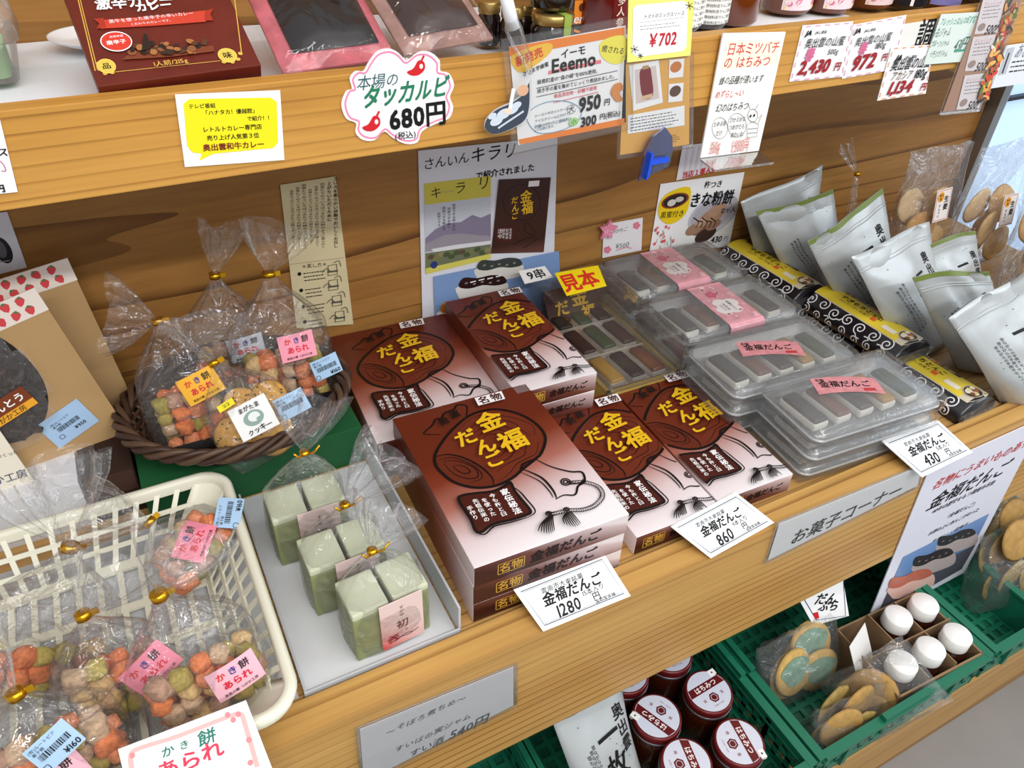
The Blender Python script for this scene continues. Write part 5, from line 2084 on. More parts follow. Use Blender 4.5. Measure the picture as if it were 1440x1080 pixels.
def slip_mesh():
    M = MB()
    n = 12
    w, l = 0.034, 0.092
    pk = mat('ef9aa0', 0.5, 0.35, mottled=0.25, bscale=120)
    f = lambda u: -0.006 * (2 * u) ** 2
    vs = []
    for i in range(n + 1):
        u = -0.5 + i / n
        for s in (-0.5, 0.5):
            vs.append((u * l, s * w + f(u) * 0.9, 0))
    M.add(vs, [(2 * i, 2 * i + 2, 2 * i + 3, 2 * i + 1) for i in range(n)], pk)
    M.text('金福だんご', -0.002, 0.0, 0.072, INK, 0.0003, bold=0.02, jit=0.05)
    M.text('名物', -0.034, 0.008, 0.013, INK, 0.0003, bold=0.015)
    M.rect(0.028, -0.012, 0.016, 0.006, mat('b8383c'), 0.0003)
    M.warp(lambda x, y, z: (x, y, z + TH + 0.0012))
    return M.mesh('pink_slip')


def wrap_mesh():
    """thin crinkled wrapper drawn over the whole tray, with pinched ends"""
    M = MB()
    rows_ = []
    n = 40
    for (u, ky, kz) in ((-0.60, 0.50, 0.10), (-0.565, 0.80, 0.30), (-0.52, 1.0, 0.95), (-0.3, 1.02, 1.0), (0.0, 1.02, 1.0), (0.3, 1.02, 1.0), (0.52, 1.0, 0.95), (0.565, 0.80, 0.30), (0.60, 0.50, 0.10)):
        row = []
        for i in range(n):
            a = 2 * PI * i / n
            c, s = math.cos(a), math.sin(a)
            yy = abs(c) ** 0.35 * (1 if c > 0 else -1) * (TD / 2 + 0.005) * ky
            zz = TH / 2 + abs(s) ** 0.35 * (1 if s > 0 else -1) * (TH / 2 + 0.0012) * kz
            nz = noise.noise(V3((u * 9, c * 2.5, s * 2.5)))
            row.append((u * TW + 0.002 * nz, yy * (1 + 0.015 * nz), zz + 0.0004 * nz))
        rows_.append(row)
    M.rings(rows_, WRAPF, True, True)
    return M.mesh('clear_wrapper')


BAND, SLIP, WRAP = band_mesh(), slip_mesh(), wrap_mesh()


def tray_stack(x, y, rz, n, deco, labels, group, z0=ZS, ks=(3, 1, 5, 4, 0), slip_rot=0.0, slip_at=(0, 0)):
    for i in range(n):
        M = T(x + 0.002 * math.sin(i * 3), y + 0.002 * math.cos(i * 2.2), z0 + i * (TH + 0.0017) + 0.0008, rz)
        t = thing('sweet_tray', labels[i], 'tray', M, group)
        for nm, me in (('tray_base', TRAY[0]), ('tray_lid', TRAY[1]), ('clear_wrapper', WRAP)):
            o = bpy.data.objects.new(nm, me)
            COL.objects.link(o)
            o.parent = t
        if deco == 'band' or i >= n - 2:
            o = bpy.data.objects.new('pink_band' if deco == 'band' else 'pink_slip', BAND if deco == 'band' else SLIP)
            COL.objects.link(o)
            o.parent = t
            if deco == 'slip':
                o.matrix_local = Matrix.Translation((slip_at[0], slip_at[1], 0)) @ Matrix.Rotation(slip_rot, 4, 'Z')
        for j in range(5):
            add_dango(t, ks[(j + i) % 5], -0.078 + 0.039 * j, 0, 0.0025, 0.06, 1.0)


def names(a, b, c):
    return [a, b, c]


GB1, GB2 = 'clear sweet trays with pink bands', 'clear sweet trays with pink slips'
tray_stack(0.789, 0.474, -0.04, 3, 'band', names('pink-banded clear tray at the bottom of the stack by the wall', 'pink-banded clear tray in the middle of the stack by the wall', 'pink-banded clear tray on top of the stack by the wall, under the star card'), GB1)
tray_stack(0.787, 0.344, -0.05, 3, 'band', names('pink-banded clear tray at the bottom of the stack beside the sample box', 'pink-banded clear tray in the middle of the stack beside the sample box', 'pink-banded clear tray on top of the stack beside the sample box'), GB1, ks=(3, 0, 5, 4, 1))
tray_stack(0.772, 0.214, -0.06, 3, 'slip', names('pink-slip clear tray at the bottom of the second stack from the front board', 'pink-slip clear tray in the middle of the second stack from the front board', 'pink-slip clear tray on top of the second stack from the front board'), GB2, slip_rot=-0.35, slip_at=(-0.005, 0.005))
tray_stack(0.806, 0.100, -0.07, 3, 'slip', names('pink-slip clear tray at the bottom of the front stack behind the 430 yen card', 'pink-slip clear tray in the middle of the front stack behind the 430 yen card', 'pink-slip clear tray on top of the front stack behind the 430 yen card'), GB2, slip_rot=-0.35, slip_at=(-0.005, 0.008))

# ================================================================== BLACK ARABESQUE PACKS
BLK = mat('17151c', 0.3, 0.5, coat=0.4)
SWL = mat('f0eef0', 0.5, 0.3)


def spiral(cx, cy, r, a0, turn, sg):
    pts = []
    for i in range(22):
        f = i / 21
        a = a0 + sg * turn * 2 * PI * f
        q = r * (1 - 0.86 * f)
        pts.append((cx + q * math.cos(a), cy + q * math.sin(a)))
    return pts


def yokan_meshes():
    L, W, H = 0.185, 0.084, 0.034
    prof = [(-W / 2 + 0.002, 0.001), (-W / 2, 0.010), (-W / 2 + 0.004, 0.020), (-W / 2 + 0.016, 0.030), (-W / 2 + 0.028, 0.0345), (0, 0.036), (W / 2 - 0.028, 0.0345), (W / 2 - 0.016, 0.030), (W / 2 - 0.004, 0.020), (W / 2, 0.010), (W / 2 - 0.002, 0.001)]
    sp = smoothpts(prof, 4)
    arc = [0]
    for i in range(1, len(sp)):
        arc.append(arc[-1] + math.hypot(sp[i][0] - sp[i - 1][0], sp[i][1] - sp[i - 1][1]))
    half = arc[-1] / 2

    def onto(u, v, h):
        """u across the pack measured along its skin from the crown, v along it"""
        s = min(max(u + half, 0.0001), arc[-1] - 0.0001)
        for i in range(1, len(sp)):
            if arc[i] >= s:
                break
        f = (s - arc[i - 1]) / (arc[i] - arc[i - 1])
        a, b = sp[i - 1], sp[i]
        dx, dz = b[0] - a[0], b[1] - a[1]
        l = math.hypot(dx, dz)
        return (a[0] + dx * f - dz / l * h, v, a[1] + dz * f + dx / l * h)
    B = MB()
    ys = [-L / 2, -L / 2 + 0.004, L / 2 - 0.004, L / 2]
    B.rings([[(x * (0.97 if k in (0, 3) else 1), y, z * (0.94 if k in (0, 3) else 1)) for x, z in sp] for k, y in enumerate(ys)], BLK, True, True, (True, True))
    S = MB()
    R = random.Random(8)
    for sg in (-1, 1):
        for k in range(7):
            cy = -L / 2 + 0.016 + k * 0.0253
            for (off, r) in ((0.0365, 0.0105), (0.054, 0.0085)):
                cx = sg * (off + R.uniform(-0.003, 0.003))
                a0 = R.uniform(0, 6.28)
                p = spiral(cx, cy + (0.010 if off > 0.03 else 0), r, a0, 1.5, R.choice((-1, 1)))
                tail = [(p[0][0] + 0.010 * math.cos(a0 + 1.2), p[0][1] + 0.010 * math.sin(a0 + 1.2)), (p[0][0] + 0.005 * math.cos(a0 + 0.7), p[0][1] + 0.005 * math.sin(a0 + 0.7))]
                p = tail + p
                p = [q for q in p if abs(q[1]) < L / 2 - 0.004 and abs(q[0]) < half - 0.003]
                if len(p) > 4:
                    S.strip(p, 0.0019, SWL, 0.0004)
    S.warp(onto)
    Y = MB()
    w = 0.034

    def patch(x0, x1, y0, y1, m, h, ny=1, nx=8):
        vs = [(x0 + (x1 - x0) * i / nx, y0 + (y1 - y0) * j / ny, h) for j in range(ny + 1) for i in range(nx + 1)]
        Y.add(vs, [(j * (nx + 1) + i, j * (nx + 1) + i + 1, (j + 1) * (nx + 1) + i + 1, (j + 1) * (nx + 1) + i) for j in range(ny) for i in range(nx)], m)
    patch(-0.025, 0.025, -L / 2 + 0.008, L / 2 - 0.002, mat('d8cdb4', 0.5), 0.0006)
    Y.disc(0, -L / 2 + 0.012, 0.025, 0.011, mat('d8cdb4', 0.5), 0.00062)
    patch(-0.0235, 0.0235, -L / 2 + 0.022, L / 2 - 0.002, mat('ecd23c', 0.5, 0.4), 0.0009)
    patch(0.014, 0.0225, -L / 2 + 0.05, L / 2 - 0.01, mat('3a2014', 0.5), 0.0012)
    patch(0.014, 0.0225, -0.004, 0.010, mat('e0502c', 0.5), 0.0014)
    for k, (a, b, r, c) in enumerate(((0, 0.018, 0.0155, 'b8b0a0'), (0, 0.018, 0.0135, '3a3028'), (-0.005, 0.021, 0.006, 'e8dcc8'), (0.005, 0.018, 0.006, '9a5a30'), (-0.002, 0.012, 0.005, 'd8c49a'), (0.006, 0.024, 0.004, 'f0e4d0'), (-0.007, 0.014, 0.004, '7a4a2a'))):
        Y.disc(a, -L / 2 + b, r, r * 0.9, mat(c, 0.4), 0.0012 + 0.0001 * k, 20)
    T0 = MB()
    T0.text('雲南のやわらか餅', 0, 0, 0.090, mat('e8d8b0'), 0, bold=0.01)
    T0.warp(lambda x, y, z: (y + 0.018, x * -1 + 0.012, 0.0017))
    for i, mt in enumerate(T0.mats):
        Y.add(T0.v, T0.f, mt)
    T1 = MB()
    T1.text('やきもちとんこ', 0, 0, 0.085, INK, 0, bold=0.02, jit=0.08, shear=0.2)
    T1.warp(lambda x, y, z: (y + 0.000, x * -1 + 0.012, 0.0014))
    Y.add(T1.v, T1.f, INK)
    T2 = MB()
    T2.text('ほんのり甘い和菓子', 0, 0, 0.060, mat('8a6a20'), 0)
    T2.warp(lambda x, y, z: (y - 0.011, x * -1 + 0.02, 0.0014))
    Y.add(T2.v, T2.f, T2.mats[0])
    patch(-0.016, -0.007, -L / 2 + 0.032, -L / 2 + 0.056, mat('f2ead8', 0.5), 0.0014)
    patch(-0.014, -0.006, -0.022, -0.012, mat('e8642c', 0.5), 0.0014)
    Y.warp(onto)
    return B.mesh('black_wrapper'), S.mesh('arabesque_print'), Y.mesh('yellow_label'), H


YO = yokan_meshes()


def yokan(label, x, y, z, rz):
    M = T(x, y, z, rz)
    t = thing('sweet_pack', label, 'sweet pack', M, 'black arabesque sweet packs')
    for nm, me in (('black_wrapper', YO[0]), ('arabesque_print', YO[1]), ('yellow_label', YO[2])):
        o = bpy.data.objects.new(nm, me)
        COL.objects.link(o)
        o.parent = t
    for s in (-1, 1):
        m = MB()
        m.box((0, s * 0.095, 0.012), (0.080, 0.005, 0.012), FILM2)
        m.build('film_end', t)


yokan('black arabesque pack with yellow label, farthest back by the wall', 0.984, 0.438, ZS + 0.0345, 0.05)
yokan('black arabesque pack lying under the two farther ones of the row', 1.004, 0.326, ZS, 0.0)
yokan('black arabesque pack with yellow label, middle of the row', 1.008, 0.246, ZS + 0.0345, 0.02)
yokan('black arabesque pack with yellow label, nearest the front board and the hanging sign', 1.028, 0.133, ZS, 0.03)

# ================================================================== SILVER POUCHES
SILV = mat('b9bdbd', 0.40, 0.5, 0.3, bump=0.45, bscale=22)
OLIV = mat('6c7c38', 0.5, 0.4)


def pouch(label, TL, TR, BR, BL, bulge, seed, stripe=True, txt=True, sc=1.0):
    TL, TR, BR, BL = (V3(p) for p in (TL, TR, BR, BL))
    c = (BL + BR) / 2
    M = frame(c, BR - BL, (TL + TR) / 2 - c)
    inv = M.inverted()
    q = [inv @ p for p in (TL, TR, BR, BL)]
    t = thing('silver_pouch', label, 'pouch', M, 'silver stand-up pouches')
    NU, NV = 18, 22
    R = random.Random(seed)

    def base(u, v):
        a = q[3].lerp(q[2], u)
        b = q[0].lerp(q[1], u)
        return a.lerp(b, v)

    def th(u, v):
        e = max(0.0, 1 - (2 * u - 1) ** 4)
        g = 1.0 if v < 0.1 else max(0.0, 1 - ((v - 0.1) / 0.78) ** 1.3) if v < 0.88 else 0
        w = 0.20 * noise.noise(V3((u * 3 + seed, v * 4, seed * 2.0))) + 0.05 * noise.noise(V3((u * 8, v * 9, seed)))
        return bulge * (e ** 0.7 * g) + bulge * w * e * (1 if 0.02 < v < 0.97 else 0.3)

    def on(u, v, h=0.0):
        p = base(u, v)
        return V3((p.x, p.y + 0.004 * math.sin(u * 5 + seed) * v, p.z + th(u, v) * 0.62 + h + 0.008 * noise.noise(V3((u * 1.5, v * 1.5, seed))) * v))

    def on_b(u, v):
        p = base(u, v)
        return V3((p.x, p.y + 0.004 * math.sin(u * 5 + seed) * v, p.z - th(u, v) * 0.38 - 0.0008 + 0.008 * noise.noise(V3((u * 1.5, v * 1.5, seed))) * v))
    b = MB()
    F_ = [[on(i / NU, j / NV) for i in range(NU + 1)] for j in range(NV + 1)]
    K_ = [[on_b(1 - i / NU, j / NV) for i in range(NU + 1)] for j in range(NV + 1)]
    b.rings([F_[j] + K_[j] for j in range(NV + 1)], SILV, True, True, (True, True))
    body = b.build('foil_body', t)
    if stripe:
        s = MB()
        s.rings([[on(i / NU, 0.955 + 0.045 * k, 0.0006) for i in range(NU + 1)] for k in (0, 1)], OLIV, False, True)
        s.build('olive_stripe', body)
    z = MB()
    for v in (0.86, 0.885):
        z.tube([on(i / NU, v, 0.0008) for i in range(NU + 1)], 0.0009, SILV, 5)
    z.build('zip_ridge', body)
    p = MB()
    W = ((q[1] - q[0]).length + (q[2] - q[3]).length) / 2
    H = ((q[0] - q[3]).length + (q[1] - q[2]).length) / 2
    if txt:
        p.vtext('奥出雲', 0.80, 0.62, 0.32, INK, bold=0.015, sx=H / W * 0.9)
        p.vtext('一枚', 0.55, 0.54, 0.40, INK, bold=0.02, sx=H / W * 0.9)
    for k in range(3):
        p.vtext('昔ながらの手焼きせんべい米', 0.30 - 0.05 * k, 0.46 - 0.02 * k, 0.40, INK, sx=H / W)
    for k in range(10):
        p.disc(R.uniform(0.1, 0.9), R.uniform(0.1, 0.85), 0.006, 0.004, mat('4a4a4a'), 0, 8)
    p.warp(lambda x, y, z_: on(min(max(x, 0.01), 0.99), min(max(y, 0.01), 0.99), 0.0008))
    p.build('pouch_print', body)
    return t


pouch('silver pouch farthest back against the wall, only its top showing', Py(1042, 287, 0.500), Py(1154, 230, 0.512), (1.16, 0.488, ZS), (1.02, 0.478, ZS), 0.05, 1, stripe=False)
pouch('silver pouch with an olive stripe, second from the wall and turned away', Py(1060, 300, 0.452), Py(1172, 268, 0.462), (1.17, 0.425, ZS), (1.045, 0.41, ZS), 0.05, 2, txt=False)
pouch('silver pouch with black lettering beside the farthest back black pack', Py(1135, 340, 0.345), Py(1243, 268, 0.385), (1.20, 0.325, ZS), (1.055, 0.300, ZS), 0.055, 3)
pouch('silver pouch with bold black lettering and no stripe, behind the middle black pack', Py(1198, 358, 0.255), Py(1307, 313, 0.285), (1.21, 0.225, ZS), (1.06, 0.195, ZS), 0.055, 4, stripe=False)
pouch('silver pouch with an olive stripe half hidden behind another striped pouch', Py(1288, 349, 0.272), Py(1373, 323, 0.282), (1.345, 0.262, ZS), (1.225, 0.252, ZS), 0.05, 5)
pouch('silver pouch with a straight olive stripe across its top, second from the front board', Py(1281, 389, 0.188), Py(1390, 378, 0.166), (1.26, 0.128, ZS), (1.115, 0.130, ZS), 0.055, 6)
pouch('large silver pouch at the right edge of the picture, nearest the front board', Py(1338, 452, 0.068), Py(1452, 372, 0.10), (1.27, 0.055, ZS), (1.10, 0.045, ZS), 0.06, 7, stripe=False)

# ================================================================== CLEAR BAGS OF RICE CAKES, RIGHT END OF THE SHELF
RCK = [mat(c, 0.65, 0.3, bump=0.3, bscale=90, mottled=0.2) for c in ('d9ab6c', 'e0b87c', 'cf9a58', 'e6c698')]


def disc_mesh(m_, r, th=0.007, seed=0):
    M = MB()
    M.lathe([(0, -th / 2), (r * 0.85, -th / 2), (r, 0), (r * 0.88, th * 0.45), (r * 0.4, th * 0.55), (0, th * 0.5)], m_, 24)
    M.warp(lambda x, y, z: (x * (1 + 0.05 * noise.noise(V3((x * 60, y * 60, seed)))), y * (1 + 0.05 * noise.noise(V3((y * 60, x * 60, seed + 3)))), z + 0.004 * noise.noise(V3((x * 30, y * 30, seed + 7)))))
    return M.mesh('rice_cake')


RC = [disc_mesh(m_, 0.036, 0.007, i) for i, m_ in enumerate(RCK)]
RC2 = [disc_mesh(mat('b58e50', 0.65, 0.3, bump=0.3, bscale=90, mottled=0.2), 0.038, 0.006, 9), disc_mesh(mat('a48a4c', 0.65, 0.3, bump=0.3, bscale=90, mottled=0.3), 0.038, 0.006, 10)]


def cracker_bag(label, B, U, w, h, d, seed, n=5, cakes=RC, lab=None, skin=FILM2, group='clear bags of round rice cakes', tie=None, name='cracker_bag', face=(0, -1, 0.3)):
    """flat clear bag: B base centre, U direction of its length"""
    U = V3(U).normalized()
    x = U.cross(V3(face)).normalized() * -1
    if x.x < 0:
        x = -x
    y = U.cross(x)
    M = Matrix((x, y, U)).transposed().to_4x4()
    M.translation = V3(B)
    t = thing(name, label, 'snack bag', M, group)
    R = random.Random(seed)
    m = MB()
    rows_ = []
    n_ = 36
    for (f, kw, kd) in ((0, 0.92, 0.05), (0.03, 1.0, 0.5), (0.15, 1.0, 0.95), (0.4, 0.97, 1.0), (0.6, 0.98, 0.75), (0.75, 1.0, 0.4), (0.9, 1.0, 0.15), (1.0, 1.02, 0.06)):
        row = []
        for i in range(n_):
            a = 2 * PI * i / n_
            c, s = math.cos(a), math.sin(a)
            nz = noise.noise(V3((c * 2 + seed, s * 2, f * 5)))
            row.append((abs(c) ** 0.6 * (1 if c > 0 else -1) * w / 2 * kw * (1 + 0.03 * nz), abs(s) ** 0.8 * (1 if s > 0 else -1) * d / 2 * kd * (1 + 0.2 * nz) + 0.006 * nz * f, f * h + 0.006 * nz * f))
        rows_.append(row)
    m.rings(rows_, skin, True, True, (True, False))
    m.build('clear_bag', t)
    for k in range(n):
        o = bpy.data.objects.new('rice_cake', R.choice(cakes))
        COL.objects.link(o)
        o.parent = t
        cx = (-0.25 if k % 2 else 0.25) * (w - 0.07) + R.uniform(-0.004, 0.004)
        o.matrix_local = Matrix.Translation((cx, -d * 0.26 + (k % 3) * d * 0.24, 0.040 + (k // 2) * h * 0.16)) @ Matrix.Rotation(PI / 2 + R.uniform(-0.25, 0.25), 4, 'X') @ Matrix.Rotation(R.uniform(-0.2, 0.2), 4, 'Y')
    if lab:
        def dl(M_):
            z_ = 0.0004
            M_.strip(rrect(0.037, 0.055, 0.001, 2), 0.0009, mat('c8383c'), z_, True)
            M_.disc(-0.008, 0.016, 0.0085, 0.0095, mat('eaa52c'), z_ + 0.0001)
            M_.text('奥出', -0.008, 0.019, 0.011, mat('6a2c18'), z_ + 0.0002, bold=0.02)
            M_.text('雲', -0.008, 0.012, 0.006, mat('6a2c18'), z_ + 0.0002, bold=0.02)
            M_.text('生', 0.008, 0.010, 0.013, INK, z_ + 0.0002, bold=0.03)
            M_.text('姜', 0.008, -0.004, 0.013, INK, z_ + 0.0002, bold=0.03)
            M_.vtext('せんべい', -0.008, -0.010, 0.026, INK, z_ + 0.0002, bold=0.01)
        sticker(t, 0.042, 0.060, (lab[0], -d / 2 - 0.002, lab[1]), 'f0ebe8', dl, lab[2], rx=PI / 2 - 0.1)
    if tie:
        g = MB()
        g.lathe([(0.003, -0.003), (0.006, -0.001), (0.006, 0.002), (0.003, 0.004)], GOLDM, 12)
        g.tube([(0.004, 0, 0), (0.014, -0.003, 0.005), (0.02, 0, 0.001)], 0.0015, GOLDM, 6)
        g.tube([(-0.004, 0, 0), (-0.012, -0.003, 0.004), (-0.018, 0, 0.0)], 0.0015, GOLDM, 6)
        g.build('gold_tie', t, M=Matrix.Translation(tie))
    return t


cracker_bag('clear bag of rice cakes with a bordered label left of the right-end bags', (1.345, 0.42, ZS), (0.02, 0.10, 1), 0.17, 0.225, 0.06, 21, 6, lab=(0.0, 0.125, 0.05))
cracker_bag('clear bag of rice cakes with half hidden label amid the right-end bags', (1.47, 0.365, ZS), (0.0, 0.12, 1), 0.17, 0.235, 0.06, 22, 6, lab=(0.0, 0.115, -0.03))
cracker_bag('clear bag of rice cakes before the window at the right edge', (1.50, 0.27, ZS), (0.0, 0.12, 1), 0.18, 0.23, 0.06, 23, 6, lab=(-0.03, 0.09, 0.05))
cracker_bag('clear bag of rice cakes with a gold tie behind the striped pouches', (1.385, 0.20, ZS), (0.0, 0.10, 1), 0.15, 0.17, 0.06, 24, 5, tie=(-0.02, -0.032, 0.13))
snack_bag('slim clear bag twisted upright with a gold tie, behind the silver pouches', (1.215, 0.47, ZS), Py(1205, 245, 0.50), Py(1190, 205, 0.505), 0.07, 0.04, RX, [], 0, seed=31, pack=lambda *a: None, fl_w=0.028, group='clear bags of round rice cakes', full=0.3)
# ================================================================== GREEN CRATES BELOW
CG = mat('176b50', 0.4, 0.45)
CG2 = mat('145a44', 0.45, 0.4)
FB = -0.4475 + 0.012     # the low shelf is at -0.4425 (top)
ZB = -0.4415


def crate(label, x0, x1, y0, y1, zt, n=0):
    w, d, h = x1 - x0, y1 - y0, zt - ZB
    t = thing('produce_crate', label, 'crate', T((x0 + x1) / 2, (y0 + y1) / 2, ZB), 'green plastic produce crates')
    m = MB()
    nx, ny = int(w / 0.022), int(d / 0.022)
    m.box((0, 0, 0.002), (w - 0.012, d - 0.012, 0.002), CG2)
    for i in range(nx + 1):
        m.box((-w / 2 + 0.008 + (w - 0.016) * i / nx, 0, 0.005), (0.008, d - 0.012, 0.004), CG)
    for j in range(ny + 1):
        m.box((0, -d / 2 + 0.008 + (d - 0.016) * j / ny, 0.0052), (w - 0.012, 0.008, 0.004), CG)
    m.build('grid_floor', t)
    for (sx, sy) in ((1, 0), (-1, 0), (0, 1), (0, -1)):
        m = MB()
        L = (d if sx else w)
        px, py = sx * (w / 2 - 0.004), sy * (d / 2 - 0.004)

        def bx(u, z, du, dz, th=0.005, off=0.0):
            if sx:
                m.box((px + sx * off, u, z), (th, du, dz), CG)
            else:
                m.box((u, py + sy * off, z), (du, th, dz), CG)
        bx(0, h * 0.14, L - 0.002, h * 0.28)
        bx(0, h * 0.86, L - 0.002, h * 0.26)
        k = int(L / 0.024)
        for i in range(k + 1):
            bx(-L / 2 + 0.006 + (L - 0.012) * i / k, h * 0.5, 0.010, h * 0.56)
        bx(0, h * 0.5, L - 0.002, 0.006)
        bx(0, h - 0.003 - (0 if sx else 0.0005), L + (0.004 if sx else -0.009), 0.006, 0.014, 0.003)
        bx(0, h * 0.78, L - (0 if sx else 0.011), 0.004, 0.012, 0.002)
        for u in (-L * 0.32, L * 0.32):
            bx(u, h * 0.5, 0.010, h * 0.9, 0.009, 0.002)
        bx(0, h + 0.004, L * 0.34, 0.010, 0.010, 0.003)
        m.build('crate_side', t)
    return t


crate('green crate at the lower left edge of the front board, mostly in shadow', 0.005, 0.300, -0.145, 0.30, -0.362)
crate('green crate holding the honey jars and a silver pouch', 0.306, 0.655, -0.145, 0.30, -0.362)
crate('green crate holding bagged pancakes and white-capped bottles', 0.672, 1.040, -0.145, 0.30, -0.362)
t_ = crate('green crate behind the hanging sign, empty at its near end', 1.056, 1.390, -0.145, 0.30, -0.362)
m = MB()
m.box((-0.03, 0, 0.040), (0.006, 0.43, 0.076), CG)
m.box((-0.03, 0, 0.079), (0.014, 0.43, 0.005), CG)
m.build('divider', t_)
FL = ZB + 0.0075

# ------------------------------------------------------------------ honey jars
HON = mat('3a1508', 0.12, 0.6, coat=0.5)
LIDM = mat('6a1a1c', 0.3, 0.5, 0.2)
LIDW = mat('d4d8e6', 0.3, 0.5, 0.1)
CAPM = mat('8e8e96', 0.3, 0.5, 0.8)


def honey_jar(label, x, y, rz, z0=FL, hh=0.096):
    t = thing('honey_jar', label, 'jar', T(x, y, z0, rz), 'honey jars in the green crate')
    m = MB()
    m.lathe([(0.030, 0), (0.0365, 0.003), (0.0375, 0.01), (0.0375, 0.066), (0.036, 0.073), (0.031, 0.079), (0.031, 0.084)], HON, 36)
    m.build('jar_body', t)
    m = MB()
    m.lathe([(0.0352, hh - 0.017), (0.0358, hh - 0.015), (0.0358, hh - 0.004), (0.0352, hh - 0.001), (0.0335, hh)], LIDM, 40)
    lid = m.build('lid', t)
    m = MB()
    m.lathe([(0.0362, hh - 0.0172), (0.0366, hh - 0.016), (0.0366, hh - 0.013), (0.0359, hh - 0.0125)], CAPM, 40)
    m.build('lid_ring', lid, label='shiny metal ring at the foot of the lid')
    m = MB()
    z = hh + 0.0003
    m.disc(0, 0, 0.0318, 0.0318, LIDW, z, 40)
    m.poly([(-0.0315, 0.002), (0.0315, 0.002), (0.028, 0.0145), (-0.028, 0.0145)], LIDM, z + 0.0001)
    m.text('はちみつ', 0, 0.0082, 0.040, mat('f2e6e6'), z + 0.0002, bold=0.02)
    m.disc(0, -0.011, 0.008, 0.008, LIDM, z + 0.0001, 6)
    m.strip([(0.005 * math.cos(a), -0.011 + 0.005 * math.sin(a)) for a in (PI / 3 * k for k in range(6))], 0.0008, LIDW, z + 0.0002, True)
    for s in (-1, 1):
        m.text('蜂' if s < 0 else '蜜', s * 0.016, -0.010, 0.0055, mat('8a3a3c'), z + 0.0002)
    m.text('HONEY FARM', 0, -0.0225, 0.018, mat('8a5a5c'), z + 0.0002)
    m.build('lid_print', lid)
    m = MB()
    m.box((0.024, 0.021, hh - 0.002), (0.012, 0.009, 0.006), mat('ecebe8', 0.5))
    m.text('▲', 0.024, 0.021, 0.004, INK, hh + 0.0013)
    m.build('seal', lid, label='small white paper seal over the lid edge')
    return t


def at_lid(px, py):
    return Pz(px, py, FL + 0.096)


for (px, py, rz, lb) in ((924, 1007, (965, 1040, 890, 985), 'honey jar at the centre left of the group, seal at the lid top'),
                         (997, 972, (975, 1000, 1020, 972), 'honey jar farthest right, closest to the green crate wall'),
                         (1040, 1043, (1033, 1029, 1055, 1068), 'honey jar at the front right with its seal at the left of the lid'),
                         (966, 1072, (964, 1057, 976, 1085), 'honey jar at the bottom edge of the picture'),
                         (950, 934, (930, 940, 970, 925), 'honey jar half under the front board behind the farthest right one'),
                         (888, 968, (870, 975, 905, 955), 'honey jar half under the front board, above the centre left jar')):
    p = {950: V3((0.566, 0.076, 0)), 888: V3((0.486, 0.078, 0))}.get(px) or at_lid(px, py)
    d_ = at_lid(*rz[2:]) - at_lid(*rz[:2])
    rz = math.atan2(d_.y, d_.x)
    honey_jar(lb, p.x, p.y, rz)

# silver pouch with rice crackers in the crate
pouch('silver pouch standing in the green crate beside the honey jars', Py(765, 985, 0.03), Py(868, 935, 0.05), (0.440, -0.050, FL), (0.350, -0.085, FL), 0.05, 41, stripe=False)
m = MB()
# ------------------------------------------------------------------ bagged pancakes in the middle crate
GRN = mat('7fa08a', 0.6, 0.3, mottled=0.3, bscale=60)


def pancake_bag(label, B, U, w, h, d, seed, n, group, green=False, face=(0, -1, 0.3)):
    return cracker_bag(label, B, U, w, h, d, seed, n, cakes=RC3 if green else RC2, group=group, name='pancake_bag', face=face)


def green_cake():
    M = MB()
    r = 0.040
    M.lathe([(0, -0.004), (r * 0.9, -0.004), (r, 0), (r * 0.88, 0.004), (0, 0.0045)], mat('c9a45e', 0.65, 0.3, bump=0.3, bscale=90, mottled=0.2), 26)
    M.add([(0.030 * math.cos(a) * (1 + 0.15 * math.sin(3 * a)), 0.024 * math.sin(a) + 0.004, 0.0052) for a in (2 * PI * i / 24 for i in range(24))], [tuple(range(24))], GRN)
    return M.mesh('rice_cake')


RC3 = [green_cake()]
GP = 'clear bags of round pancakes in the crate'
p = Pz(1150, 985, FL)
t = pancake_bag('clear bag of green-topped pancakes under the small lettered sign', (p.x - 0.02, p.y + 0.03, FL), (0.05, 0.35, 1), 0.17, 0.12, 0.07, 51, 5, GP, True)
pancake_bag('clear bag of stacked pancakes at the front lip of the crate', (0.752, -0.118, FL), (0.15, 0.15, 1), 0.15, 0.10, 0.055, 52, 6, GP)
pancake_bag('clear zip bag of pancakes overhanging the front lip of the crate', (0.795, -0.090, FL), (0.75, -0.25, 0.75), 0.12, 0.15, 0.05, 53, 4, GP, face=(0, -0.6, 0.8))
m = MB()
m.box((0, 0, 0), (0.06, 0.0008, 0.085), mat('e9e8e4', 0.5))
tag(m.build('paper_slip', M=T(0.850, -0.055, ZB + 0.080, 0.35) @ Matrix.Rotation(-0.5, 4, 'X')), 'blank off-white slip standing between the pancake bags', 'card')


def d_small(I):
    I.line([(1128, 838), (1148, 872), (1189, 866), (1186, 818)], 1.2, mat('2a3a6a', 0.6))
    I.t('だん', 1162, 842, 32, INK, bold=0.03, shear=0.2, rot=-0.2)
    I.t('ぷら', 1166, 852, 30, INK, bold=0.03, shear=0.2, rot=-0.2)
    I.poly([(1143, 862), (1150, 860), (1152, 869), (1146, 871)], RED)


card('small_sign', 'small white sign with brush lettering and blue border under the front board', 'sign', ((1112, 822), (1184, 806), (1194, 866), (1144, 880)), (V3((0.80, 0.01, -0.34)), V3((0.1, 0.9, -0.35)).normalized()), d_small)

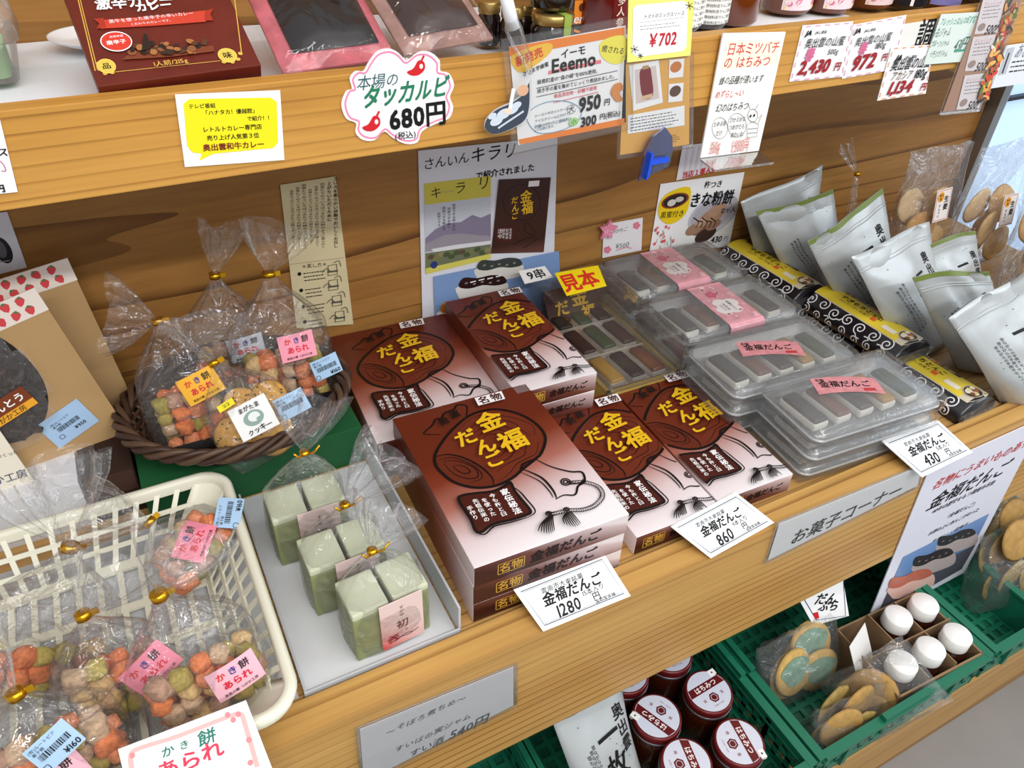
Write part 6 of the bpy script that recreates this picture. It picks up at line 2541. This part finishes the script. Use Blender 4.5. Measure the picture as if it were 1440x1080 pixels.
# ------------------------------------------------------------------ carton with white-capped bottles
CARD = mat('8e7355', 0.75, 0.2, bump=0.1, bscale=40)
t = thing('cardboard_box', 'open cardboard divider box around the white-capped bottles', 'box', T(0.938, -0.070, FL, -0.04))
m = MB()
for (x, y, dx, dy) in ((0, -0.064, 0.182, 0.003), (0, 0.064, 0.182, 0.003), (-0.091, 0, 0.003, 0.131), (0.091, 0, 0.003, 0.131)):
    m.box((x, y, 0.038), (dx, dy, 0.075), CARD)
m.box((0, 0, 0.0015), (0.180, 0.127, 0.002), CARD)
m.build('carton', t)
m = MB()
m.box((0, 0.0, 0.045), (0.179, 0.002, 0.080), CARD)
for x in (-0.030, 0.030):
    m.box((x, 0, 0.045), (0.002, 0.125, 0.078), CARD)
m.build('divider', t)
WCAP = mat('efeeea', 0.4, 0.5)
BROWN = mat('2c120a', 0.15, 0.6)
fr_c = t.matrix_world
for (px, py, i, j, lb) in ((1279, 878, 1, 1, 'white-capped bottle in the back row, nearest the hanging sign'), (1329, 871, 2, 1, 'white-capped bottle in the back right corner of the carton'),
                           (1300, 925, 1, 0, 'white-capped bottle in the middle of the front row'), (1336, 908, 2, 0, 'white-capped bottle at the right end of the front row'),
                           (1270, 945, 0, 0, 'white-capped bottle half behind the zip bag, left end of the front row')):
    q = fr_c @ V3((-0.060 + 0.060 * i, -0.032 + 0.064 * j, 0.003))
    b = thing('bottle', lb, 'bottle', T(q.x, q.y, q.z), 'white-capped bottles in the carton')
    m = MB()
    m.lathe([(0.022, 0), (0.026, 0.003), (0.026, 0.062), (0.023, 0.070), (0.019, 0.074), (0.019, 0.080)], BROWN, 28)
    m.build('bottle_body', b)
    m = MB()
    prof = [(0.0215, 0.076), (0.022, 0.077), (0.022, 0.097), (0.0205, 0.0995), (0.0, 0.1003)]
    m.lathe(prof, WCAP, 40)
    m.warp(lambda x, y, z: (x * (1 + 0.012 * math.cos(40 * math.atan2(y, x))) if z < 0.097 else x, y * (1 + 0.012 * math.cos(40 * math.atan2(y, x))) if z < 0.097 else y, z))
    m.build('cap', b)
m = MB()
m.box((0.0, 0.0, 0.032), (0.10, 0.11, 0.064), mat('6a543c', 0.75, 0.2))
tag(m.build('carton', loc=(0.93, 0.15, FL)), 'closed brown carton at the back of the crate under the front board', 'box')
GD = 'clear bags of golden rice cakes in the far crate'
pancake_bag('clear bag of golden rice cakes low in the crate at the right edge', (1.245, -0.055, FL), (0.0, 0.3, 1), 0.19, 0.16, 0.09, 61, 10, GD)
pancake_bag('clear bag of golden rice cakes behind the lowest bag at the right edge', (1.30, 0.06, FL), (0.0, 0.2, 1), 0.19, 0.17, 0.09, 62, 10, GD)

# ================================================================== GOODS ON THE UPPER SHELF
ZC = 0.488
# curry box lying tilted
CUR = mat('6a2418', 0.4, 0.4, mottled=0.2, bscale=30)
nT = V3((0, -math.sin(0.49), math.cos(0.49)))
pT = V3((0, 0.305, 0.512))
q = [Pp(*a, pT, nT) for a in ((91, -20), (315, -45), (357, 96), (129, 119))]
fr, W_, H_ = quad_frame(*q)
t = thing('curry_box', 'reddish-brown retort curry box with gold frame and red ribbon on the white cloth', 'box', fr)
m = MB()
m.box((0, 0, -0.008), (W_, H_, 0.016), CUR, 0.0008)
m.build('carton', t)
m = MB()
I = Ink(m, fr)
GL = mat('d9ac4e', 0.4, 0.4)
I.line([(110, 0), (134, 100)], 1.0, GL)
I.line([(113, 0), (137, 98)], 0.8, GL)
I.line([(330, 0), (340, 78)], 1.0, GL)
I.line([(160, 102), (310, 86)], 0.8, GL)
for (x, y) in ((140, 98), (148, 104), (138, 90), (335, 84), (327, 88), (338, 76), (158, 103), (315, 88)):
    I.disc(x, y, 3.2, 2.4, GL)
for x, y, s in ((150, 94, '品'), (320, 79, '味')):
    I.disc(x, y, 13, 11, mat('e3c65a', 0.5))
    I.disc(x, y, 11.5, 9.5, mat('d8bb50', 0.5))
    I.t(s, x, y, 13, INK, bold=0.02)
I.t('激辛カレー', 190, 4, 110, WHITE, bold=0.03, sy=1.2, rot=-0.05)
I.t('カレー', 216, 10, 52, WHITE, bold=0.035, sy=1.15)
I.poly([(140, 30), (215, 24), (290, 16), (290, 32), (215, 38), (142, 42)], mat('c8402c', 0.5))
I.poly([(132, 28), (146, 27), (150, 40), (136, 42), (140, 35)], mat('a8301e', 0.5))
I.poly([(288, 17), (300, 14), (296, 22), (300, 30), (288, 31)], mat('a8301e', 0.5))
I.t('黒牛を使った唐辛子の辛いカレー', 214, 26, 120, WHITE)
I.t('こだわりのカレーです。', 214, 33, 60, WHITE)
I.disc(164, 60, 22, 15, WHITE)
I.disc(164, 60, 20.5, 13.5, mat('d23a2c', 0.5))
I.t('唐辛子', 164, 61, 28, WHITE, bold=0.02)
I.t('島根県産', 164, 53, 20, WHITE)
R = random.Random(12)
I.poly([(172, 86), (186, 74), (300, 66), (302, 74), (240, 82)], mat('7a3a22', 0.5))
for k in range(44):
    x = R.uniform(184, 290)
    y = 82 - 0.07 * (x - 184) - R.uniform(0, 16)
    I.disc(x, y, R.uniform(3, 7), R.uniform(2, 4.5), mat(R.choice(['8a5230', '5a3420', '3a241a', 'a56a3c', '2a1c16']), 0.5), R.uniform(0, 3))
I.poly([(200, 76), (203, 52), (207, 52), (214, 72)], mat('2a1a14', 0.5))
I.t('1人前/215g', 241, 92, 48, GL, bold=0.01)
m.build('box_print', t)


def retort(label, quad, back, front, tilt, seed, lift=0.0, lettered=False):
    """flat food pouch in a glossy clear bag, leaning on the cloth"""
    n = V3((0, -math.sin(tilt), math.cos(tilt)))
    p0 = V3((0, 0.312, 0.505 + lift))
    w = [Pp(*a, p0, n) for a in quad]
    fr, W, H = quad_frame(*w)
    t = thing('food_pouch', label, 'food pouch', fr, 'flat food pouches in clear bags')
    b = MB()
    b.box((0, 0, -0.006), (W * 0.96, H * 0.94, 0.003), mat(back, 0.45, 0.4, mottled=0.35, bscale=40), 0.001)
    b.build('backing_card', t)
    NU = 14
    g = MB()
    vs = []
    for j in range(NU + 1):
        for i in range(NU + 1):
            u, v = i / NU, j / NU
            e = (1 - (2 * u - 1) ** 4) * (1 - (2 * v - 1) ** 4)
            vs.append(((u - 0.5) * W * 0.74 + W * 0.03, (v - 0.5) * H * 0.8 + 0.01, -0.003 + 0.012 * e + 0.004 * e * noise.noise(V3((u * 4, v * 4, seed)))))
    g.add(vs, [(j * (NU + 1) + i, j * (NU + 1) + i + 1, (j + 1) * (NU + 1) + i + 1, (j + 1) * (NU + 1) + i) for j in range(NU) for i in range(NU)], mat(front, 0.3, 0.25, bump=0.25, bscale=30), True)
    g.build('inner_pouch', t)
    if lettered:
        g = MB()
        g.rect(0, H * 0.43, W * 0.9, H * 0.16, mat('d8707a', 0.5), 0.0105)
        g.text('韓国風鶏炒めタッカルビ', 0, H * 0.40, W * 0.8, INK, 0.0108, bold=0.02)
        g.build('header_print', t)
    c = MB()
    vs = []
    for j in range(NU + 1):
        for i in range(NU + 1):
            u, v = i / NU, j / NU
            e = (1 - (2 * u - 1) ** 6) * (1 - (2 * v - 1) ** 6)
            vs.append(((u - 0.5) * W * 1.06, (v - 0.5) * H * 1.04, -0.006 + 0.018 * e + 0.005 * noise.noise(V3((u * 5, v * 5, seed + 5)))))
    c.add(vs, [(j * (NU + 1) + i, j * (NU + 1) + i + 1, (j + 1) * (NU + 1) + i + 1, (j + 1) * (NU + 1) + i) for j in range(NU) for i in range(NU)], film('glossy_bag', gloss=0.04, haze=0.01, bump=0.6, bscale=18, rough=0.03, edge=0.3), True)
    c.build('clear_bag', t)


retort('pink-backed dark food pouch in a shiny clear bag beside the curry box', ((352, -40), (520, -60), (532, 84), (372, 98)), 'd9707a', '1d1717', 0.50, 1, lettered=True)
retort('brown food pouch in a clear bag tilted behind the cloud card', ((512, -60), (650, -70), (668, 50), (545, 80)), 'b48a80', '3c2822', 0.50, 2, 0.004)

# small dark jars with gold lids
GLID = mat('b89a5c', 0.3, 0.5, 0.8)
DJ = mat('1c1210', 0.12, 0.6, coat=0.5)


def small_jar(label, x, y, z=ZC, r=0.026, h=0.058, rib=False):
    t = thing('jam_jar', label, 'jar', T(x, y, z), 'small dark jars with gold lids')
    m = MB()
    m.lathe([(r * 0.8, 0), (r, 0.004), (r, h * 0.62), (r * 0.85, h * 0.72), (r * 0.85, h * 0.76)], DJ, 28)
    m.build('jar_body', t)
    m = MB()
    m.lathe([(r * 0.93, h * 0.74), (r * 0.96, h * 0.77), (r * 0.96, h * 0.97), (r * 0.9, h), (0, h * 0.99)], GLID, 32)
    m.build('lid', t)
    if rib:
        m = MB()
        m.box((0.004, -r * 1.0, h * 0.5), (0.008, 0.0012, h), mat('9ab04a', 0.5))
        m.box((0.004, 0, h + 0.0006), (0.008, r * 2, 0.001), mat('9ab04a', 0.5))
        m.build('green_ribbon', t)


def on_c(px, py, z=ZC):
    return Pz(px, py, z)


small_jar('small dark jar behind the brown food pouch', 0.352, 0.405, r=0.012, h=0.042)
small_jar('small dark jar standing in the open between the brown pouch and the clip', 0.384, 0.366, r=0.0118, h=0.042)
small_jar('small dark jar half hidden behind the clear hook clip', 0.396, 0.338, r=0.0118, h=0.042)
small_jar('dark jar with a green ribbon behind the sweet potato card', 0.434, 0.322, r=0.0225, h=0.037, rib=True)
small_jar('dark jar stacked on the one with a green ribbon', 0.436, 0.328, ZC + 0.0395, r=0.0225, h=0.037)
small_jar('dark jar behind the green-ribbon jar', 0.425, 0.372, r=0.020, h=0.037)


def bottle(name, label, px, py, r, h, body, lab=None, labr=None, neck=0.4, group=None, z=ZC, art=None, y=None, sq=False):
    p = on_c(px, py, z)
    if y:
        p.y = y
    t = thing(name, label, 'bottle', T(p.x, p.y + r, z), group)
    m = MB()
    m.lathe([(r * 0.85, 0), (r, 0.004), (r, h * 0.58), (r * 0.85, h * 0.66), (r * neck, h * 0.76), (r * neck, h * 0.9)], body, 32)
    m.build('bottle_body', t)
    m = MB()
    m.lathe([(r * neck * 1.15, h * 0.88), (r * neck * 1.2, h * 0.89), (r * neck * 1.2, h * 0.99), (r * neck, h), (0, h)], GLID if lab != 'k' else DJ, 20)
    m.build('cap', t)
    if lab:
        m = MB()
        a0, a1, z0, z1 = labr
        n = 16
        vs = [((r + 0.0006) * math.sin(a0 + (a1 - a0) * i / n), -(r + 0.0006) * math.cos(a0 + (a1 - a0) * i / n), z0 + (z1 - z0) * j) for j in (0, 1) for i in range(n + 1)]
        m.add(vs, [(i, i + 1, n + 2 + i, n + 1 + i) for i in range(n)], mat(lab, 0.5, 0.3), True)
        if art:
            q = MB()
            art(q)
            q.warp(lambda x, y, z_: ((r + 0.0009 + z_) * math.sin(x / r), -(r + 0.0009 + z_) * math.cos(x / r), y))
            o = len(m.v)
            m.v += q.v
            for f, mi in zip(q.f, q.mi):
                m.f.append(tuple(o + i for i in f))
                m.mi.append(m.mid(q.mats[mi]))
                m.sm.append(False)
        m.build('label', t)
    return t


def a_eemo(q):
    q.disc(0.0, 0.024, 0.0195, 0.021, mat('ee8c2a', 0.5), 0.0002)
    q.text('Eemo', 0, 0.018, 0.031, WHITE, 0.0004, bold=0.01, shear=0.2)
    q.text('Sweet potato syrup', 0, 0.037, 0.024, mat('5a2c14'), 0.0004)
    q.disc(-0.001, 0.029, 0.003, 0.004, mat('5a2418'), 0.0004)


bottle('syrup_bottle', 'dark bottle with a round orange label behind the sweet potato card', 815, 50, 0.030, 0.17, DJ, 'ee8c2a', (-0.3, 0.3, 0.012, 0.036), art=a_eemo)
RSA = mat('6a1410', 0.15, 0.6, coat=0.5)


def a_wh(q):
    q.vtext('奥出雲仁多人参', 0.0, 0.05, 0.075, mat('e8d8c8'), 0.0003, bold=0.01)


bottle('sauce_bottle', 'tall dark red bottle with thin white lettering beside the 702 yen card', 868, 56, 0.030, 0.20, RSA, '6a1410', (-0.3, 0.5, 0.01, 0.10), art=a_wh)


def a_txt(q):
    for k in range(7):
        q.text('原材料名りんご果汁を', 0, 0.008 + k * 0.006, 0.040, INK, 0.0003)


SOY = mat('2a0f0a', 0.12, 0.6, coat=0.5)
bottle('sauce_bottle', 'dark bottle with a printed white label left of the two before the honey stand', 972, 47, 0.026, 0.15, SOY, 'efeeea', (-1.1, 1.1, 0.006, 0.060), group='dark bottles with printed white labels', art=a_txt)
bottle('sauce_bottle', 'dark bottle with a printed white label right of the two behind the honey stand', 1010, 42, 0.026, 0.15, SOY, 'efeeea', (-1.1, 1.1, 0.006, 0.060), group='dark bottles with printed white labels', art=a_txt)
HNY = mat('6a2f0c', 0.12, 0.6, coat=0.5)
bottle('honey_bottle', 'amber honey bottle without a front label beside the printed bottles', 1052, 38, 0.028, 0.12, HNY)


def a_flo(q):
    R = random.Random(17)
    for k in range(46):
        q.disc(R.uniform(-0.026, 0.026), R.uniform(0.012, 0.058), 0.0035, 0.0028, mat(R.choice(['e8a0b4', 'f0c4cc', 'f6e4e4', 'd87a98']), 0.5), 0.0003 + k * 2e-6, 9)
    for (x, y) in ((-0.012, 0.036), (-0.006, 0.030), (-0.016, 0.029), (-0.010, 0.042)):
        q.disc(x, y, 0.008, 0.006, mat('6aa03c', 0.5), 0.0006, 12)
    q.rect(0.0, 0.0085, 0.052, 0.004, mat('e8c83c', 0.5), 0.0006)
    q.text('奥出雲の山蜜', 0.008, 0.048, 0.026, mat('a82040'), 0.0008, bold=0.03)


for (px, py, lb) in ((1128, 22, 'amber honey bottle with a floral label above the 2,430 yen card'), (1186, 20, 'amber honey bottle with a floral label above the 972 yen card'), (1244, 14, 'amber honey bottle with a floral label above the bold character plate')):
    bottle('honey_bottle', lb, px, py, 0.031, 0.13, HNY, 'ecd6da', (-0.95, 0.95, 0.006, 0.060), group='amber honey bottles with floral labels', art=a_flo)


def a_blk(q):
    q.text('燻', 0.0, 0.03, 0.018, WHITE, 0.0003, bold=0.03)
    q.rect(-0.016, 0.02, 0.004, 0.03, WHITE, 0.0003)


bottle('sauce_bottle', 'black-labelled bottle between the floral honey bottles and the purple jar', 1294, 14, 0.028, 0.14, SOY, '15131a', (-1.2, 1.2, 0.004, 0.06), art=a_blk)


def a_pur(q):
    for k in range(12):
        q.disc(-0.024 + 0.008 * (k % 6), 0.014 + 0.012 * (k // 6), 0.0035, 0.0025, mat('d8d4f4', 0.5), 0.0003, 10)
    q.vtext('赤花', 0.018, 0.03, 0.03, RED, 0.0005, bold=0.03)


bottle('jam_bottle', 'jar with a purple patterned label near the right end of the upper shelf', 1342, 12, 0.030, 0.12, HNY, '8a86c8', (-1.2, 1.2, 0.004, 0.055), art=a_pur)
bottle('jam_bottle', 'dark jar with a small busy label at the right end of the upper shelf', 1388, 6, 0.030, 0.12, SOY, '5a4a44', (-1.2, 1.2, 0.006, 0.05), art=a_txt)
m = MB()
m.box((0, 0, 0.05), (0.10, 0.02, 0.10), mat('1c2436', 0.4), 0.001)
q = MB()
q.text('お米', 0, 0.07, 0.05, WHITE, 0, bold=0.02)
q.text('ぽん酢', 0, 0.03, 0.06, WHITE, 0, bold=0.02)
q.xf(Matrix.Translation((0, -0.0105, 0)) @ Matrix.Rotation(PI / 2, 4, 'X'))
m.add(q.v, q.f, WHITE)
p = Py(1448, 62, 0.285)
tag(m.build('navy_pack', loc=(p.x + 0.01, 0.315, ZC)), 'navy blue pack with white characters at the far right of the upper shelf', 'pack')

# clear container with a green lining and a white dish at the left
p = on_c(-10, 100)
t = thing('clear_container', 'clear plastic container with pale green content at the left of the upper shelf', 'container', T(-0.094, 0.420, ZC))
m = MB()
m.rings([[(a, b, 0.001) for a, b in rrect(0.090, 0.075, 0.012)], [(a, b, 0.034) for a, b in rrect(0.104, 0.088, 0.014)], [(a, b, 0.034) for a, b in rrect(0.110, 0.094, 0.016)], [(a, b, 0.058) for a, b in rrect(0.104, 0.086, 0.016)]], LIDP, True, True, (True, True))
m.build('clear_tub', t)
m = MB()
m.prism(rrect(0.080, 0.065, 0.01), 0.004, 0.026, mat('b4dca0', 0.5, 0.3))
m.build('green_content', t)
p = on_c(108, 54)
m = MB()
m.lathe([(0.0, 0.001), (0.026, 0.001), (0.040, 0.0075), (0.0405, 0.009), (0.039, 0.0088), (0.027, 0.003), (0, 0.003)], mat('f2f3f5', 0.35, 0.5), 40)
tag(m.build('white_dish', loc=(p.x + 0.015, min(p.y, 0.485), ZC + 0.003)), 'small white dish on the cloth behind the curry box', 'dish')

# laminated sock-shaped charm and its clip
SOCK = [(747, 112), (740, 128), (722, 142), (700, 152), (686, 164), (681, 178), (690, 188), (706, 187), (730, 176), (742, 166), (747, 150), (748, 130)]


def d_sock(I):
    I.poly([(690 + (a - 690) * 0.94, 180 + (b - 180) * 0.94) for a, b in SOCK], mat('3a4250', 0.5), 3)
    I.disc(735, 127, 8, 8, mat('d8a888', 0.5))
    for (x, y, r) in ((698, 170, 9), (708, 160, 10), (720, 154, 9), (726, 148, 7), (692, 163, 6)):
        I.disc(x, y, r, r * 0.7, mat('cdd6e2', 0.5), 0.4)
    I.line([(716, 158), (722, 124)], 6, mat('e6e8ea', 0.5))
    I.line([(700, 180), (736, 156)], 3, mat('c4ccd8', 0.5))
    I.disc(714, 156, 6, 4, mat('e8d4c0', 0.5))


card('sock_charm', 'laminated sock-shaped picture charm hanging left of the sweet potato card', 'charm', ((690, 110), (755, 110), (750, 190), (680, 190)), (V3((0, YU - 0.013, 0)), V3((0, 1, 0))), d_sock, mat('c4c6c6', 0.4), outline=smoothpts(SOCK, 3, True), thick=0.001)
pc = Py(722, 30, YU - 0.012)
m = MB()
pts = [Py(*a, YU - 0.010) for a in ((710, -10), (716, 16), (722, 40), (730, 62), (741, 84), (746, 104))]
m.tube([p_ - pts[0] for p_ in pts], [0.004, 0.004, 0.0085, 0.007, 0.005, 0.002], RIGID, 10)
m.tube([p_ - pts[0] for p_ in pts[:3]], [0.0058, 0.0062, 0.0062], mat('e9ecee', 0.35, 0.5), 10)
tag(m.build('plastic_clip', loc=pts[0]), 'clear plastic hook clip with a white grip above the sock charm', 'clip')

# blue clip at the foot of the orange info sheet
p0 = Py(922, 215, YU - 0.010)
m = MB()
bl = film('blue_clear_plastic', '3a78e8', gloss=0.10, haze=0.06, bump=0.1, bscale=20)
bs = mat('1c50d8', 0.25, 0.5)
prof = [(-0.014, -0.020), (-0.012, 0.0), (-0.006, 0.014), (0.004, 0.020), (0.012, 0.012), (0.015, 0.0), (0.014, -0.012)]
prof = [(a * 1.45, b * 1.45) for a, b in prof]
m.prism(prof, 0.0, 0.003, bl)
m.prism([(-0.0155, -0.026), (-0.012, -0.022), (-0.010, 0.004), (-0.013, 0.004)], -0.001, 0.010, bs)
m.prism([(-0.014, -0.010), (0.014, -0.010), (0.014, -0.005), (-0.014, -0.004)], 0.003, 0.008, bs)
tag(m.build('blue_clip', M=frame(p0, (1, 0, 0), (0, 0, 1))), 'translucent blue clip on the lower edge of the orange info sheet', 'clip')
